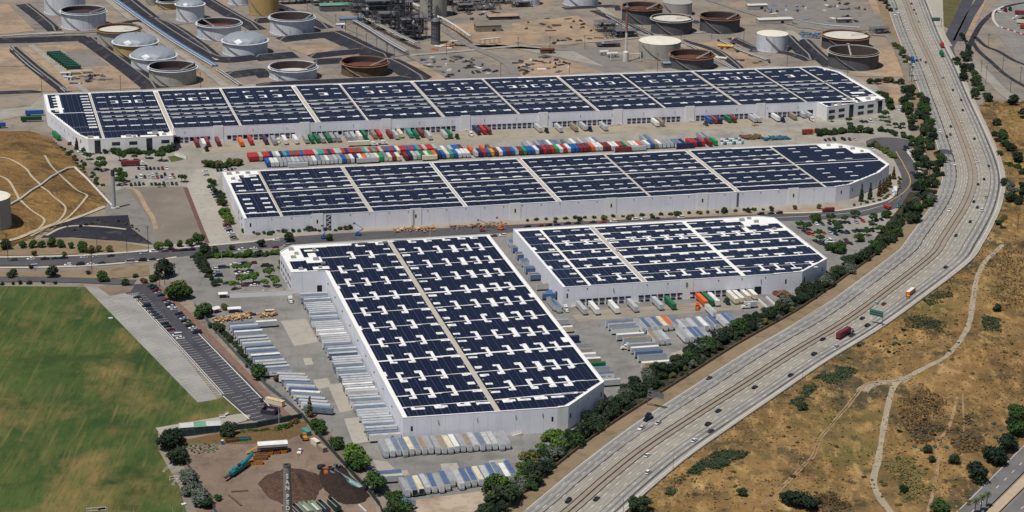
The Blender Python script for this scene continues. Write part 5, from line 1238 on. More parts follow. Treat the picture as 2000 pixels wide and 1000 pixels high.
def tank(x0, x1, rim_y, base_y, kind, colr, label, rim='w', deck=None, deckz=.45, stair=0, z0=0.0, tallh=None):
    cx = (x0+x1)/2; f = G(cx, base_y); dirn = Vector((f.x, f.y, 0)).normalized()
    r = 20.0
    for _ in range(6):
        c = f+dirn*r; ax = (np.array(c)-np.array([0, 0, CAMH-6]))@_F; r = (x1-x0)/2*ax/FPX
    c = f+dirn*r
    if tallh: h = tallh
    else:
        h = min((abs(P((c.x, c.y, q/10))[1]-rim_y), q/10) for q in range(40, 400))[1]
    t = thing('storage_tank', label, 'tank', (c.x, c.y, 0))
    m, _n = TK[colr]; n = 48
    b = MB(); b.lathe((0, 0, 0), [(r+.4, 0), (r+.4, .5), (r, .5), (r, h)], n); b.build('shell', m, t)
    b = MB(); rm = {'w': m_tw, 'r': m_rustrim, 'g': m_tgr}[rim]
    if kind in 'of':
        b.lathe((0, 0, 0), [(r, h-1.3), (r+1.6, h-1.2), (r+1.6, h-1.05), (r, h-1.0), (r, h), (r+.35, h), (r+.35, h+.25), (r-.25, h+.25), (r-.25, h-.8)], n); b.build('wind_girder', rm, t)
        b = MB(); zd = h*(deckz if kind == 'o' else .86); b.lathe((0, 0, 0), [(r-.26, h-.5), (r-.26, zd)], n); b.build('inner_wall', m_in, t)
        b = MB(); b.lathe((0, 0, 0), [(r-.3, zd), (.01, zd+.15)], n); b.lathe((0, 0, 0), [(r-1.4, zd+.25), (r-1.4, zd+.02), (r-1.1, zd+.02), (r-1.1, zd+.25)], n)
        for k in range(26):
            a = random.random()*6.283; q = r*.85*random.random()**.5; b.tube((q*math.cos(a), q*math.sin(a), zd), (q*math.cos(a), q*math.sin(a), zd+1.1), .09, 4)
        d = b.build('floating_roof', deck or m_pit, t)
        a = R(stair or 20); b = MB(); p0 = Vector((math.cos(a)*(r-.2), math.sin(a)*(r-.2), h+.6)); p1 = Vector((math.cos(a)*r*.25, math.sin(a)*r*.25, zd+.5)); w = Vector((-math.sin(a), math.cos(a), 0))*.6
        b.add([p0+w, p0-w, p1-w, p1+w], [(0, 1, 2, 3)]); 
        for s in (w, -w): b.tube(p0+s+Vector((0, 0, .9)), p1+s+Vector((0, 0, .9)), .07, 4)
        b.box((p0.x, p0.y, h+.9), (2.4, 2.4, .2), a); b.build('rolling_ladder', m_tgr, t)
    elif kind == 'd':
        b.lathe((0, 0, 0), [(r, h-.5), (r+1.5, h-.4), (r+1.5, h-.2), (r, h)], n); b.build('wind_girder', rm, t)
        b = MB(); prof = []; dh = r*.36; rows = 5; seg = 14
        pts = [[(r*math.cos(q*math.pi/2/rows)*math.cos(6.2832*(k+.5*(q % 2))/seg), r*math.cos(q*math.pi/2/rows)*math.sin(6.2832*(k+.5*(q % 2))/seg), h+dh*math.sin(q*math.pi/2/rows)) for k in range(seg)] for q in range(rows)]
        vs = [p for rr in pts for p in rr]+[(0, 0, h+dh)]
        fs = []
        for q in range(rows-1):
            for k in range(seg):
                k1 = (k+1) % seg
                if q % 2 == 0: fs += [(q*seg+k, q*seg+k1, (q+1)*seg+k), (q*seg+k1, (q+1)*seg+k1, (q+1)*seg+k)]
                else: fs += [(q*seg+k, q*seg+k1, (q+1)*seg+k1), (q*seg+k, (q+1)*seg+k1, (q+1)*seg+k)]
        fs += [((rows-1)*seg+k, (rows-1)*seg+(k+1) % seg, rows*seg) for k in range(seg)]
        b.add(vs, fs); d = b.build('dome', m_dome, t)
        b = MB(); b.cyl((0, 0, h+dh), 1.2, .8, 10); b.build('vent', m_dome, d)
    else:
        b.lathe((0, 0, 0), [(r+.15, h-.1), (r+.15, h+.1), (.3, h+r*.055), (.01, h+r*.056)], n); b.build('cone_roof', deck or m_cone, t)
        b = MB()
        for k in range(14):
            a = k*.449; b.tube((r*.96*math.cos(a), r*.96*math.sin(a), h), (r*.96*math.cos(a), r*.96*math.sin(a), h+1.2), .06, 4)
        b.build('roof_rail', m_tgr, t)
    # spiral stair up the side that faces the camera
    b = MB(); a0 = R(-150 if stair >= 0 else -60)
    for k in range(24):
        a = a0+k*.045*(1 if stair >= 0 else -1); z = h*(k+1)/25
        b.box(((r+.5)*math.cos(a), (r+.5)*math.sin(a), h-z if stair >= 0 else z), (.9, 1.1, .5), a)
    b.build('stairway', m_tgr if colr != 'g' else M("stair_grey", A(140, 138, 136), .8), t)
    return t
tank(88, 168, -10, 31, 'c', 'w', 'white tank cut by the top edge behind the dark-decked white tank')
tank(121.5, 207.5, 18.5, 60, 'o', 'w', 'white open tank with dark floating roof beside the tan lots', deckz=.75)
tank(191, 276, 54, 97, 'f', 'q', 'stained off-white tank with pale roof behind the ochre dome tank', 'r', m_pitw)
tank(223, 309, 80, 117, 'd', 'y', 'ochre tank with an aluminium dome')
tank(257.5, 345, 107, 144, 'd', 'w', 'white tank with an aluminium dome beside the dirt road')
tank(292.5, 384, 128, 169, 'o', 'q', 'weathered grey open tank with maroon deck behind the longest warehouse', 'w', m_pit, .55, 25)
tank(345, 399.5, 7, 43, 'd', 'w', 'small white domed tank standing alone on a concrete pad')
tank(308, 352, 0, 19, 'o', 'y', 'low cream tank behind the small domed tank')
tank(284, 309, -8, 10, 'c', 'q', 'pale small tank beside the low cream tank', tallh=9)
tank(386, 471.5, 43, 80, 'o', 'w', 'white open tank with brown deck behind the dome tank', 'w', m_pitr, .6, 150)
tank(436, 523, 78, 112, 'd', 'w', 'white domed tank in the middle of the berms')
tank(446, 488, -20, 11, 'c', 'w', 'white tank cut by the top edge beside the cream tank', tallh=13)
tank(486, 545, -10, 31, 'c', 'y', 'cream and ochre tank at the top edge')
tank(528, 614, 31, 71, 'o', 'w', 'white open tank with pale streaked inside wall', 'w', m_pitw, .35, 25)
tank(527, 619, 128, 160.5, 'o', 'w', 'white open tank with pale deck right behind the longest warehouse', 'w', m_pitw, .3, 20)
tank(667, 757.5, 119, 152, 'o', 'r', 'rusty brown open tank by the dark berm', 'r', m_pitr, .5, 0)
tank(820, 873, -40, 36, 'c', 'q', 'tall grey silo tank behind the furnace stack', tallh=34)
tank(1214, 1293, 11, 48, 'o', 'g', 'dark grey open tank with rusty rim behind the flare stack', 'r', m_pitr, .7, 30)
tank(1271, 1351, 34, 69, 'f', 'g', 'dark grey tank with bright white floating roof', 'g', m_pitw)
tank(1292, 1351, 3, 33, 'c', 'p', 'pinkish grey tank at the top edge', deck=m_tgr)
tank(1366, 1444, 30, 66, 'o', 'g', 'dark grey open tank with rust rim and rolling ladder', 'r', m_pit, .6, 20)
tank(1247, 1328.5, 79, 118, 'c', 'q', 'off-white tank with stained cream roof beside the flare stack')
tank(1307, 1393, 105, 139, 'o', 'g', 'dark grey open tank with brown inside, nearest the warehouse wall', 'r', m_pitr, .55, 25)
tank(1476.5, 1537.5, 65, 103, 'c', 'w', 'plain white tank with a spiral stair', stair=-20)
tank(1604, 1696, 67, 101, 'f', 'g', 'dark tank with flat white top behind the open dark tank', 'r', m_pitw)
tank(1616, 1714, 98, 139, 'o', 'g', 'dark open tank with pale rim and white ladder', 'g', m_pitw, .3, 95)
tank(1008, 1054, -20, 12, 'c', 'w', 'white tank at the top edge above the bare lots', tallh=12)
tank(1100, 1168, -12, 14, 'c', 'w', 'wide pale blue-white tank at the top edge', tallh=12, deck=m_tw)
tank(660, 690, -25, 5, 'c', 'w', 'pale tank behind the green roofed shed at the top edge', tallh=12)
# big tank at the left edge below the mound
tank(-62, 24, 384, 468, 'c', 'q', 'big grey concrete water tank at the foot of the grass mound', deck=m_cone, stair=-20)
# ------------------------------------------------------------------ berms, lots and roads of the tank farm
def berm(pxs, w=13, top=2.0, h=3.0, mat=None, topm=True):
    c = catmull([G(*q) for q in pxs], 5); b = MB(); vs = []
    for i, q in enumerate(c):
        t = (c[min(i+1, len(c)-1)]-c[max(i-1, 0)]).normalized(); n = Vector((-t.y, t.x, 0)); k = 0.0 if i in (0, len(c)-1) else 1.0
        for s, z in ((w/2, -.2), (top/2, h*k), (-top/2, h*k), (-w/2, -.2)):
            p = q+n*s; vs.append((p.x, p.y, z))
    fs = []; 
    for i in range(len(c)-1):
        for k in range(3): b.f.append([4*i+k, 4*i+k+1, 4*i+k+5, 4*i+k+4]); b.mi.append(1 if (k == 1 and topm) else 0)
    b.v = [tuple(v) for v in vs]
    return struct(b.build('earth_berm', [mat or m_berm, m_pad]))
for w, pts in [(14, [(-20, 80), (60, 79), (130, 76), (176, 76)]), (17, [(172, 74), (215, 105), (260, 138), (304, 172)]), (10, [(44, 8), (80, 36), (108, 60)]), (13, [(244, -4), (300, 40), (360, 80), (426, 119)]), (12, [(283, 36), (330, 50), (390, 90), (430, 117), (505, 112)]), (12, [(397, -4), (440, 22), (505, 58)]),
              (16, [(440, 148), (510, 140), (530, 150)]), (14, [(547, 78), (600, 72), (660, 67)]), (20, [(640, 62), (690, 85), (725, 102), (756, 113)]), (10, [(606, 111), (660, 105), (712, 101)]), (16, [(497, 114), (540, 110), (578, 107)]), (12, [(615, 122), (650, 120), (672, 119)]), (18, [(755, 118), (790, 135), (828, 158)]), (10, [(500, 168), (650, 161), (815, 154)]),
              (10, [(1536, 70), (1560, 95), (1584, 117)]), (11, [(1566, 77), (1595, 105), (1624, 130)]), (8, [(1160, 20), (1230, 50), (1275, 72)]), (8, [(1330, 78), (1400, 100), (1452, 140)]), (12, [(500, 42), (525, 40)]), (10, [(530, 8), (580, 26), (640, 55)]), (9, [(1100, 16), (1200, 12), (1215, 20)]), (9, [(225, 60), (240, 45), (300, 38)]),
              (8, [(20, 92), (70, 135), (128, 180)]), (7, [(-20, 182), (80, 178)]), (9, [(1350, 40), (1368, 44)]), (8, [(1430, 74), (1480, 96), (1540, 104), (1582, 118)]), (7, [(100, -5), (112, 0), (170, 30)])]:
    berm(pts, w*1.4, 1.6, 3.2 if w > 9 else 1.5)
k = 0
for mt, pts in [(m_tan, [(-40, 8), (15, 8), (68, 60), (-40, 72)]), (m_tan, [(-40, 90), (22, 92), (62, 128), (-40, 132)]), (m_tan, [(-40, 136), (66, 130), (120, 178), (-40, 180)]), (m_tan, [(40, 92), (165, 84), (276, 172), (135, 178), (95, 140)]), (m_pad, [(122, 104), (170, 98), (216, 128), (150, 132)]), (m_pad, [(48, 10), (90, 6), (118, 56), (105, 58)]),
                (m_pad, [(296, 30), (395, 20), (425, 40), (330, 50)]), (m_tan, [(560, 92), (650, 82), (690, 102), (605, 110)]), (m_tan, [(770, 125), (830, 118), (882, 154), (838, 156)]), (m_tan, [(870, 50), (935, 44), (1000, 60), (1010, 92), (930, 84), (880, 62)]), (m_tan, [(1000, 45), (1130, 30), (1190, 80), (1060, 92), (1000, 80)]), (m_pad, [(800, 114), (905, 105), (1010, 150), (880, 154)]), (m_tan, [(1010, 120), (1075, 110), (1200, 140), (1020, 150)]),
                (m_pad, [(1070, 96), (1180, 92), (1260, 138), (1180, 142), (1080, 108)]), (m_tan, [(1310, 88), (1400, 80), (1500, 126), (1440, 136), (1360, 92)]), (m_pad, [(1455, 0), (1560, -10), (1730, 30), (1715, 60), (1560, 55)]), (m_tan, [(1600, 120), (1740, 90), (1778, 150), (1700, 150)]), (m_tan, [(1655, 128), (1720, 100), (1700, 150), (1660, 148)]), (m_tan, [(1712, 168), (1752, 162), (1770, 205), (1740, 205)]), (m_pad, [(540, 40), (615, 66), (560, 74), (520, 70)]), (m_tan, [(650, 42), (700, 30), (690, 45), (668, 52)]), (m_conc, [(862, 88), (960, 86), (1180, 130), (1120, 100), (1010, 88)]), (m_tan, [(1690, -10), (1715, -10), (1730, 30), (1708, 28)]), (m_pad, [(640, 100), (720, 72), (790, 108), (760, 112)]), (m_conc_d, [(440, 128), (520, 125), (530, 135), (445, 142)])]:
    flat('bare_lot', pts, Z2+.004*k, mt); k += 1
for w, pts in [(7, [(205, -5), (260, 40), (330, 90), (390, 130), (440, 168)]), (6, [(-20, 75), (60, 70), (110, 66), (180, 62), (250, 55)]), (6, [(60, 88), (100, 120), (150, 165), (170, 180)]), (7, [(590, -5), (650, 40), (720, 72), (800, 108), (880, 152)]), (6, [(800, 108), (900, 100), (1010, 90), (1180, 80), (1300, 68), (1450, 58)]), (8, [(870, 60), (920, 90), (985, 120), (1010, 150)]), (7, [(1150, 0), (1240, 60), (1330, 90), (1440, 135)]), (7, [(1370, -5), (1480, 30), (1600, 58), (1735, 70)]), (8, [(1540, 60), (1590, 100), (1630, 132), (1720, 148)]), (6, [(1735, 70), (1760, 110), (1780, 160)])]:
    ribbon('plant_road', pts, w, Z3+.05+.004*k, m_conc if k % 2 else m_pad); k += 1
# ------------------------------------------------------------------ pipe racks and process plant
m_pipeb = M("pipe_pale_blue", A(112, 150, 192), .45, .1, .3, .3)
m_pipew = M("pipe_white", A(214, 210, 202), .5, .08, .3)
m_pipeg = M("pipe_grey", A(120, 122, 126), .55, .15, .3, .4)
m_fr = M("steel_frame_dark", A(58, 58, 66), .7, .2, .4, .2)
m_fr2 = M("steel_frame_grey", A(112, 112, 118), .7, .2, .4, .2)
def piperack(pxs, n, mat, h, label, r=.28, gap=.9):
    c = catmull([G(*q) for q in pxs], 4); t = thing('pipe_rack', label, 'pipes', c[0]); o = c[0]
    for k in range(n):
        b = MB()
        for i in range(len(c)-1):
            tg = (c[i+1]-c[i]).normalized(); nn = Vector((-tg.y, tg.x, 0))*((k-(n-1)/2)*gap); b.tube(c[i]-o+nn+Vector((0, 0, h+.05*(k % 2))), c[i+1]-o+nn+Vector((0, 0, h+.05*(k % 2))), r*(1 if k % 2 else 1.3), 6)
        b.build('pipe', mat if k % 3 else m_pipew, t)
    b = MB(); L = 0
    for i in range(len(c)):
        tg = (c[min(i+1, len(c)-1)]-c[max(0, i-1)]).normalized(); nn = Vector((-tg.y, tg.x, 0))*(n*gap/2)
        for s in (-1, 1): b.tube(c[i]-o+nn*s, c[i]-o+nn*s+Vector((0, 0, h)), .18, 4)
        b.tube(c[i]-o-nn+Vector((0, 0, h-.3)), c[i]-o+nn+Vector((0, 0, h-.3)), .18, 4)
    b.build('rack_frame', m_fr2, t); return t
piperack([(218, -4), (262, 28), (300, 55), (350, 88), (420, 130)], 6, m_pipeb, 1.2, 'band of pale blue pipes beside the dirt road of the tank farm', .3, 1.0)
piperack([(315, 55), (370, 90), (425, 120)], 3, m_pipew, 1.4, 'three white pipes along the dark berm')
piperack([(425, 138), (470, 168)], 4, m_pipeg, 1.2, 'grey pipes running to the wall of the longest warehouse')
piperack([(20, 92), (60, 130), (130, 180)], 4, m_pipeg, .8, 'low grey pipes crossing the tan lots', .22)
piperack([(-10, 73), (60, 68), (125, 66)], 5, m_pipeg, 1.0, 'grey pipes along the road behind the green bins', .22)
piperack([(685, 42), (720, 62), (760, 88), (795, 108)], 4, m_pipeb, 3.5, 'pale pipe rack in front of the process plant', .3, 1.0)
piperack([(700, 38), (745, 62), (790, 85), (815, 96)], 6, m_pipeg, 6.0, 'tall dark pipe rack through the process plant', .3, .9)
piperack([(860, 47), (890, 65), (918, 85)], 2, m_pipew, 7.0, 'raised white pipe on posts beside the bare lot', .45, 1.2)
piperack([(800, 15), (830, 30), (860, 47)], 3, m_pipew, 6.0, 'raised pipes behind the silo tank', .35, 1.0)
piperack([(938, 88), (975, 84)], 2, m_pipew, 5.0, 'short white pipe gantry by the lot corner', .4, 1.0)
piperack([(1175, 25), (1260, 70), (1330, 82), (1450, 145)], 4, m_pipeg, 1.0, 'grey pipes past the dark tanks', .25)
piperack([(1410, 80), (1450, 100), (1500, 118)], 5, m_pipeg, .9, 'bundle of grey pipes beside the yellow vessel', .3)
piperack([(1540, 35), (1600, 48), (1680, 55)], 3, m_pipeg, .8, 'low pipes in the paved plant yard', .2)
def frame(px, w, d, h, nb, label, mat=m_fr, rz=None, fill=1.0, seed=1):
    rnd = random.Random(seed); p = G(*px); t = thing('process_unit', label, 'plant', (p.x, p.y, 0), Y12 if rz is None else rz)
    b = MB(); fl = max(2, int(h/4.2)); nx = max(2, nb)
    for i in range(nx+1):
        for y in (0, d/2, d): b.tube((-w/2+w*i/nx, y, 0), (-w/2+w*i/nx, y, h), .22, 4)
    for k in range(1, fl+1):
        z = h*k/fl
        for y in (0, d/2, d): b.tube((-w/2, y, z), (w/2, y, z), .2, 4)
        for i in range(nx+1): b.tube((-w/2+w*i/nx, 0, z), (-w/2+w*i/nx, d, z), .18, 4)
        for i in range(nx):
            if rnd.random() < .5: b.tube((-w/2+w*i/nx, 0, z-h/fl), (-w/2+w*(i+1)/nx, 0, z), .13, 4)
    b.build('steel_frame', mat, t)
    b = MB()
    for k in range(1, fl+1):
        if rnd.random() < .75: b.box((rnd.uniform(-.2, .2)*w, d*.5, h*k/fl+.1), (w*rnd.uniform(.5, .95), d*.9, .16))
    b.build('platforms', m_fr2, t)
    for q in range(int(5*fill)):
        b = MB(); x, y, r_, z_ = rnd.uniform(-.4, .4)*w, rnd.uniform(.2, .8)*d, rnd.uniform(.8, 1.8), rnd.uniform(0, .4)*h; hh = rnd.uniform(.3, .6)*h
        if rnd.random() < .6: b.lathe((x, y, z_), [(.01, 0), (r_, .4), (r_, hh), (r_*.6, hh+r_*.7), (.01, hh+r_*.9)], 12)
        else: b.tube((x-hh*.3, y, z_+2), (x+hh*.3, y, z_+2), r_*.9, 10)
        b.build('vessel', [m_pipeg, m_pipew, m_fr2][q % 3], t)
    b = MB()
    for q in range(int(26*fill)):
        a = Vector((rnd.uniform(-.5, .5)*w, rnd.uniform(-.05, 1.05)*d, rnd.uniform(.05, 1)*h)); ax = rnd.choice((0, 1, 2, 2)); e = a.copy(); e[ax] += rnd.uniform(.25, .7)*(w, d, h)[ax]*rnd.choice((-1, 1)); e.z = max(.3, min(h+2, e.z))
        b.tube(a, e, rnd.uniform(.1, .26), 5)
    b.build('piping', m_pipeg, t); return t
frame((735, 48), 34, 16, 22, 5, 'dark steel process frame left of the tall columns', seed=2)
frame((752, 60), 22, 12, 16, 4, 'lower pipework block in front of the dark process frame', m_fr2, seed=3)
frame((778, 66), 12, 10, 36, 2, 'tall dark column tower of the process plant', seed=4, fill=1.4)
frame((800, 80), 18, 12, 24, 3, 'heater frame with a black casing beside the furnace stack', seed=5)
frame((818, 77), 16, 10, 20, 3, 'pale steel frame next to the furnace stack', m_fr2, seed=6)
frame((722, 30), 30, 14, 14, 5, 'far left block of the process plant', m_fr2, seed=7)
frame((760, 20), 40, 16, 20, 6, 'rear block of the process plant behind the columns', seed=8)
frame((690, 18), 24, 12, 12, 4, 'small process block beside the green roofed shed', m_fr2, seed=9)
frame((885, 12), 26, 14, 16, 4, 'dark process block right of the silo tank', seed=10)
frame((935, 12), 30, 14, 10, 5, 'low tangle of pipework at the top edge', seed=11)
frame((980, 8), 28, 12, 8, 5, 'pipework and vessels at the top edge above the bare lots', seed=12)
frame((1190, 62), 24, 12, 9, 4, 'grey pump station left of the flare stack', m_fr2, seed=13)
frame((1215, 74), 30, 12, 6, 5, 'low valve yard beneath the flare stack', seed=14, fill=1.6)
frame((1720, 66), 16, 9, 5, 3, 'electrical frame beside the freeway', m_fr2, seed=15)
frame((580, 8), 40, 12, 8, 6, 'valve station at the top edge behind the tanks', m_fr2, seed=16)
frame((640, 12), 30, 12, 10, 4, 'pump block behind the green roofed shed', m_fr2, seed=17)
frame((1190, 92), 20, 8, 3, 4, 'dark low pipe grid beside the flare skid', seed=18)
for i, (x, y, w, h) in enumerate(((610, 6, 30, 7), (668, 10, 26, 9), (706, 24, 22, 12), (742, 38, 26, 13), (765, 46, 20, 17), (790, 46, 16, 20), (812, 60, 16, 16), (725, 8, 34, 16), (800, 6, 34, 18), (905, 22, 20, 6), (955, 20, 24, 6), (1020, 14, 20, 5))): frame((x, y), w, 10, h, 4, ['low valve rack at the top edge', 'pump rack beside the green shed', 'pipework tier above the pale rack', 'mid pipework tier of the process plant', 'tier in front of the tallest column', 'tier between column and heater', 'tier before the pale steel frame', 'upper left tier at the top edge', 'upper tier behind the columns', 'low rack right of the silo', 'low rack at the basin', 'low rack above the bare lots'][i], m_fr if i % 2 else m_fr2, seed=40+i, fill=1.3)
# furnace stack
p = G(851, 85); t = thing('furnace_stack', 'dark cylindrical furnace with a slim stack on top', 'furnace', (p.x, p.y, 0))
b = MB(); b.lathe((0, 0, 0), [(4.6, 0), (4.6, 2), (4.0, 2.2), (4.0, 17), (4.3, 17.2), (4.3, 21), (3.4, 22.5), (1.5, 24), (1.4, 24)], 20); b.build('furnace_shell', m_fr2, t)
b = MB(); b.lathe((0, 0, 0), [(4.36, 17.5), (4.4, 21)], 20); b.build('dark_band', m_fr, t)
b = MB(); b.lathe((0, 0, 0), [(1.4, 23.8), (1.2, 34), (1.2, 34.2), (.01, 34.2)], 14); b.build('stack', m_pipeg, t)
b = MB()
for k in range(14):
    a = k*.449; b.tube((4.1*math.cos(a), 4.1*math.sin(a), 2), (4.1*math.cos(a), 4.1*math.sin(a), 17), .14, 4)
for z in (6, 10, 14): b.lathe((0, 0, z), [(4.2, 0), (4.35, .1), (4.2, .3)], 20)
b.build('stiffeners', m_fr, t)
for i, (x, y, h, r_) in enumerate(((776, 55, 42, 1.7), (788, 60, 38, 1.4), (800, 30, 40, 1.8), (840, 40, 38, 1.9), (835, 20, 36, 2.2), (752, 35, 26, 1.6), (693, 12, 24, 1.5), (703, 10, 22, 1.4), (772, 20, 34, 1.5))):
    p = G(x, y); t = thing('distillation_column', ['tallest dark column of the process plant', 'second column beside the tallest one', 'column behind the process frame', 'column beside the silo tank', 'pale blue column in front of the silo tank', 'short column above the pipe rack', 'short column near the green roofed shed', 'twin of the short column near the shed', 'rear column at the top edge'][i], 'column', (p.x, p.y, 0))
    b = MB(); b.lathe((0, 0, 0), [(r_*1.3, 0), (r_*1.3, 3), (r_, 3.5), (r_, h*.6), (r_*.8, h*.64), (r_*.8, h), (.01, h+r_*.6)], 14); b.build('shell', m_pipeb if i in (4, 6, 7) else (m_fr2 if i % 2 else m_fr), t)
    b = MB()
    for k in range(int(h/5)): b.lathe((0, 0, 5+k*5), [(r_*.8, 0), (r_+1.1, 0), (r_+1.1, .2), (r_*.8, .2)], 12)
    b.build('platforms', m_fr2, t); b = MB(); b.tube((r_+.3, 0, 2), (r_+.3, 0, h), .2, 5); b.tube((0, -r_-.4, 1), (0, -r_-.4, h*.8), .25, 5); b.build('riser_pipes', m_pipew, t)
# sheds
def shed(px, w, d, h, label, wall, roof, rz=None, pitch=.8, cat='shed', name='shed'):
    p = G(*px); t = thing(name, label, cat, (p.x, p.y, 0), Y12 if rz is None else rz)
    b = MB(); b.box((0, d/2, h/2), (w, d, h)); b.build('walls', wall, t)
    b = MB(); o = .4; b.add([(-w/2-o, -o, h), (w/2+o, -o, h), (w/2+o, d/2, h+pitch), (-w/2-o, d/2, h+pitch), (w/2+o, d+o, h), (-w/2-o, d+o, h), (-w/2-o, -o, h-.15), (w/2+o, -o, h-.15), (w/2+o, d+o, h-.15), (-w/2-o, d+o, h-.15)], [(0, 1, 2, 3), (3, 2, 4, 5), (6, 7, 1, 0), (8, 9, 5, 4), (7, 8, 4, 2, 1), (9, 6, 0, 3, 5), (9, 8, 7, 6)]); b.build('roof', roof, t)
    b = MB(); b.box((w*.2, -.05, min(2.4, h*.8)/2), (min(3, w*.2), .1, min(2.4, h*.8))); b.build('door', m_dockdk, t); return t
m_green = M("green_metal_roof", A(112, 160, 134), .5, .1, .3); m_shw = M("shed_wall", A(176, 172, 164), .8)
shed((658, 22), 32, 12, 6, 'long shed with a green roof at the edge of the process plant', m_fr2, m_green)
shed((955, 62), 24, 12, 6, 'long tan shed beside the bare lots', M("tan_siding", A(140, 132, 118), .8), M("tan_roof", A(128, 120, 108), .8))
shed((985, 38), 30, 14, 3, 'walled concrete basin with dark sides', M("basin_wall", A(70, 74, 82), .9), m_tan, pitch=.1, cat='basin')
shed((1515, 46), 34, 10, 4, 'pale long shed beside the white tank', m_shw, m_pipew)
shed((1650, 45), 14, 6, 4, 'small grey building in the paved plant yard', m_fr2, m_shw); shed((1480, 18), 20, 8, 4, 'low building with pale roof near the top edge', m_shw, m_pipew); shed((1309, 132), 12, 7, 4, 'small shelter with a blue-grey roof beside the brown-decked tank', m_fr2, M("blue_grey_roof", A(130, 150, 170), .5))
shed((1070, 105), 12, 6, 4, 'small brown hut beside the storage racks', m_tr, m_pitr); shed((665, 55), 8, 5, 3.5, 'little white hut by the utility poles', m_tw, m_tw)
shed((690, 28+18), 26, 6, 5, 'low green-grey building in front of the process plant', m_shw, m_pipeb)
# flare stack and its skid
p = G(1222, 120); t = thing('flare_stack', 'tall flare stack with rust-red upper half', 'stack', (p.x, p.y, 0))
b = MB(); b.lathe((0, 0, 0), [(2.6, 0), (2.6, 8.5), (1.1, 9.6), (1.0, 26)], 16); b.build('lower_shaft', m_pipew, t)
b = MB(); b.lathe((0, 0, 0), [(1.0, 26), (.95, 46)], 12); b.build('upper_shaft', m_tr if False else M("flare_rust", A(158, 106, 84), .8, .15, .4), t)
b = MB(); b.lathe((0, 0, 0), [(.95, 46), (2.4, 47.5), (2.6, 49), (1.0, 50), (.9, 53), (.7, 53)], 12); b.build('flare_tip', m_fr2, t)
b = MB()
for s in ((3, 3.2), (-3, 2.6)):
    b.tube((s[0]*.6, 0, 7.2), (s[0]*4.4, .5, 7.2), .4, 8); b.tube((s[0]*4.4, .5, 7.2), (s[0]*4.4, .5, 1), .4, 8)
b.build('pipework', m_pipew, t)
b = MB()
for a in (0, 2.1, 4.2): b.tube((0, 0, 44), (30*math.cos(a), 30*math.sin(a), 0), .06, 3)
b.build('guy_wires', m_fr2, t)
for i, (x, y, L, r_) in enumerate(((1196, 112, 9, 1.7), (1180, 108, 7, 1.5))):
    p = G(x, y); t = thing('pressure_vessel', ['white horizontal vessel beside the flare stack', 'shorter white vessel behind the flare skid'][i], 'vessel', (p.x, p.y, 0), Y12)
    b = MB(); b.tube((-L/2, 0, 3.2), (L/2, 0, 3.2), r_, 14); b.lathe((0, 0, 0), [(.01, 0)], 3) if 0 else None; b.build('shell', m_pipew, t)
    for s in (-1, 1):
        b = MB(); b.tube((s*L/2, 0, 3.2), (s*(L/2+.8), 0, 3.2), r_, 14, 0, r_*.5); b.build('end_cap', m_pipew, t)
        b = MB(); b.box((s*L*.3, 0, .9), (.6, 2.4, 1.8)); b.build('saddle', m_fr2, t)
t = thing('pressure_vessel', 'long yellow horizontal vessel beside the pipe bundle', 'vessel', G(1417, 93), T12+R(60)); b = MB(); b.tube((0, -7, 1.6), (0, 7, 1.6), 1.3, 12); b.build('shell', cm('yellow'), t); b = MB(); [b.box((0, y, .5), (2, .5, 1)) for y in (-4, 4)]; b.build('saddle', m_fr2, t)
t = thing('pressure_vessel', 'long white horizontal vessel beside the brown-decked tank', 'vessel', G(1403, 116), T12+R(50)); b = MB(); b.tube((0, -8, 1.6), (0, 8, 1.6), 1.2, 12); b.build('shell', m_pipew, t); b = MB(); [b.box((0, y, .5), (2, .5, 1)) for y in (-5, 5)]; b.build('saddle', m_fr2, t)
# green bins in the tan lot
for k in range(10):
    a, e = G(92, 108), G(130, 136); p = a+(e-a)*(k/9)
    t = thing('roll_off_bin', 'dark green frac tank in the long row on the tan lot', 'bin', (p.x, p.y, 0), Y12-math.pi/2+R(4), 'row of green frac tanks')
    b = MB(); b.box((0, 6, 1.9), (2.5, 12.4, 2.9)); 
    for q in range(8): 
        for sx in (-1, 1): b.box((sx*1.27, 1+q*1.45, 1.9), (.12, .2, 2.8))
    b.build('body', M("frac_tank_green", A(24, 78, 66), .6), t); b = MB(); b.box((0, 6, 3.4), (.8, 11, .12)); b.tube((-.4, 0, 3.9), (-.4, 12, 3.9), .05, 4); b.build('top_walk', M("frac_walk", A(60, 116, 100), .6), t)
    for sx in (-1, 1):
        b = MB(); b.tube((sx*1.1-.2, 10.8, .5), (sx*1.1+.2, 10.8, .5), .5, 10); b.build('wheel', m_tyre, t)
for i, (x, y) in enumerate(((148, 145), (171, 143))):
    t = thing('small_tank', 'pale horizontal tank lying beside the green frac tanks', 'tank', G(x, y), Y12, 'two pale tanks by the frac tanks'); b = MB(); b.tube((-4, 0, 1.7), (4, 0, 1.7), 1.6, 14); b.build('shell', m_tgr, t); b = MB(); [b.box((q, 0, .4), (.5, 2.4, .8)) for q in (-2.5, 2.5)]; b.build('saddle', m_fr2, t)
shed((128, 149), 8, 4, 3, 'white site trailer beside the pale tanks', m_tw, m_pipew, pitch=.2); shed((132, 157), 7, 3, 3, 'white tool trailer below the pale tanks', m_tw, m_pipew, Y12+R(-30), .2)
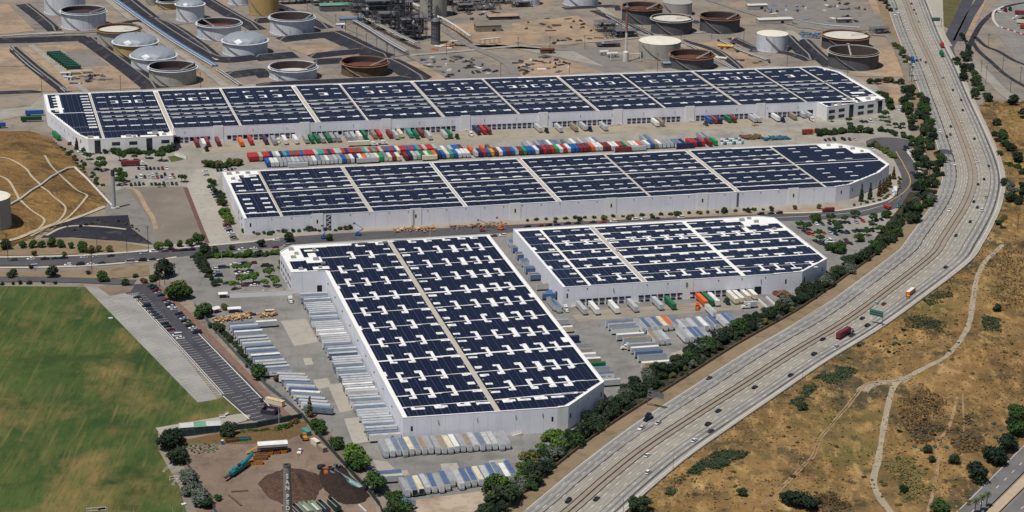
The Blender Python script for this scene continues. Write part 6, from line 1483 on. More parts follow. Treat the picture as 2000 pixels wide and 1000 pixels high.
# scattered laydown: pipes, skids, bundles
rnd = random.Random(31)
def laydown(n, area, label, group, mats):
    for k in range(n):
        a = rnd.random(); c = rnd.random(); q = [(area[0][i]*(1-a)+area[1][i]*a)*(1-c)+(area[3][i]*(1-a)+area[2][i]*a)*c for i in (0, 1)]
        p = G(*q); t = thing('material_bundle', label, 'material', (p.x, p.y, 0), rnd.random()*3.1, group); b = MB(); kd = rnd.random(); L = rnd.uniform(4, 11)
        if kd < .5:
            for j in range(7): b.tube((-L/2, j*.55, .35), (L/2, j*.55+rnd.uniform(-.3, .3), .35), .24, 6)
            for s in (-1, 1): b.box((s*L*.3, .7, .1), (.2, 2, .2))
        elif kd < .8:
            b.box((0, 0, .7), (L*.6, 1.6, 1.2), 0, 0, .85); b.box((L*.1, 0, 1.5), (1, 1, .5)); b.box((0, 0, .08), (L*.7, 1.9, .16))
        else:
            b.lathe((0, 0, 0), [(.9, 0), (.9, 1.6), (.5, 2), (.01, 2.1)], 10); b.box((1.4, 0, .5), (1, 1.2, 1)); b.box((.6, 0, .06), (3.4, 2.2, .12))
        b.build('items', mats[k % len(mats)], t)
mm = [m_fr, m_fr2, m_fr, m_tr, m_pipeg, m_fr, m_pipew]
laydown(42, ((815, 115), (905, 108), (990, 150), (880, 153)), 'pipes and equipment laid out on the grey laydown lot', 'items on the grey laydown lot', mm)
laydown(34, ((1000, 122), (1070, 108), (1150, 140), (1020, 148)), 'stored equipment on the storage lot behind the longest warehouse', 'items on the storage lot', mm)
laydown(22, ((1010, 40), (1120, 30), (1180, 78), (1060, 88)), 'debris lying on the bare tan lot', 'debris on the bare tan lot', [m_fr, m_tr, m_pitr])
laydown(24, ((1380, 80), (1440, 76), (1510, 122), (1430, 132)), 'fittings stored beside the yellow vessel', 'fittings beside the yellow vessel', mm+[m_pitr])
laydown(26, ((1460, 10), (1560, 5), (1700, 45), (1560, 52)), 'crates and skids in the paved plant yard', 'crates in the paved plant yard', [m_fr, m_pipeb, m_fr2, m_pipew])
laydown(26, ((1560, 64), (1605, 66), (1600, 74), (1566, 74)), 'blue-grey pallets stacked beside the dark tanks', 'pallets beside the dark tanks', [m_pipeb, m_pipeg])
laydown(20, ((140, 150), (200, 145), (215, 156), (150, 164)), 'pipe fittings on the tan lot below the frac tanks', 'fittings below the frac tanks', [m_fr, m_fr2])
laydown(16, ((880, 20), (960, 10), (990, 30), (900, 44)), 'scrap by the low pipework at the top edge', 'scrap at the top edge', mm)
laydown(14, ((860, 82), (905, 80), (900, 94), (840, 100)), 'rust-coloured material in front of the furnace stack', 'material in front of the furnace', [m_tr, M("orange_soil", A(196, 120, 76), .9), m_pipew])
laydown(14, ((1600, 0), (1640, 0), (1690, 20), (1640, 28)), 'materials by the road near the freeway', 'materials near the freeway', mm)
# ------------------------------------------------------------------ poles
m_wood = M("pole_wood", A(84, 70, 60), .9, .15, .5)
def pole(px, top_y, label, group, arm=True, mat=None, lamp=False, r=.16):
    p = G(*px); h = min((abs(P((p.x, p.y, q/5))[1]-top_y), q/5) for q in range(15, 200))[1]
    t = thing('utility_pole' if not lamp else 'lamp_post', label, 'pole' if not lamp else 'street lamp', (p.x, p.y, p.z), Y12, group)
    b = MB(); b.tube((0, 0, 0), (0, 0, h), r*1.25, 6, 0, r); b.build('shaft', mat or m_wood, t)
    if arm:
        b = MB(); b.box((0, 0, h-.6), (2.4, .16, .16)); b.box((0, 0, h-1.8), (2.0, .14, .14)) 
        for s in (-1, -.5, .5, 1): b.cyl((s, 0, h-.5), .08, .3, 5)
        b.build('crossarm', mat or m_wood, t)
    if lamp:
        b = MB(); b.tube((0, 0, h), (1.8, 0, h+.3), .09, 5); b.box((2.1, 0, h+.28), (1.0, .4, .2)); b.build('lamp_arm', m_tgr, t)
    return t
for x, y0, y1 in ((82, 184, 150), (236, 177, 147), (392, 173, 141), (545, 160, 120), (620, 122, 103), (692, 168, 138), (656, 55, 28), (675, 66, 38), (697, 82, 52), (716, 96, 66), (736, 105, 73), (755, 113, 83), (757, 115, 85), (770, 116, 92), (797, 113, 97), (872, 108, 79), (978, 148, 123), (1012, 96, 72), (1074, 96, 71), (1142, 96, 68), (1112, 147, 123), (1284, 141, 104), (1330, 78, 54), (1390, 76, 55), (1452, 92, 55), (1537, 132, 96), (1655, 148, 120), (1164, 30, -4), (1254, 57, 35), (600, 20, 2), (1916, 140, 118), (1905, 100, 78), (1930, 90, 66), (1958, 138, 102), (1992, 165, 130), (1925, 165, 128), (1973, 180, 150), (1884, 62, 36)):
    pole((x, y0), y1, 'wooden utility pole with crossarms standing in the refinery grounds', 'refinery utility poles')
for x, y0, y1 in ((248, 493, 456), (290, 492, 442), (16, 510, 456), (180, 535, 495), (322, 555, 520), (312, 560, 515), (190, 493, 458)): pole((x, y0), y1, 'tall wooden pole beside the street below the mound', 'street-side wooden poles')
for x, y0, y1 in ((412, 530, 509), (433, 520, 490), (712, 914, 897), (1013, 920, 902), (1784, 232, 215), (1683, 280, 255), (545, 830, 778), (840, 470, 440), (1080, 445, 410), (1300, 428, 400)): pole((x, y0), y1, 'slim pale lamp post in the warehouse car parks', 'pale car park lamps', False, m_tw, True, .1)
for x, y0, y1 in ((1314, 930, 890), (1217, 1010, 975), (1567, 742, 728), (1972, 590, 560)): pole((x, y0), y1, 'thin grey lamp post along the hillside edge of the freeway', 'freeway lamp posts', False, m_steel, True, .1)
for x, y0, y1 in ((1987, 450, 418), (1960, 500, 470)): pole((x, y0), y1, 'wooden pole on the dry hillside', 'hillside poles')
# the tall grey vent stack beside the office lot and its pipeline over the mound
p = G(223, 407); t = thing('vent_stack', 'tall grey vent stack with a dark top at the end of the white pipeline', 'stack', (p.x, p.y, 0))
b = MB(); b.lathe((0, 0, 0), [(1.35, 0), (1.3, 24)], 14); b.build('shaft', M("vent_stack_grey", A(176, 172, 178), .7), t)
b = MB(); b.lathe((0, 0, 0), [(1.31, 23), (1.36, 27), (1.1, 27), (1.1, 26.4), (.01, 26.4)], 14); b.build('dark_cap', M("vent_dark", A(70, 60, 78), .8), t)
b = MB(); b.lathe((0, 0, 0), [(2.0, 0), (2.0, .8), (1.5, 1)], 14); b.box((2.4, -.5, 1.2), (2.6, .8, .8)); b.build('base_fittings', m_pipew, t)
t = thing('pipeline', 'large white pipeline crossing the grass mound to the vent stack', 'pipeline', (0, 0, 0))
c = [GH(*q, 1.0) for q in ((20, 402), (42, 390), (62, 374), (80, 364), (100, 348), (118, 338), (132, 331), (146, 330), (170, 352), (196, 380), (219, 405))]
for k in range(2):
    b = MB()
    for i in range(len(c)-1):
        o = Vector((0, 1.5*k, .1*k)); b.tube(c[i]+o, c[i+1]+o, .7 if k == 0 else .4, 8)
    b.build('pipe', m_pipew, t)
b = MB(); [b.box((q.x, q.y, q.z-.9), (.7, 2.6, 1.2)) for q in c]; b.build('support', m_kerb, t)

# ------------------------------------------------------------------ trees and shrubs
def leafmat(name, dark, mid, light):
    m, n, l, p = nodemat(name)
    oi = n.new('ShaderNodeObjectInfo'); g = n.new('ShaderNodeNewGeometry')
    f = _noise(n, l, g.outputs['Position'], .8, 3, .6, .3, .7)
    c = _mix(n, l, f, dark, mid)
    r = n.new('ShaderNodeMapRange'); r.inputs[3].default_value = 0; r.inputs[4].default_value = .45; l.new(oi.outputs['Random'], r.inputs[0])
    c = _mix(n, l, r.outputs[0], c, light)
    l.new(c, p.inputs['Base Color']); p.inputs['Roughness'].default_value = .75; p.inputs['Specular IOR Level'].default_value = .2
    return m
LM = {'dark': leafmat("leaf_dark_evergreen", A(34, 47, 34), A(58, 73, 49), A(66, 82, 54)), 'mid': leafmat("leaf_mid_green", A(38, 62, 30), A(70, 98, 44), A(64, 92, 50)), 'bright': leafmat("leaf_bright_green", A(52, 84, 32), A(98, 128, 52), A(112, 136, 60)),
      'olive': leafmat("leaf_olive", A(70, 76, 44), A(112, 112, 64), A(128, 118, 68)), 'grey': leafmat("leaf_grey_green", A(66, 76, 64), A(108, 118, 104), A(120, 126, 112)), 'brown': leafmat("leaf_dry_brown", A(66, 54, 38), A(104, 84, 56), A(120, 98, 64)), 'deep': leafmat("leaf_deep_shade_green", A(25, 38, 29), A(42, 60, 42), A(42, 60, 44))}
m_trunk = M("bark", A(92, 76, 62), .95, .2, .6)
def crown_mesh(seed, n, kind):
    """unit crown: radius 1 across, height 0..1.55; leaf cards in clumps"""
    rnd = random.Random(seed); b = MB(); cl = []
    if kind == 'round':
        for k in range(13):
            a = rnd.random()*6.283; q = .62*rnd.random()**.5; cl.append((q*math.cos(a), q*math.sin(a), rnd.uniform(.45, 1.15)*(1.12-q*.5), rnd.uniform(.32, .5)))
    elif kind == 'bush':
        for k in range(9):
            a = rnd.random()*6.283; q = .6*rnd.random()**.5; cl.append((q*math.cos(a), q*math.sin(a), rnd.uniform(.2, .62)*(1.1-q*.5), rnd.uniform(.3, .48)))
    elif kind == 'umbrella':
        for k in range(14):
            a = rnd.random()*6.283; q = .78*rnd.random()**.5; cl.append((q*math.cos(a), q*math.sin(a), .95-.25*q*q+rnd.uniform(-.06, .1), rnd.uniform(.25, .36)))
    else:      # conifer
        for k in range(14):
            z = .2+1.9*k/13; q = .55*(1-k/15); a = k*2.4; cl.append((q*.6*math.cos(a), q*.6*math.sin(a), z, max(.14, .52*(1-k/15))))
    for k in range(n):
        cx, cy, cz, cr = cl[k % len(cl)]
        d = Vector((rnd.gauss(0, 1), rnd.gauss(0, 1), rnd.gauss(.25, 1))).normalized(); rr = cr*(rnd.random()**.33)
        p = Vector((cx, cy, cz))+Vector((d.x*rr, d.y*rr, d.z*rr*.75))
        if p.z < .04: p.z = .04+rnd.random()*.1
        nn = (d+Vector((rnd.gauss(0, .5), rnd.gauss(0, .5), rnd.gauss(.3, .5)))).normalized(); u = nn.orthogonal().normalized(); w = nn.cross(u); s = rnd.uniform(.05, .105); an = rnd.random()*3.14
        u, w = u*math.cos(an)+w*math.sin(an), w*math.cos(an)-u*math.sin(an)
        b.add([p-u*s-w*s*.6, p+u*s-w*s*.6, p+u*s*.8+w*s*.8, p-u*s*.6+w*s*.7], [(0, 1, 2, 3)])
    return b
CR = {}
for kind, nv in (('round', 5), ('bush', 4), ('umbrella', 3), ('conifer', 2)):
    for v in range(nv): CR[kind, v] = crown_mesh(100+v*7+len(kind), 1500 if kind != 'bush' else 1000, kind)
def trunk_mesh(v):
    rnd = random.Random(v); b = MB(); b.tube((0, 0, 0), (.02, 0, .55), .06, 6, 0, .045)
    for k in range(5):
        a = k*1.256+rnd.random(); b.tube((.02, 0, .45+.03*k), (.42*math.cos(a), .42*math.sin(a), .85+rnd.random()*.15), .03, 5, 0, .012)
    return b
TR = [trunk_mesh(i) for i in range(3)]
_tm = {}
def tree(p, r, h, kind, leaf, label, group, name='tree', cat='tree'):
    v = random.randrange({'round': 5, 'bush': 4, 'umbrella': 3, 'conifer': 2}[kind])
    if (kind, v, leaf) not in _tm: _tm[kind, v, leaf] = CR[kind, v].mesh('crown', [LM[leaf]])
    tv = v % 3
    if ('t', tv) not in _tm: _tm['t', tv] = TR[tv].mesh('trunk', [m_trunk])
    t = thing(name, label, cat, (p.x, p.y, p.z), random.random()*6.28, group)
    hh = {'round': 1.5, 'bush': .95, 'umbrella': 1.25, 'conifer': 2.2}[kind]
    link(_tm[kind, v, leaf], 'crown', t, None, None, (r, r, h/hh)); link(_tm['t', tv], 'trunk' if kind != 'bush' else 'stem', t, None, None, (r, r, h/hh*(.9 if kind != 'bush' else .45)))
    return t
LF = {'dark': 'dark green', 'mid': 'green', 'bright': 'bright green', 'olive': 'olive', 'grey': 'grey-green', 'brown': 'dry brown', 'deep': 'deep green'}
def belt(pts, n, spread, place, leaves, r=(3.2, 5.2), kinds=('round', 'bush', 'round'), drop=0.0):
    c = [G(*q) for q in pts]; L = [0]
    for i in range(1, len(c)): L.append(L[-1]+(c[i]-c[i-1]).length)
    for k in range(n):
        s = L[-1]*(k+.5)/n; i = max(j for j in range(len(L)-1) if L[j] <= s); q = c[i]+(c[i+1]-c[i])*((s-L[i])/(L[i+1]-L[i])); d = (c[i+1]-c[i]).normalized()
        p = q+Vector((-d.y, d.x, 0))*random.uniform(-spread, spread); rr = random.uniform(*r); lf = random.choice(leaves); kd = random.choice(kinds); big = 'tall' if rr > sum(r)/2 else 'smaller'
        tree(p, rr, rr*(1.5 if kd != 'bush' else 1.0)*random.uniform(.85, 1.15), kd, lf, f'{big} {LF[lf]} {"tree" if kd != "bush" else "shrub"} {place}', f'{big} {LF[lf]} {"trees" if kd != "bush" else "shrubs"} {place}', ('evergreen_tree' if lf in ('dark', 'deep') else 'broadleaf_tree') if kd != 'bush' else ('hedge_shrub' if 'hedge' in place or 'freeway' in place or 'front' in place else 'shrub'), 'tree' if kd != 'bush' else 'shrub')
fw1 = [(950, 1010), (990, 975), (1030, 945), (1060, 915), (1105, 878), (1150, 842), (1190, 808), (1225, 778), (1255, 757), (1300, 732), (1345, 703), (1385, 680), (1430, 655), (1470, 632), (1510, 612), (1555, 588), (1600, 562), (1640, 536), (1680, 512), (1715, 485), (1745, 458), (1775, 432), (1798, 408), (1812, 385)]
for a_, e_, n_, pl in ((0, 7, 52, 'along the freeway below the near warehouse'), (6, 12, 44, 'along the freeway beside the stepped trailer rows'), (11, 17, 46, 'along the freeway beside the scrap heap and loading ramp'), (16, 24, 46, 'along the freeway beside the tree-lined car park')):
    belt(fw1[a_:e_], n_, 4.6, pl, ['dark', 'dark', 'dark', 'deep', 'mid', 'dark', 'grey'], (3.3, 5.6), ('round', 'round', 'bush', 'round'))
ii = [i for i in range(0, len(FC), 4) if 390 < P(FC[i][0])[1] < 1010]
for a_, e_, pl in ((0, .5, 'against the freeway wall on its upper stretch'), (.5, 1, 'against the freeway wall on its lower stretch')):
    belt([P(fpt(i, -(FC[i][3]+13))) for i in ii[int(a_*len(ii)):int(e_*len(ii))+1]], 46, 2.6, pl, ['dark', 'olive', 'dark', 'grey', 'deep'], (1.8, 3.4), ('bush', 'round'))
belt([(955, 985), (1000, 950), (1045, 905), (1090, 872)], 9, 3, 'at the near end of the freeway tree belt', ['bright', 'mid', 'olive'], (4.5, 6))
belt([(1812, 385), (1818, 350), (1812, 310), (1805, 270), (1797, 235), (1785, 200), (1775, 178)], 70, 9, 'in the wide green strip beside the freeway bend', ['mid', 'dark', 'dark', 'deep'], (3.4, 5.6))
belt([(1762, 165), (1745, 160), (1715, 160), (1700, 165)], 9, 3, 'behind the right end of the longest warehouse', ['dark', 'olive', 'brown'], (2.6, 4))
belt([(1718, 185), (1735, 200), (1745, 215)], 8, 4, 'at the right corner of the longest warehouse', ['dark', 'mid'], (3, 4.5))
belt([(1724, -5), (1732, 25)], 6, 4, 'beside the freeway at the top edge', ['dark', 'mid', 'brown'], (3, 4.5))
belt([(1750, 85), (1760, 105), (1772, 125)], 9, 3, 'on the freeway verge below the paved plant yard', ['mid', 'dark', 'olive'], (2.8, 4.2))
belt([(1873, 110), (1885, 135), (1895, 158), (1905, 180), (1925, 200)], 22, 6, 'between the freeway and the side road', ['dark', 'deep', 'mid'], (3.5, 5.5))
belt([(1878, 68), (1885, 85), (1890, 102), (1900, 112)], 9, 2, 'beside the frontage ramp', ['deep', 'dark'], (2.2, 3.4))
belt([(1955, 275), (1950, 262), (1960, 295), (1975, 310), (1985, 325), (1992, 345)], 18, 6, 'above the freeway on the hillside', ['dark', 'deep', 'mid'], (3, 5))
belt([(1975, 355), (1985, 375), (1990, 400), (1970, 398)], 14, 7, 'in the scrub clump beside the freeway bend', ['dark', 'deep', 'grey'], (3, 5))
belt([(1955, 425), (1950, 450)], 4, 3, 'beside the lower end of the scrub clump', ['olive', 'dark'], (2.2, 3.2))
# street trees below the mound and along the street
for x, y, r_, lf in [(10, 487, 4.5, 'dark'), (44, 484, 3.2, 'mid'), (64, 484, 3.4, 'mid'), (82, 483, 3.2, 'mid'), (101, 482, 4.2, 'mid'), (120, 483, 3.4, 'mid'), (139, 485, 2.6, 'mid'), (163, 492, 4.6, 'mid'), (178, 494, 3.2, 'olive'), (192, 492, 2.8, 'olive'), (213, 492, 2.8, 'olive'), (310, 487, 3.8, 'bright'), (330, 487, 4.0, 'mid'), (351, 482, 2.8, 'mid'), (370, 481, 3.4, 'mid'), (388, 478, 5.0, 'mid'), (68, 500, 2.4, 'brown'), (125, 500, 2.0, 'olive')]:
    tree(G(x, y), r_, r_*1.7, 'round', lf, f'{LF[lf]} street tree on the verge below the grass mound', f'{LF[lf]} trees on the verge below the mound')
for x, y, r_, lf, kd in [(22, 541, 4, 'dark', 'bush'), (27, 536, 3, 'mid', 'round'), (103, 540, 5.2, 'dark', 'round'), (173, 536, 2.0, 'dark', 'round'), (202, 549, 4.8, 'mid', 'round'), (60, 524, 1.8, 'dark', 'round'), (322, 541, 8.0, 'deep', 'round'), (300, 548, 4.6, 'mid', 'bush'), (280, 552, 3.4, 'brown', 'bush'), (265, 541, 2.6, 'mid', 'bush'), (345, 585, 7.5, 'mid', 'round'), (365, 582, 5.6, 'mid', 'round'), (352, 572, 6.2, 'olive', 'round'), (245, 557, 3.0, 'mid', 'round'),
                        (5, 556, 1.8, 'deep', 'bush'), (26, 555, 1.8, 'deep', 'bush'), (40, 554, 2.4, 'deep', 'bush'), (57, 554, 2.2, 'deep', 'bush'), (84, 553, 2.0, 'deep', 'bush'), (108, 554, 1.8, 'deep', 'bush'), (395, 620, 6.2, 'mid', 'round'), (405, 612, 4.5, 'mid', 'round'), (415, 640, 3.6, 'dark', 'bush'), (430, 650, 4.4, 'dark', 'round')]:
    tree(G(x, y), r_, r_*(1.5 if kd == 'round' else 1.0), kd, lf, f'{LF[lf]} {"tree" if kd == "round" else "shrub"} between the street and the field car park', f'{LF[lf]} {"trees" if kd == "round" else "shrubs"} between the street and the field car park', 'tree' if kd == 'round' else 'shrub', 'tree' if kd == 'round' else 'shrub')
belt([(425, 640), (450, 665), (475, 700), (500, 730), (520, 745)], 20, 1.6, 'in the hedge between the red path and the trailer row', ['dark', 'mid'], (1.8, 3), ('bush',))
for x, y, r_, lf, kd, lb in [(505, 738, 6.0, 'mid', 'round', 'large green tree hanging over the straight trailer row'), (541, 745, 3.0, 'brown', 'round', 'thin brownish tree between two trailer groups'), (548, 790, 2.6, 'olive', 'bush', 'olive shrub at the fence by the angled trailers'), (605, 815, 3.2, 'olive', 'conifer', 'slim dark conifer beside the emblem trailer'), (620, 838, 4.8, 'mid', 'round', 'green tree at the gate of the recycling yard'), (628, 848, 4.0, 'mid', 'round', 'lower green tree beside the yard gate'), (657, 875, 5.0, 'mid', 'round', 'green tree beside the pale slab at the fence'),
                             (690, 900, 7.0, 'bright', 'round', 'big bright green tree beside the fence of the recycling yard'), (705, 915, 6.4, 'bright', 'round', 'second bright green tree in the fence clump'), (695, 918, 6.0, 'mid', 'round', 'darker green tree in the fence clump'), (735, 960, 7.2, 'mid', 'round', 'round green tree beside the blue striped trailer'), (770, 985, 5.6, 'mid', 'round', 'green tree at the bottom edge by the fence'), (785, 1005, 6.4, 'mid', 'round', 'green tree cut by the bottom edge beside the apron'), (762, 1008, 5.0, 'dark', 'round', 'dark green tree cut by the bottom edge beside the fence'), (968, 965, 7.0, 'mid', 'round', 'round green tree at the end of the blue trailer row'), (985, 985, 7.5, 'dark', 'round', 'dark tree behind the stained apron'),
                             (1071, 862, 4.8, 'bright', 'round', 'bright green tree in front of the near warehouse corner'), (1092, 860, 4.8, 'bright', 'round', 'twin bright green tree beside the near warehouse corner')]:
    tree(G(x, y), r_, r_*(1.5 if kd == 'round' else (1.0 if kd == 'bush' else 3.6)), kd, lf, lb, None)
# car park trees
for x, y, r_ in [(463, 531, 3.6), (486, 530, 3.6), (527, 541, 4.2), (458, 566, 3.8), (472, 555, 4.2), (495, 553, 4.8), (516, 561, 3.2), (534, 560, 4.2)]:
    tree(G(x, y), r_, r_*1.5, 'umbrella', 'bright', 'clipped bright green tree in the car park beside the near warehouse office', 'clipped car park trees')
belt([(388, 495), (393, 520), (410, 540), (430, 560)], 12, 2.4, 'in the planting around the near car park', ['dark', 'mid'], (2.4, 4))
belt([(400, 505), (450, 503), (500, 500), (545, 498)], 22, 2.4, 'in the hedge between the street and the near car park', ['mid', 'dark', 'bright'], (2.2, 3.4), ('bush', 'round'))
belt([(548, 510), (556, 535), (566, 560)], 9, 1.6, 'beside the office wall of the near warehouse', ['mid', 'bright'], (2, 3), ('bush', 'round'))
for x, y, r_ in [(197, 319, 3.6), (197, 333, 5.0), (234, 315, 5.0), (285, 310, 4.2), (316, 314, 5.2), (231, 342, 3.8), (236, 356, 5.2), (233, 362, 4.4), (355, 356, 3.8), (170, 312, 3.6), (262, 312, 2.6), (310, 366, 1.8), (320, 365, 1.6)]:
    tree(G(x, y), r_, r_*1.5, 'umbrella', 'mid', 'rounded green tree in the office car park', 'rounded trees in the office car park')
belt([(165, 296), (200, 299), (250, 301), (300, 299), (338, 296)], 22, 1.8, 'in front of the left office of the longest warehouse', ['dark', 'mid', 'mid'], (2, 4), ('round', 'bush'))
belt([(325, 292), (338, 293)], 5, 2.5, 'at the dark clump beside the office corner', ['deep', 'dark'], (4, 5))
tree(G(150, 292), 2.6, 9, 'conifer', 'dark', 'slim conifer at the slanted corner of the longest warehouse', None)
belt([(118, 288), (140, 305), (160, 325), (180, 345), (195, 365)], 24, 3.4, 'on the bank between the mound and the office drive', ['dark', 'mid', 'brown'], (1.6, 2.8), ('bush',))
belt([(130, 450), (170, 434), (215, 432), (248, 440), (270, 462)], 18, 5, 'on the dark bank below the mound', ['brown', 'deep', 'brown'], (.8, 1.8), ('bush',))
belt([(395, 326), (410, 328), (428, 328), (475, 322)], 9, 2, 'at the gate between the two long warehouses', ['olive', 'mid'], (3.2, 4.6))
belt([(408, 355), (425, 378), (440, 405)], 10, 1.8, 'along the left wall of the middle warehouse', ['dark', 'mid'], (2.2, 3.4))
belt([(438, 415), (447, 440)], 5, 1.6, 'between the driveway cars and the middle warehouse', ['mid', 'bright'], (3, 4.4))
belt([(470, 455), (520, 458), (560, 452), (620, 452), (690, 448)], 22, 2, 'in front of the left end of the middle warehouse', ['dark', 'mid', 'brown'], (1.6, 3.2), ('bush', 'round'))
for x, y, r_ in [(563, 472, 4.2), (512, 482, 3.4), (643, 470, 3.0), (421, 494, 3), (453, 488, 2.4), (402, 500, 5.0), (560, 505, 3.4)]:
    tree(G(x, y), r_, r_*1.7, 'round', 'dark' if r_ > 3.2 else 'mid', f'{"dark green" if r_ > 3.2 else "green"} street tree between the middle and near warehouses', f'{"dark" if r_ > 3.2 else "green"} street trees between the warehouses')
belt([(1020, 432), (1100, 428), (1200, 424), (1300, 420), (1400, 415), (1500, 410)], 26, .7, 'in the clipped hedge along the middle warehouse', ['dark', 'mid'], (1.6, 2.4), ('bush',))
belt([(1060, 436), (1200, 430), (1340, 421), (1430, 416), (1560, 410), (1620, 405)], 12, 1.5, 'on the sandy verge of the middle warehouse', ['dark', 'olive', 'mid'], (2, 3))
for k, (x, y) in enumerate([(1682, 394), (1699, 390), (1717, 384), (1724, 378), (1730, 374), (1737, 366), (1745, 350)]):
    tree(G(x, y), 2.8, 13-k*.6, 'conifer', 'dark' if k < 2 else 'brown', 'tall dark conifer at the curved end of the middle warehouse' if k < 2 else 'brownish conifer in the row at the curved end of the middle warehouse', 'dark conifers at the curved end' if k < 2 else 'brownish conifers at the curved end', 'conifer')
belt([(1660, 402), (1700, 396), (1735, 385), (1755, 368), (1757, 345)], 16, 1.5, 'at the foot of the curved warehouse end', ['olive', 'mid', 'brown'], (1.2, 2), ('bush',))
belt([(1595, 265), (1620, 262), (1650, 258), (1680, 258), (1700, 262)], 20, 3, 'between the two long warehouses at their right ends', ['mid', 'dark'], (2.8, 4.4))
belt([(1700, 285), (1720, 290), (1735, 300), (1745, 310)], 12, 2.4, 'beside the turning circle', ['mid', 'bright', 'olive'], (2.4, 3.8))
belt([(1720, 255), (1745, 262), (1780, 275), (1800, 300)], 18, 3, 'on the bank above the turning circle', ['mid', 'dark', 'brown'], (2.2, 3.6), ('round', 'bush'))
for x, y, r_ in [(1624, 238, 2.6), (1658, 240, 3.2), (1660, 250, 3), (1680, 253, 2.6), (1732, 245, 3.0), (1748, 250, 3), (1764, 250, 3), (1738, 215, 2.6), (1730, 230, 4), (1720, 236, 3), (1778, 240, 3.6)]:
    tree(G(x, y), r_, r_*1.5, 'umbrella', 'mid', 'rounded tree by the right office of the longest warehouse', 'rounded trees by the right office')
for x, y, r_ in [(1562, 446, 3.4), (1575, 449, 3.2), (1592, 434, 5), (1622, 432, 3.6), (1650, 433, 2.8), (1670, 426, 3.8), (1703, 432, 3.8), (1705, 448, 3.2), (1630, 446, 3.6), (1638, 452, 3.4), (1597, 462, 3.4), (1602, 472, 3.2), (1618, 489, 4.0), (1637, 495, 5.4), (1645, 490, 4.2), (1678, 472, 4), (1692, 460, 3.2), (1702, 480, 2.6), (1658, 515, 3.4), (1668, 512, 3.2), (1732, 425, 4.4), (1720, 455, 3.6)]:
    tree(G(x, y), r_, r_*1.5, 'umbrella' if r_ < 4 else 'round', 'mid', 'green tree in the tree-lined car park beside the freeway', 'trees in the tree-lined car park')
# field edge and yard
for x, y, r_, lf, lb in [(335, 870, 7.5, 'deep', 'large dark tree at the corner of the concrete plaza'), (322, 876, 6.5, 'deep', 'dark tree overhanging the sports field'), (345, 862, 6.0, 'deep', 'dark tree behind the plaza fence'), (345, 905, 6.2, 'dark', 'dark green tree beside the goal frames'), (352, 898, 5.0, 'dark', 'smaller dark tree beside the goal frames'), (368, 945, 5.8, 'grey', 'grey-green tree on the bank of the recycling yard'), (376, 965, 6.0, 'grey', 'second grey-green tree on the yard bank'), (392, 985, 6.2, 'grey', 'lower grey-green tree on the yard bank'), (400, 992, 4.6, 'dark', 'dark shrubby tree at the bottom of the yard bank'), (448, 852, 6.0, 'dark', 'dark tree between the plaza and the recycling yard'), (425, 978, 2.6, 'mid', 'small upright tree standing in the recycling yard')]:
    tree(G(x, y), r_, r_*1.3, 'round', lf, lb, None)
belt([(470, 850), (510, 845), (545, 838), (585, 828)], 14, 3, 'on the weedy bank above the recycling yard', ['olive', 'brown', 'mid'], (1.6, 2.8), ('bush',))
t = thing('agave_patch', 'round patch of pale spiky agaves in the recycling yard corner', 'plants', G(392, 877))
for q in range(40):
    b = MB(); a = q*2.4; rr = 6.4*(q/40)**.5; ox, oy = rr*1.4*math.cos(a), rr*math.sin(a)
    for k in range(10):
        an = k*.628; tip = Vector((ox+1.0*math.cos(an), oy+1.0*math.sin(an), 1.0)); w = Vector((-math.sin(an), math.cos(an), 0))*.16
        b.add([(ox+w.x, oy+w.y, .05), (ox-w.x, oy-w.y, .05), tip], [(0, 1, 2)])
    b.build('agave', M("agave_pale", A(96, 138, 108), .5) if q % 2 else LM['deep'], t)
# hillside shrubs
for x, y, r_, lf, lb in [(1947, 608, 3.6, 'dark', 'single dark bush right of the gravel track'), (1568, 800, 3.6, 'dark', 'dark round bush on the grass above the earth track'), (1560, 990, 6.5, 'deep', 'large dark tree at the bottom of the hillside'), (1580, 995, 5.5, 'deep', 'second tree of the large dark clump on the hillside'), (1540, 985, 5.2, 'deep', 'left tree of the large dark clump on the hillside'), (1597, 985, 2.4, 'dark', 'small bush beside the large dark clump'), (1764, 962, 3.0, 'deep', 'dark bush beside the lower gravel track'), (1810, 884, 3.2, 'dark', 'dark bush near the footpath junction'), (1820, 902, 2.4, 'dark', 'small bush beside the footpath'), (1864, 905, 3.6, 'dark', 'dark bush right of the footpath'), (1449, 968, 3.0, 'dark', 'dark bush low on the hillside near the freeway'), (1250, 1000, 6.0, 'dark', 'bushy tree beside the freeway at the bottom edge'), (1240, 992, 4.6, 'dark', 'lower bushy tree beside the freeway'),
                         (1838, 1005, 6.0, 'mid', 'round tree at the bottom edge beside the boulevard'), (1908, 938, 7.5, 'deep', 'big round tree casting shade on the boulevard'), (1945, 905, 7.5, 'deep', 'big round tree along the boulevard'), (1968, 880, 7.0, 'deep', 'round tree up the boulevard'), (1935, 898, 6.0, 'deep', 'tree behind the boulevard trees'), (1990, 850, 6.5, 'mid', 'green tree at the right edge above the boulevard'), (1985, 818, 6.0, 'mid', 'upper green tree at the right edge'), (1975, 838, 5, 'deep', 'dark tree at the right edge between green ones'), (1978, 205, 6.8, 'deep', 'large round tree beside the side road'), (2000, 230, 6, 'deep', 'round tree cut by the right edge'), (1947, 245, 4.5, 'dark', 'dark bush on the dry slope below the side road')]:
    p = GH(x, y); tree(p, r_, r_*1.35, 'round', lf, lb, None)
rnd = random.Random(5); nb = 0
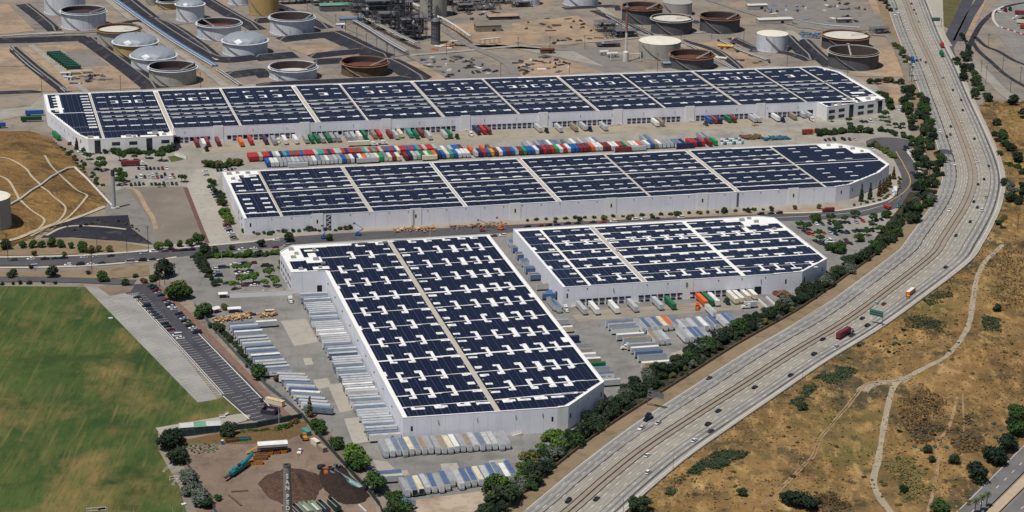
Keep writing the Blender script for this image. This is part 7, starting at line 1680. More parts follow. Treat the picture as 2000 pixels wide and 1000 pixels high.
for (x0, y0, x1, y1, n, lf) in [(1560, 590, 1760, 700, 12, 'grey'), (1270, 880, 1440, 960, 16, 'olive'), (1430, 720, 1660, 780, 14, 'grey'), (1760, 760, 1850, 880, 20, 'grey'), (1850, 800, 1960, 880, 18, 'grey'), (1700, 880, 1900, 990, 22, 'olive'), (1640, 640, 1790, 720, 14, 'deep'), (1755, 775, 1840, 870, 16, 'deep'), (1830, 560, 1990, 760, 20, 'olive'), (1500, 830, 1700, 980, 18, 'brown'), (1920, 620, 1960, 640, 5, 'grey')]:
    for k in range(n):
        x, y = rnd.uniform(x0, x1), rnd.uniform(y0, y1); p = GH(x, y)
        if not inpoly((p.x, p.y), hs_poly): continue
        rr = rnd.uniform(.8, 2.0); tree(p, rr, rr*.8, 'bush', lf, f'low {LF[lf]} scrub bush scattered on the dry hillside', f'{LF[lf]} scrub on the dry hillside', 'scrub_bush', 'shrub')
# dry tufts: nobody could count them
b = MB(); rnd = random.Random(9); cnt = 0
X0, X1, Y0, Y1 = min(p[0] for p in hs_poly), max(p[0] for p in hs_poly), min(p[1] for p in hs_poly), max(p[1] for p in hs_poly)
while cnt < 16000:
    x, y = rnd.uniform(X0, X1), rnd.uniform(Y0, Y1)
    u, v = P((x, y, 0))
    if not (1100 < u < 2040 and 200 < v < 1030) or not inpoly((x, y), hs_poly): 
        cnt += .05; continue
    if fbm(x, y, .03) < rnd.uniform(-.6, .5): cnt += .05; continue
    z = hz(x, y); s = rnd.uniform(.25, .8); a = rnd.random()*6.28; cnt += 1
    ca, sa = math.cos(a)*s, math.sin(a)*s
    b.add([(x-ca, y-sa, z), (x+ca, y+sa, z), (x+ca*.6+sa*.5, y+sa*.6-ca*.5, z+s*.8), (x-ca*.6+sa*.5, y-sa*.6-ca*.5, z+s*.8)], [(0, 1, 2, 3)], rnd.randrange(4))
o = b.build('dry_grass_tufts', [M("tuft_straw", A(164, 136, 92), .9), M("tuft_gold", A(140, 110, 66), .9), M("tuft_brown", A(104, 82, 52), .9), M("tuft_olive", A(112, 104, 56), .9)]); tag(o, 'dry straw-coloured grass tufts over the hillside', 'grass', kind='stuff')
# dense low scrub that reads as patches
def scrub(poly, n, leaf, label, seed):
    rnd = random.Random(seed); W = [GH(*q) for q in poly]; W = [(p.x, p.y) for p in W]; b = MB(); k = 0; tr = 0
    x0, x1, y0, y1 = min(p[0] for p in W), max(p[0] for p in W), min(p[1] for p in W), max(p[1] for p in W)
    while k < n and tr < n*20:
        tr += 1; x, y = rnd.uniform(x0, x1), rnd.uniform(y0, y1)
        if not inpoly((x, y), W) or fbm(x, y, .09) < rnd.uniform(-.35, .45)-min(.5, pdist((x, y), W)*.06): continue
        k += 1; z = hz(x, y); s = rnd.uniform(.25, .6); a = rnd.random()*6.28; u = Vector((math.cos(a), math.sin(a), rnd.uniform(-.3, .3)))*s; w = Vector((-math.sin(a), math.cos(a), rnd.uniform(.1, .9)))*s; p = Vector((x, y, z+rnd.uniform(.1, 1.0)))
        b.add([p-u-w*.6, p+u-w*.6, p+u*.8+w*.6, p-u*.7+w*.7], [(0, 1, 2, 3)])
    tag(b.build('scrub_cover', LM[leaf]), label, 'scrub', kind='stuff')
for i, (pl, n, lf, lb) in enumerate([([(1296, 965), (1336, 928), (1368, 900), (1410, 876), (1466, 884), (1440, 904), (1400, 918), (1350, 936), (1312, 970)], 2600, 'dark', 'dark green scrub cover above the freeway shoulder'), ([(1540, 790), (1575, 748), (1630, 714), (1678, 722), (1655, 744), (1600, 756), (1556, 794)], 1900, 'dark', 'dark scrub cover beside the upper earth track'), ([(1750, 775), (1800, 748), (1856, 790), (1836, 875), (1790, 866), (1757, 822)], 2000, 'brown', 'dark brown scrub cover right of the gravel track'), ([(1842, 835), (1900, 806), (1930, 880), (1866, 888)], 1500, 'brown', 'brown scrub cover above the boulevard trees'), ([(1760, 612), (1850, 622), (1846, 652), (1770, 640)], 900, 'dark', 'dark scrub streak beside the freeway sign'), ([(1800, 585), (1855, 560), (1862, 580), (1815, 600)], 600, 'dark', 'small dark scrub streak by the shoulder bend'), ([(1915, 615), (1960, 625), (1955, 650), (1920, 645)], 600, 'dark', 'scrub cover around the single dark bush'), ([(1540, 985), (1620, 960), (1680, 985), (1600, 1010)], 900, 'brown', 'brown scrub around the large dark clump'), ([(1720, 900), (1790, 890), (1830, 960), (1760, 985)], 1000, 'olive', 'olive scrub between the tracks near the bottom'), ([(1930, 500), (2010, 480), (2010, 600), (1950, 610)], 1200, 'brown', 'brown scrub at the upper end of the gravel track')]): scrub(pl, n, lf, lb, 70+i)
# palms
def palm(px, h, label, r=2.4):
    p = GH(*px); t = thing('palm_tree', label, 'palm', (p.x, p.y, p.z)); b = MB(); b.tube((0, 0, 0), (.2, 0, h), .28, 6, 0, .2); b.build('trunk', m_trunk, t)
    b = MB()
    for k in range(26):
        a = k*2.4; el = .9-1.5*k/26; d = Vector((math.cos(a)*math.cos(el), math.sin(a)*math.cos(el), math.sin(el))); w = Vector((-math.sin(a), math.cos(a), 0))*.32; o = Vector((.2, 0, h)); m_ = o+d*r*.6+Vector((0, 0, .15)); e = o+d*r+Vector((0, 0, -.7))
        b.add([o, m_+w, e, m_-w], [(0, 1, 2, 3)])
    b.build('fronds', LM['mid'], t)
for i, (x, y, h) in enumerate(((1780, 160, 13), (1776, 150, 11), (1903, 1005, 7), (1915, 1000, 7.5), (1926, 992, 7))): palm((x, y), h, ['tall palm beside the freeway at the trees', 'second palm beside the freeway trees', 'short palm at the boulevard median end', 'middle palm of the boulevard group', 'palm in front of the tan median'][i])

# ------------------------------------------------------------------ overhead signs
m_sign = M("sign_green", A(30, 132, 112), .5, .06)
def gantry(px, edge_px, w, label, h=6.0, right=True, back=False):
    p = G(*px, FZ); q = G(*edge_px, FZ); d = (q-p); rz = math.atan2(d.y, d.x); L = d.length
    t = thing('overhead_sign', label, 'road sign', (p.x, p.y, FZ), rz)
    b = MB(); b.tube((0, 0, 0), (0, 0, h+2), .26, 8); b.build('post', m_steel, t)
    b = MB()
    for z in (h+.5, h+2.0): b.tube((0, 0, z), (L, 0, z), .13, 5)
    n = int(L/1.5)
    for k in range(n): b.tube((L*k/n, 0, h+.5+1.5*(k % 2)), (L*(k+1)/n, 0, h+2.0-1.5*(k % 2)), .07, 4)
    b.build('truss', m_steel, t)
    b = MB(); b.box((L-w/2, -.3, h+1.2), (w, .14, 3.4)); s = b.build('sign_board', m_steel if back else m_sign, t)
    if not back:
        b = MB()
        for z in (h+2.75, h-.35): b.box((L-w/2, -.39, z), (w-.3, .03, .1))
        for x in (L-w+.15, L-.15): b.box((x, -.39, h+1.2), (.1, .03, 3.1))
        for z, f in ((h+1.9, .55), (h+1.0, .7), (h+.2, .4)): b.box((L-w*.55, -.4, z), (w*f, .02, .32))
        b.build('white_legend', m_paint, s)
    b = MB(); b.box((L/2, -.9, h-.8), (L, .7, .08)); b.build('catwalk', m_steel, t)
gantry((1723, 637), (1697, 631), 8.6, 'green overhead sign on a single post over the freeway lanes beside the hillside')
gantry((1265, 791), (1296, 799), 7.6, 'grey back of an overhead sign beside the freeway tree belt', back=True)
gantry((1836, 313), (1858, 316), 8.0, 'overhead sign seen over the freeway at the bend', back=True)
gantry((1838, 52), (1819, 52), 8.0, 'green overhead sign above the concrete ramp')
# ------------------------------------------------------------------ field furniture
m_goal = M("goal_white", A(232, 232, 228), .5)
def goal(px, rz, label, w=6):
    t = thing('goal_frame', label, 'goal', G(*px), rz); b = MB()
    for s in (-1, 1): b.tube((s*w/2, 0, 0), (s*w/2, 0, 2.2), .1, 6); b.tube((s*w/2, 0, 2.2), (s*w/2, 1.6, 0), .08, 5); b.tube((s*w/2, 0, .1), (s*w/2, 1.6, .1), .08, 5)
    b.tube((-w/2, 0, 2.2), (w/2, 0, 2.2), .1, 6); b.tube((-w/2, 1.6, .1), (w/2, 1.6, .1), .08, 5); b.build('frame', m_goal, t)
goal((330, 918), R(60), 'white goal frame folded beside the dark trees'); goal((345, 944), R(70), 'white goal frame lying near the grey-green trees', 4); goal((340, 938), R(20), 'small white goal frame between the other goals', 4)
goal((188, 1000), Y3, 'white goal frame cut by the bottom edge of the field', 9)
for i, (x, y, h) in enumerate(((179, 1006, 5), (210, 1006, 5), (233, 1008, 5), (261, 1010, 5), (337, 1010, 5), (368, 1010, 5))):
    t = thing('net_post', 'slim white post of the ball net along the bottom edge of the field', 'post', G(x, y), 0, 'ball net posts'); b = MB(); b.tube((0, 0, 0), (0, 0, h), .09, 6, 0, .05); b.cyl((0, 0, 0), .3, .12, 8); b.build('shaft', m_goal, t)
t = thing('field_box', 'dark box standing at the bottom edge of the field', 'box', G(198, 995), R(30)); b = MB(); b.box((0, 0, .6), (3, 1.4, 1.2)); b.build('body', m_fr, t); b = MB(); b.box((0, 0, 1.23), (3.1, 1.5, .08)); b.build('lid', m_fr2, t)
t = thing('field_board', 'white board lying on the grass beside the pale car park', 'board', G(216, 622), R(20)); b = MB(); b.box((0, 0, .25), (2.4, 1.4, .5)); b.build('panel', m_goal, t)
t = thing('field_board', 'white board lying near the yard bank trees', 'board', G(359, 985), R(40)); b = MB(); b.box((0, 0, .2), (2.2, 1.6, .4)); b.build('panel', m_goal, t)
# restroom building
p = G(369, 845); t = thing('restroom_building', 'small pavilion with pale gables and a green middle roof on the concrete plaza', 'building', (p.x, p.y, 0), Y3)
m_block = M("block_wall", A(158, 152, 146), .9, .08, .6)
for x, w in ((-1, 6.5), (12.5, 6.5)):
    b = MB(); b.box((x, 2.5, 1.6), (w, 5.5, 3.2)); b.build('wall', m_block, t)
    b = MB(); b.add([(x-w/2-.4, -.7, 3.2), (x+w/2+.4, -.7, 3.2), (x+w/2+.4, 2.5, 4.6), (x-w/2-.4, 2.5, 4.6), (x+w/2+.4, 5.7, 3.2), (x-w/2-.4, 5.7, 3.2)], [(0, 1, 2, 3), (3, 2, 4, 5), (1, 4, 2), (5, 0, 3)]); b.build('roof', M("pale_metal_roof", A(196, 198, 192), .5), t)
    for k in range(2):
        b = MB(); b.box((x-1.4+k*2.8, -.28, 1.3), (1.1, .1, 2.2)); b.build('door', M("door_blue_grey", A(84, 100, 124), .6), t)
b = MB(); b.add([(2.2, -1, 3.2), (9.3, -1, 3.2), (9.3, 2.5, 4.2), (2.2, 2.5, 4.2), (9.3, 6, 3.2), (2.2, 6, 3.2)], [(0, 1, 2, 3), (3, 2, 4, 5)]); b.build('breezeway_roof', m_green, t)
for x in (2.6, 8.9):
    for y in (-.6, 5.6):
        b = MB(); b.box((x, y, 1.6), (.25, .25, 3.2)); b.build('post', m_block, t)
for i, (x, y) in enumerate(((325, 851), (336, 848))):
    t = thing('covered_table', 'grey shelter box on the corner of the concrete plaza', 'shelter', G(x, y), Y3, 'grey shelters on the plaza'); b = MB(); b.box((0, 0, 2.4), (3.0, 4.0, .2), 0, 0, .9); b.build('canopy', m_fr2, t); [block('post', t, (sx, sy, 1.2), (.15, .15, 2.4), 0, m_fr) for sx in (-1.2, 1.2) for sy in (-1.6, 1.6)]; b = MB(); b.box((0, 0, .7), (1.6, 2.4, .1)); b.box((0, 0, .35), (.4, .6, .7)); b.build('table', m_fr2, t)
for i, (x, y) in enumerate(((434, 817), (443, 812))):
    t = thing('play_structure', 'white play frame on the small plaza lawn', 'playground', G(x, y), R(20+i*40), 'play frames'); b = MB(); b.box((0, 0, 1.2), (3, 1, .12)); [b.tube((sx, 0, 0), (sx, 0, 2.2), .08, 5) for sx in (-1.4, 1.4)]; b.tube((-1.4, 0, 2.2), (1.4, 0, 2.2), .08, 5); b.build('frame', m_goal, t)
# ------------------------------------------------------------------ fences
m_screen = M("green_privacy_screen", A(44, 62, 66), .9, .1, .3); m_post = M("fence_post", A(120, 122, 124), .6)
def fence(pxs, h, label, mat=m_screen, step=6.0):
    t = thing('screen_fence', label, 'fence', G(*pxs[0])); o = G(*pxs[0])
    for a, e in zip(pxs[:-1], pxs[1:]):
        A0, E0 = G(*a)-o, G(*e)-o; L = (E0-A0).length; n = max(1, round(L/step)); d = (E0-A0)/L; rz = math.atan2(d.y, d.x)
        for k in range(n):
            c = A0+d*L*(k+.5)/n; block('screen_panel', t, (c.x, c.y, h/2+.1), (L/n-.1, .06, h), rz, mat); q = A0+d*L*k/n; block('post', t, (q.x, q.y, h/2+.15), (.12, .12, h+.3), rz, m_post)
    return t
fence([(318, 856), (380, 850), (440, 842), (500, 836), (560, 824), (590, 818)], 3.0, 'dark green screen fence between the plaza and the recycling yard')
fence([(340, 868), (375, 925), (400, 965), (425, 1010)], 2.6, 'grey screen fence along the bank below the sports field', M("grey_screen", A(88, 92, 98), .9))
fence([(590, 815), (615, 845), (650, 885), (690, 930), (720, 962), (742, 990), (752, 1030)], 2.6, 'dark green screen fence between the recycling yard and the trailers')
fence([(380, 598), (420, 648), (460, 692), (520, 755), (570, 795), (590, 815)], 2.2, 'chain-link fence along the hedge of the trailer yard', M("chain_link", A(96, 104, 104), .8))
# ------------------------------------------------------------------ recycling yard
def heap(px, rx, ry, h, mat, label, seed):
    p = G(*px); t = thing('mulch_heap', label, 'heap', (p.x, p.y, 0), Y3); b = MB(); n, m_ = 40, 12; vs = []
    for j in range(m_+1):
        q = j/m_
        for i in range(n):
            a = 6.2832*i/n; e = 1+.18*fbm(math.cos(a)*2+seed, math.sin(a)*2, 1.0); z = h*max(0, (1-q)**1.15)*(1+.25*noise.noise(Vector((q*4*math.cos(a)+seed, q*4*math.sin(a), 0)))); vs.append((rx*q*e*math.cos(a), ry*q*e*math.sin(a), z if j < m_ else -.1))
    b.add(vs, [(j*n+i, (j+1)*n+i, (j+1)*n+(i+1) % n, j*n+(i+1) % n) for j in range(m_) for i in range(n)]); b.build('surface', mat, t, True); return t
m_h1 = gmat("mulch_red_brown", [(A(110, 84, 68), .3, .4, .6), (A(66, 54, 50), .8, .45, .7), (A(160, 140, 124), 2.0, .64, .74)], A(90, 70, 60), bump=1.0, bscale=1.5)
m_h2 = gmat("mulch_dark", [(A(66, 52, 46), .3, .4, .6), (A(40, 34, 34), .8, .5, .7)], A(56, 46, 42), bump=1.0, bscale=1.5)
heap((572, 948), 15, 22, 7.0, m_h1, 'large red-brown mulch heap behind the lettered tower', 3); heap((660, 942), 9, 20, 3.4, m_h2, 'long dark compost windrow beside the green fence', 8); heap((682, 966), 10, 12, 4.6, m_h2, 'dark compost heap at the end of the windrow', 12); heap((505, 852), 22, 9, 2.2, gmat("weed_heap", [(A(110, 92, 58), .3, .4, .6), (A(76, 78, 44), .8, .5, .7)], A(120, 92, 62), bump=1), 'low weedy heap along the yard fence', 20)
# lettered tower
p = G(563, 1034); t = thing('lettered_tower', 'grey round tower with the place name in white letters', 'tower', (p.x, p.y, 0)); 
TH = min((abs(P((p.x, p.y, q/5))[1]-907), q/5) for q in range(50, 400))[1]
b = MB(); b.lathe((0, 0, 0), [(2.2, 0), (1.75, TH-.6)], 24); b.build('shaft', M("tower_concrete", A(134, 132, 128), .9, .08, .5), t)
b = MB(); b.lathe((0, 0, 0), [(1.75, TH-.6), (1.95, TH-.5), (1.95, TH), (1.3, TH), (1.3, TH-1.5), (.01, TH-1.5)], 24); b.build('rim', M("tower_rim", A(96, 88, 84), .9), t)
tow = Vector((-p.x, -p.y, 0)).normalized(); rzt = math.atan2(tow.y, tow.x)+math.pi/2
zc = TH-5.0
for ch in 'SAN PEDRO':
    if ch != ' ':
        cu = bpy.data.curves.new('lettering', 'FONT'); cu.body = ch; cu.size = 2.6; cu.align_x = 'CENTER'; cu.extrude = .12; cu.offset = .05
        o = bpy.data.objects.new('tmp', cu); col.objects.link(o); dg = bpy.context.evaluated_depsgraph_get(); me = bpy.data.meshes.new_from_object(o.evaluated_get(dg)); bpy.data.objects.remove(o)
        me.materials.clear(); me.materials.append(M("letter_white", A(240, 238, 230), .6)); r_ = 2.2-.45*zc/TH+.12
        q = link(me, 'letter', t, (tow.x*r_, tow.y*r_, zc-1.0)); q.rotation_euler = (R(90), 0, rzt); q.scale = (1, 1.1, 1)
    zc -= 2.85 if ch != ' ' else 1.4
# teal trommel screen with yellow conveyor
m_teal = cm('teal', .4) if False else M("machine_teal", A(22, 122, 128), .4, .1, .5)
p = G(467, 922); t = thing('trommel_screen', 'long teal trommel screening machine in the recycling yard', 'machine', (p.x, p.y, 0), R(-24))
b = MB(); b.box((0, 0, 2.2), (2.6, 15, 1.6)); b.box((0, 3, 3.4), (2.4, 5, 1.2), 0, 0, .9); b.box((0, -3.5, 3.3), (2.2, 3.6, 1.0), 0, 0, .85); b.build('housing', m_teal, t)
b = MB(); b.tube((0, 5.2, 3.2), (0, 12.5, 4.6), .9, 10); b.build('feed_hopper', m_teal, t); b = MB(); b.box((0, .1, 4.0), (1.2, 1.8, .5)); b.build('engine_cover', m_fr, t); b = MB(); b.box((0, -10, 2.0), (1.4, 6, .5)); b.box((0, -8, 1.0), (.3, .3, 2)); b.build('discharge_conveyor', m_fr, t)
for y in (-5, -3.6, 4.4, 5.8):
    for sx in (-1.1, 1.1): link(cached('wheel', wheel_mesh), 'wheel', t, (sx, y, .5))
t = thing('conveyor', 'yellow conveyor leading from the trommel to the white shelter', 'conveyor', G(481, 888), R(-60)); b = MB(); b.add([(-.6, 0, 1), (.6, 0, 1), (.6, 11, 4.4), (-.6, 11, 4.4)], [(0, 1, 2, 3)]); [b.tube((s, 0, 1.2), (s, 11, 4.6), .12, 5) for s in (-.6, .6)]; b.build('belt_frame', cm('gold'), t); b = MB(); [b.tube((s, y, 0), (s, y, 1+y*.3), .1, 5) for s in (-.5, .5) for y in (3, 8)]; b.build('legs', m_fr, t)
p = G(504, 889); t = thing('sorting_shelter', 'white roofed sorting shelter with orange bins under it', 'shelter', (p.x, p.y, 0), Y3); b = MB(); b.add([(0, 0, 5), (15, 0, 5), (15, 2.6, 5.9), (0, 2.6, 5.9), (15, 5, 5.2), (0, 5, 5.2)], [(0, 1, 2, 3), (3, 2, 4, 5)]); b.build('roof', m_goal, t); b = MB(); b.box((7.5, .1, 4.3), (15, .08, 1.3)); b.build('side_sheet', m_tgr, t); b = MB(); [b.box((7.5, 1.5, 2.9), (14.6, 3, .25))]; b.build('deck', m_fr, t)
for x in (.3, 4, 7.5, 11, 14.7):
    b = MB(); [b.tube((x, y, 0), (x, y, 5), .14, 5) for y in (.4, 4.6)]; b.build('post', m_fr2, t)
def bin_(px, rz, c, label, w=6, group=None, h=1.8):
    t = thing('skip_bin', label, 'bin', G(*px), rz, group); b = MB(); d = 2.4
    b.add([(-w/2+.4, -d/2, 0), (w/2-.4, -d/2, 0), (w/2-.4, d/2, 0), (-w/2+.4, d/2, 0), (-w/2, -d/2, h), (w/2, -d/2, h), (w/2, d/2, h), (-w/2, d/2, h)], [(3, 2, 1, 0), (0, 1, 5, 4), (1, 2, 6, 5), (2, 3, 7, 6), (3, 0, 4, 7)])
    for k in range(5): b.box((-w/2+.6+k*(w-1.2)/4, -d/2-.06, h/2), (.14, .12, h))
    b.build('body', c, t); b = MB(); b.box((0, 0, h*.6), (w-.6, d-.2, .1)); b.build('load', m_tr, t); return t
mo = M("bin_orange", A(196, 132, 44), .7, .1, .5); mor = M("bin_rust_orange", A(160, 96, 62), .8, .15, .5)
for k, x in enumerate((513, 527, 541, 554)): bin_((x, 889-k*1.6), Y3, mor if k % 2 == 0 else mo, 'orange skip bin standing under the white shelter', 3.2, 'bins under the white shelter')
bin_((508, 898), Y3, mor, 'rust orange skip bin in front of the shelter', 7); bin_((500, 907), Y3, mo, 'bright orange skip bin nearest the trommel', 7); bin_((512, 893), Y3, mor, 'second rust orange bin in front of the shelter', 7)
bin_((453, 863), Y3+R(6), M("bin_brown", A(110, 78, 60), .8), 'brown skip bin along the yard bank', 7); bin_((478, 861), Y3, m_teal, 'teal skip bin along the yard bank', 6)
t = thing('portable_toilet', 'blue portable toilet beside the brown skip', 'toilet', G(434.5, 868), Y3); b = MB(); b.box((0, 0, 1.1), (1.2, 1.2, 2.2)); b.build('cabin', cm('blue'), t); b = MB(); b.box((0, 0, 2.3), (1.3, 1.3, .25), 0, 0, .8); b.build('roof', m_goal, t)
for i, (x, y, c, lb) in enumerate(((604, 852, 'teal', 'teal storage container by the yard fence'), (622, 872, 'cream', 'cream storage container by the yard fence'), (635, 884, 'tan', 'tan open shelter container by the yard fence'))):
    t = thing('storage_container', lb, 'container', G(x, y), T3+R(20)); b = MB(); b.box((0, 3, 1.3), (2.5, 6, 2.6)); b.build('body', cm(c), t); b = MB(); b.box((0, -.04, 1.3), (2.2, .08, 2.3)); b.build('doors', m_fr2, t)
def loader(px, rz, c, label, group=None):
    t = thing('wheel_loader', label, 'loader', G(*px), rz, group); b = MB(); b.box((0, 1.6, 1.5), (2.2, 3, 1.2), 0, 0, .9); b.box((0, -.6, 2.3), (1.7, 1.6, 1.7), 0, 0, .9); b.box((0, -2.4, 1.2), (.8, 2.4, .5)); b.build('body', c, t); b = MB(); b.box((0, -4, .7), (2.8, 1.2, 1.1), 0, 0, .8); b.build('bucket', m_fr, t); b = MB(); b.box((0, -.7, 2.4), (1.76, 1.2, .9)); b.build('cab_windows', m_glassd, t)
    for y in (-1.6, 1.8):
        for sx in (-1.1, 1.1): w = link(cached('wheel', wheel_mesh), 'wheel', t, (sx, y, .8)); w.scale = (1.2, 1.6, 1.6)
loader((595, 858), R(200), mo, 'yellow wheel loader beside the teal container')
for k, (x, y) in enumerate(((630, 918), (642, 920), (654, 918), (636, 926), (650, 926))): loader((x, y), R(40+k*50), [m_fr, mor, m_fr2, mor, m_fr][k], 'worn orange and black machine in the parked machine cluster', 'parked machine cluster')
for k, (x, y, c) in enumerate(((574, 1008, 'rust red'), (590, 1006, 'dark grey'), (606, 1002, 'pale green'), (624, 1000, 'pale green'), (641, 998, 'dark grey'), (662, 994, 'dark green'))):
    t = thing('open_top_trailer', f'{c} open-top hauling trailer in the row at the yard bottom edge', 'trailer', G(x, y+8), T3+R(14), f'{c} open-top trailers at the yard bottom edge'); b = MB()
    for sx in (-1.2, 1.2): b.box((sx, 5.5, 2.2), (.12, 11, 2.4))
    for y_ in (0, 11): b.box((0, y_, 2.2), (2.5, .12, 2.4))
    b.box((0, 5.5, 1.1), (2.4, 11, .15)); b.build('tub', cm(c), t); b = MB(); b.box((0, 5.5, 1.9 if k % 2 else 1.4), (2.2, 10.8, .2)); b.build('load', m_pitw if k in (2, 3) else m_fr, t); b = MB(); [b.box((sx, 5.5, 3.44), (.3, 11.1, .1)) for sx in (-1.2, 1.2)]; b.build('top_rail', m_tgr, t)
    for y_ in (1.5, 2.9):
        for sx in (-.95, .95): link(cached('wheel', wheel_mesh), 'wheel', t, (sx, y_, .5))
t = thing('walking_floor', 'pale blue flatbed trailer along the green fence', 'trailer', G(703, 957), T3+R(24)); b = MB(); b.box((0, 12, 1.3), (2.5, 24, .3)); [b.box((sx, 12, 1.8), (.12, 24, .8)) for sx in (-1.2, 1.2)]; b.build('deck', M("pale_teal", A(148, 180, 180), .5), t); b = MB(); [b.box((0, y, .6), (2.2, .4, 1.1)) for y in (3, 12, 21)]; b.build('supports', m_fr, t)
t = thing('barrier_rail', 'white rail lying beside the compost heap', 'barrier', G(708, 994), R(-62)); b = MB(); b.box((0, 0, .4), (9, .4, .8)); b.build('rail', m_goal, t)
for i, (x, y, L, rz, lb) in enumerate(((446, 968, 14, R(-58), 'long timber edging in the recycling yard'), (452, 962, 8, Y3, 'short timber stack at the edging corner'))):
    t = thing('timber_edging', lb, 'timber', G(x, y), rz); b = MB(); [b.box((L/2, k*.5, .3), (L, .4, .6)) for k in range(2)]; b.build('logs', m_tr, t)
# guard house, tents and compound at the driveway
for i, (x, y, w, d, rz, lb) in enumerate(((436, 583, 5.5, 4, Y3, 'small white-roofed guard booth at the driveway'), (425, 612, 5, 5, Y3+R(30), 'white canopy tent beside the yellowish tree'), (458, 612, 8, 4, Y3, 'long white canopy at the timber pile'))):
    p = G(x, y); t = thing('canopy', lb, 'canopy', (p.x, p.y, 0), rz); b = MB(); b.add([(-w/2, 0, 2.7), (w/2, 0, 2.7), (w/2, d/2, 3.5), (-w/2, d/2, 3.5), (w/2, d, 2.7), (-w/2, d, 2.7), (-w/2, 0, 2.4), (w/2, 0, 2.4), (w/2, d, 2.4), (-w/2, d, 2.4)], [(0, 1, 2, 3), (3, 2, 4, 5), (6, 7, 1, 0), (8, 9, 5, 4), (7, 8, 4, 2, 1), (9, 6, 0, 3, 5)]); b.build('roof', m_goal, t)
    [block('post', t, (sx*w*.45, y_, 1.3), (.18, .18, 2.6), 0, m_tgr) for sx in (-1, 1) for y_ in (.3, d-.3)]
    b = MB(); b.box((0, d*.6, 1), (w*.7, d*.5, 2)); b.build('booth', m_fr2, t)
tree(G(440, 605), 3.0, 4.5, 'round', 'olive', 'yellowish tree between the white canopies', None)
p = G(450, 583); t = thing('screen_wall', 'low grey wall between the near car park and the trailer yard', 'wall', (0, 0, 0)); a, e = G(449, 582), G(572, 576); c = (a+e)/2; block('wall_face', t, (c.x, c.y, 1.6), ((e-a).length, .3, 3.2), math.atan2((e-a).y, (e-a).x), m_wallw); block('coping', t, (c.x, c.y, 3.25), ((e-a).length+.2, .45, .12), math.atan2((e-a).y, (e-a).x), m_kerb)
p = G(335, 305); t = thing('screen_wall', 'grey ramp wall beside the lawn at the dock entrance', 'wall', (0, 0, 0)); a, e = G(342, 303), G(364, 311); c = (a+e)/2; block('wall_face', t, (c.x, c.y, 1.3), ((e-a).length, .4, 2.6), math.atan2((e-a).y, (e-a).x), m_wallw); block('coping', t, (c.x, c.y, 2.65), ((e-a).length+.2, .55, .12), math.atan2((e-a).y, (e-a).x), m_kerb)
flat('lawn_strip', [(328, 306), (340, 304), (361, 311), (335, 317)], Z3+.02, m_field)
# timber and pallet piles: uncountable small stuff
def pile(px0, px1, n, w, mats, label, seed, s=.6):
    rnd = random.Random(seed); a, e = G(*px0), G(*px1); b = MB(); d = (e-a); nn = Vector((-d.y, d.x, 0)).normalized()
    for k in range(n):
        q = a+d*rnd.random()+nn*rnd.gauss(0, w); b.box((q.x, q.y, rnd.uniform(.2, 1.6)), (rnd.uniform(.4, 2.2)*s*2, rnd.uniform(.3, 1)*s*2, rnd.uniform(.15, .6)), rnd.random()*3.1, rnd.randrange(len(mats)))
    return tag(b.build('pallet_pile', mats), label, 'pile', kind='stuff')
mwood = [M("raw_wood", A(196, 150, 100), .9), M("raw_wood_dark", A(140, 100, 66), .9), M("raw_wood_pale", A(216, 190, 150), .9)]
pile((418, 628), (490, 618), 260, 1.8, mwood, 'heap of broken pallets above the straight trailer row', 1); pile((505, 618), (540, 614), 110, 1.4, mwood, 'pallet heap beside the dark truck', 2); pile((515, 575), (560, 572), 120, 1.2, mwood, 'pallets stacked along the low grey wall', 3)
pile((1515, 578), (1540, 575), 130, 3.0, [mwood[1], m_tr, m_pitr], 'heap of scrap and pallets at the freeway-side warehouse corner', 4); pile((770, 452), (850, 448), 120, 2, mwood, 'timber and boards stored along the sandy verge', 5); pile((880, 446), (990, 440), 120, 2, [mwood[1], m_tan, m_fr2], 'building rubble along the sandy verge', 6)
pile((1450, 270), (1485, 268), 170, 3, [mwood[1], m_tr], 'tall stack of brown pallets in the container yard', 7, 1.0); pile((1492, 274), (1540, 270), 120, 2.4, [cm('blue'), m_teal, m_fr2], 'mixed crates beside the pallet stack', 8, .8); pile((1585, 258), (1600, 255), 60, 1.6, [cm('orange'), mo], 'orange scrap bins by the dock lane', 9, .8); pile((1470, 246), (1480, 245), 20, 1, mwood, 'few pallets beside the dock stairs', 10)
for k in range(34):
    x, y = 1410+(k % 12)*3.6, 283-(k % 12)*.15-(k//12)*3.6; p = G(x, y); c = ['white', 'white', 'teal', 'white', 'blue'][k*7 % 5]
    t = thing('chemical_drum', f'{c} plastic tote in the drum stack behind the middle warehouse', 'tote', (p.x, p.y, 0), Y12, f'{c} totes in the drum stack'); b = MB(); b.lathe((0, 0, 0), [(.01, 0), (1.1, 0), (1.2, .4), (1.2, 1.7), (1.0, 2.1), (.01, 2.2)], 12); b.build('body', cm(c), t); b = MB(); b.cyl((0, 0, 2.15), .35, .25, 8); b.build('lid', m_fr, t)
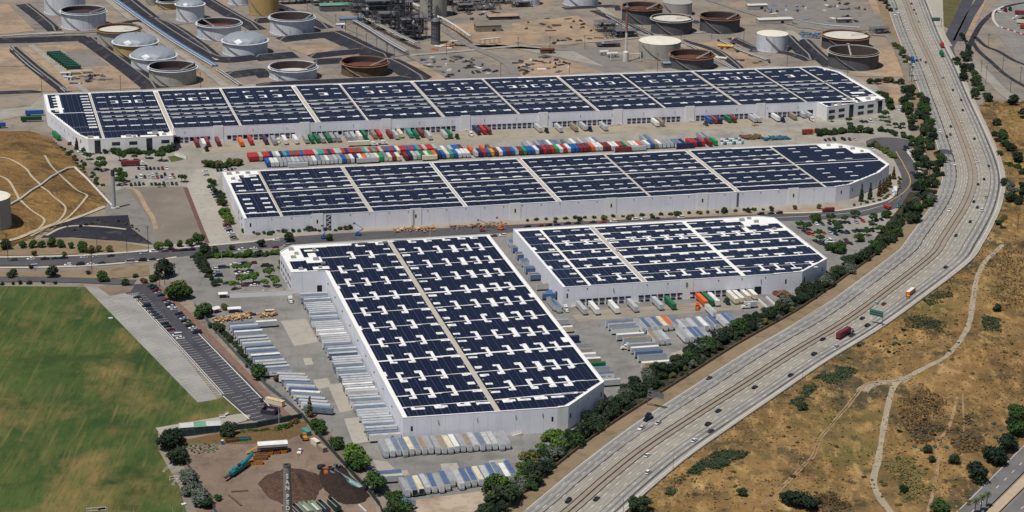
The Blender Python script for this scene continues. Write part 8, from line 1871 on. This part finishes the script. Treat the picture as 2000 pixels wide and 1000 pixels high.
# aerial lifts on the street
def lift(px, rz, c, label):
    t = thing('boom_lift', label, 'lift', G(*px), rz); b = MB(); b.box((0, 0, 1), (2.2, 3.4, .8)); b.box((0, .6, 1.8), (1.8, 2, .8)); b.build('base', c, t); b = MB(); b.tube((0, 1, 2.2), (0, -3.5, 5), .28, 6); b.tube((0, -3.5, 5), (0, 2.5, 8.2), .22, 6); b.build('boom', c, t); b = MB(); b.box((0, 3.0, 8.0), (1.6, .9, 1.1)); b.build('basket', m_fr2, t)
    for y in (-1.2, 1.2):
        for sx in (-1.05, 1.05): link(cached('wheel', wheel_mesh), 'wheel', t, (sx, y, .5))
lift((632, 466), R(20), cm('blue'), 'blue boom lift on the street beside the middle warehouse'); lift((700, 460), R(70), cm('blue'), 'folded blue and white lift beside the boards on the verge'); lift((942, 452), R(100), cm('rust red'), 'red lift parked on the sandy verge'); lift((978, 449), R(60), cm('orange'), 'orange lift at the end of the sandy verge'); lift((1755, 406), R(-30), cm('teal'), 'pale green lift on the curve of the street')
t = thing('cargo_truck', 'maroon stake truck on the street beside the tree-lined car park', 'truck', G(1612, 414), YB2-math.pi/2); b = MB(); b.box((0, 3, 1.9), (2.4, 6.5, 2.2)); b.build('bed', cm('maroon'), t); b = MB(); b.box((0, -1.4, 1.5), (2.2, 1.8, 2.0), 0, 0, .9); b.build('cab', cm('maroon', .25), t); [link(cached('wheel', wheel_mesh), 'wheel', t, (sx, y, .5)) for sx in (-1, 1) for y in (-1.2, 4.5)]
t = thing('dump_trailer', 'red tipper body parked at the street bend', 'trailer', G(1733, 408), R(30)); b = MB(); b.box((0, 0, 1.7), (2.4, 6, 1.6), 0, 0, 1.1); b.build('tub', cm('red'), t); [link(cached('wheel', wheel_mesh), 'wheel', t, (sx, y, .5)) for sx in (-1, 1) for y in (-1.5, 1.5)]
t = thing('loading_ramp', 'sunken concrete loading ramp with two side walls at the freeway-side warehouse', 'ramp', G(1487, 583), T4+math.pi); b = MB(); [b.box((sx, 9, .7), (.4, 18, 1.4)) for sx in (-3.2, 3.2)]; b.build('side_walls', m_wallw, t); b = MB(); b.box((0, 9, .1), (6, 18, .2)); b.build('floor', m_pad, t)
t = thing('blue_tarp', 'bright blue tarpaulin tent in the warehouse alley', 'tarp', G(1078, 577), Y4); b = MB(); b.add([(-3, 0, 1.5), (3, 0, 1.5), (3, 2, 3), (-3, 2, 3), (3, 4, 1.5), (-3, 4, 1.5)], [(0, 1, 2, 3), (3, 2, 4, 5)]); b.build('sheet', cm('blue'), t); b = MB(); [b.tube((sx, y, 0), (sx, y, 1.5), .08, 4) for sx in (-2.8, 2.8) for y in (.2, 3.8)]; b.build('poles', m_fr2, t)
t = thing('dumpster_truck', 'black flat truck parked beside the pallet heap', 'truck', G(517, 613), Y3-math.pi/2); b = MB(); b.box((0, 3, 1.4), (2.3, 6, 1.4)); b.build('bed', m_fr, t); b = MB(); b.box((0, 3, 2.2), (2.0, 5.4, .4)); b.build('load', m_pitw, t); [link(cached('wheel', wheel_mesh), 'wheel', t, (sx, y, .5)) for sx in (-1, 1) for y in (1, 5)]
car(G(491, 616), Y3-math.pi/2, 'pickup', 'black', 'black pickup parked beside the pallet heap', None)
# small walls and huts near the car park bottom corner
p = G(528, 806); t = thing('refuse_enclosure', 'dark walled refuse enclosure at the end of the dark car park', 'enclosure', (p.x, p.y, 0), Y3-R(30)); b = MB(); [b.box(c_, d_) for c_, d_ in (((0, -3, 1.2), (8, .3, 2.4)), ((0, 3, 1.2), (8, .3, 2.4)), ((-4, 0, 1.2), (.3, 6, 2.4)), ((4, 0, 1.2), (.3, 6, 2.4)))]; b.build('walls', M("dark_block", A(60, 52, 66), .9), t); b = MB(); b.box((0, 0, .8), (4, 3, 1.6)); b.build('container', m_fr2, t)
t = thing('site_trailer', 'cream office trailer along the fence of the dark car park', 'trailer', G(537, 790), Y3-math.pi/2+R(-42)); b = MB(); b.box((0, 0, 1.6), (2.8, 11, 2.6)); b.build('body', cm('cream'), t); b = MB(); b.box((0, 0, 2.95), (3, 11.2, .15)); b.build('roof', M("trailer_tan_roof", A(214, 186, 150), .8), t)
for i, (x, y) in enumerate(((511, 784), (520, 795))): car(G(x, y), R(20), 'sedan', 'black', 'black car standing alone at the end of the dark car park', 'lone black cars at the car park end')
# truck yard beyond the ramps
for i, (x, y, c, rz) in enumerate(((1954, 26, 'white', 10), (1966, 24, 'dark red', 8), (1975, 22, 'dark green', 6), (1978, 38, 'white', -70), (1990, 40, 'dark grey', -70))): tractor(G(x, y), R(rz), c, f'{c} tractor {"facing the camera" if i < 3 else "angled"} in the far truck yard', f'{c} tractors {"facing" if i < 3 else "angled"} in the far truck yard')
trailer(G(1982, 28), R(-110), 'maroon', None, 14, 'maroon container trailer in the far truck yard', None, ribs=True); trailer(G(1985, 46), R(-105), 'cream', None, 14, 'cream trailer in the far truck yard', None); trailer(G(1992, 56), R(-105), 'rust red', None, 12, 'rust red container trailer in the far truck yard', None, ribs=True)
t = thing('red_barrier', 'row of red and white barriers along the far truck yard', 'barrier', (0, 0, 0)); a, e = G(1955, 54), G(2005, 70)
for k in range(12): c = a+(e-a)*((k+.5)/12); block('barrier_block', t, (c.x, c.y, .5), ((e-a).length/12-.4, .6, 1.0), math.atan2((e-a).y, (e-a).x), cm('red') if k % 3 else cm('white'))
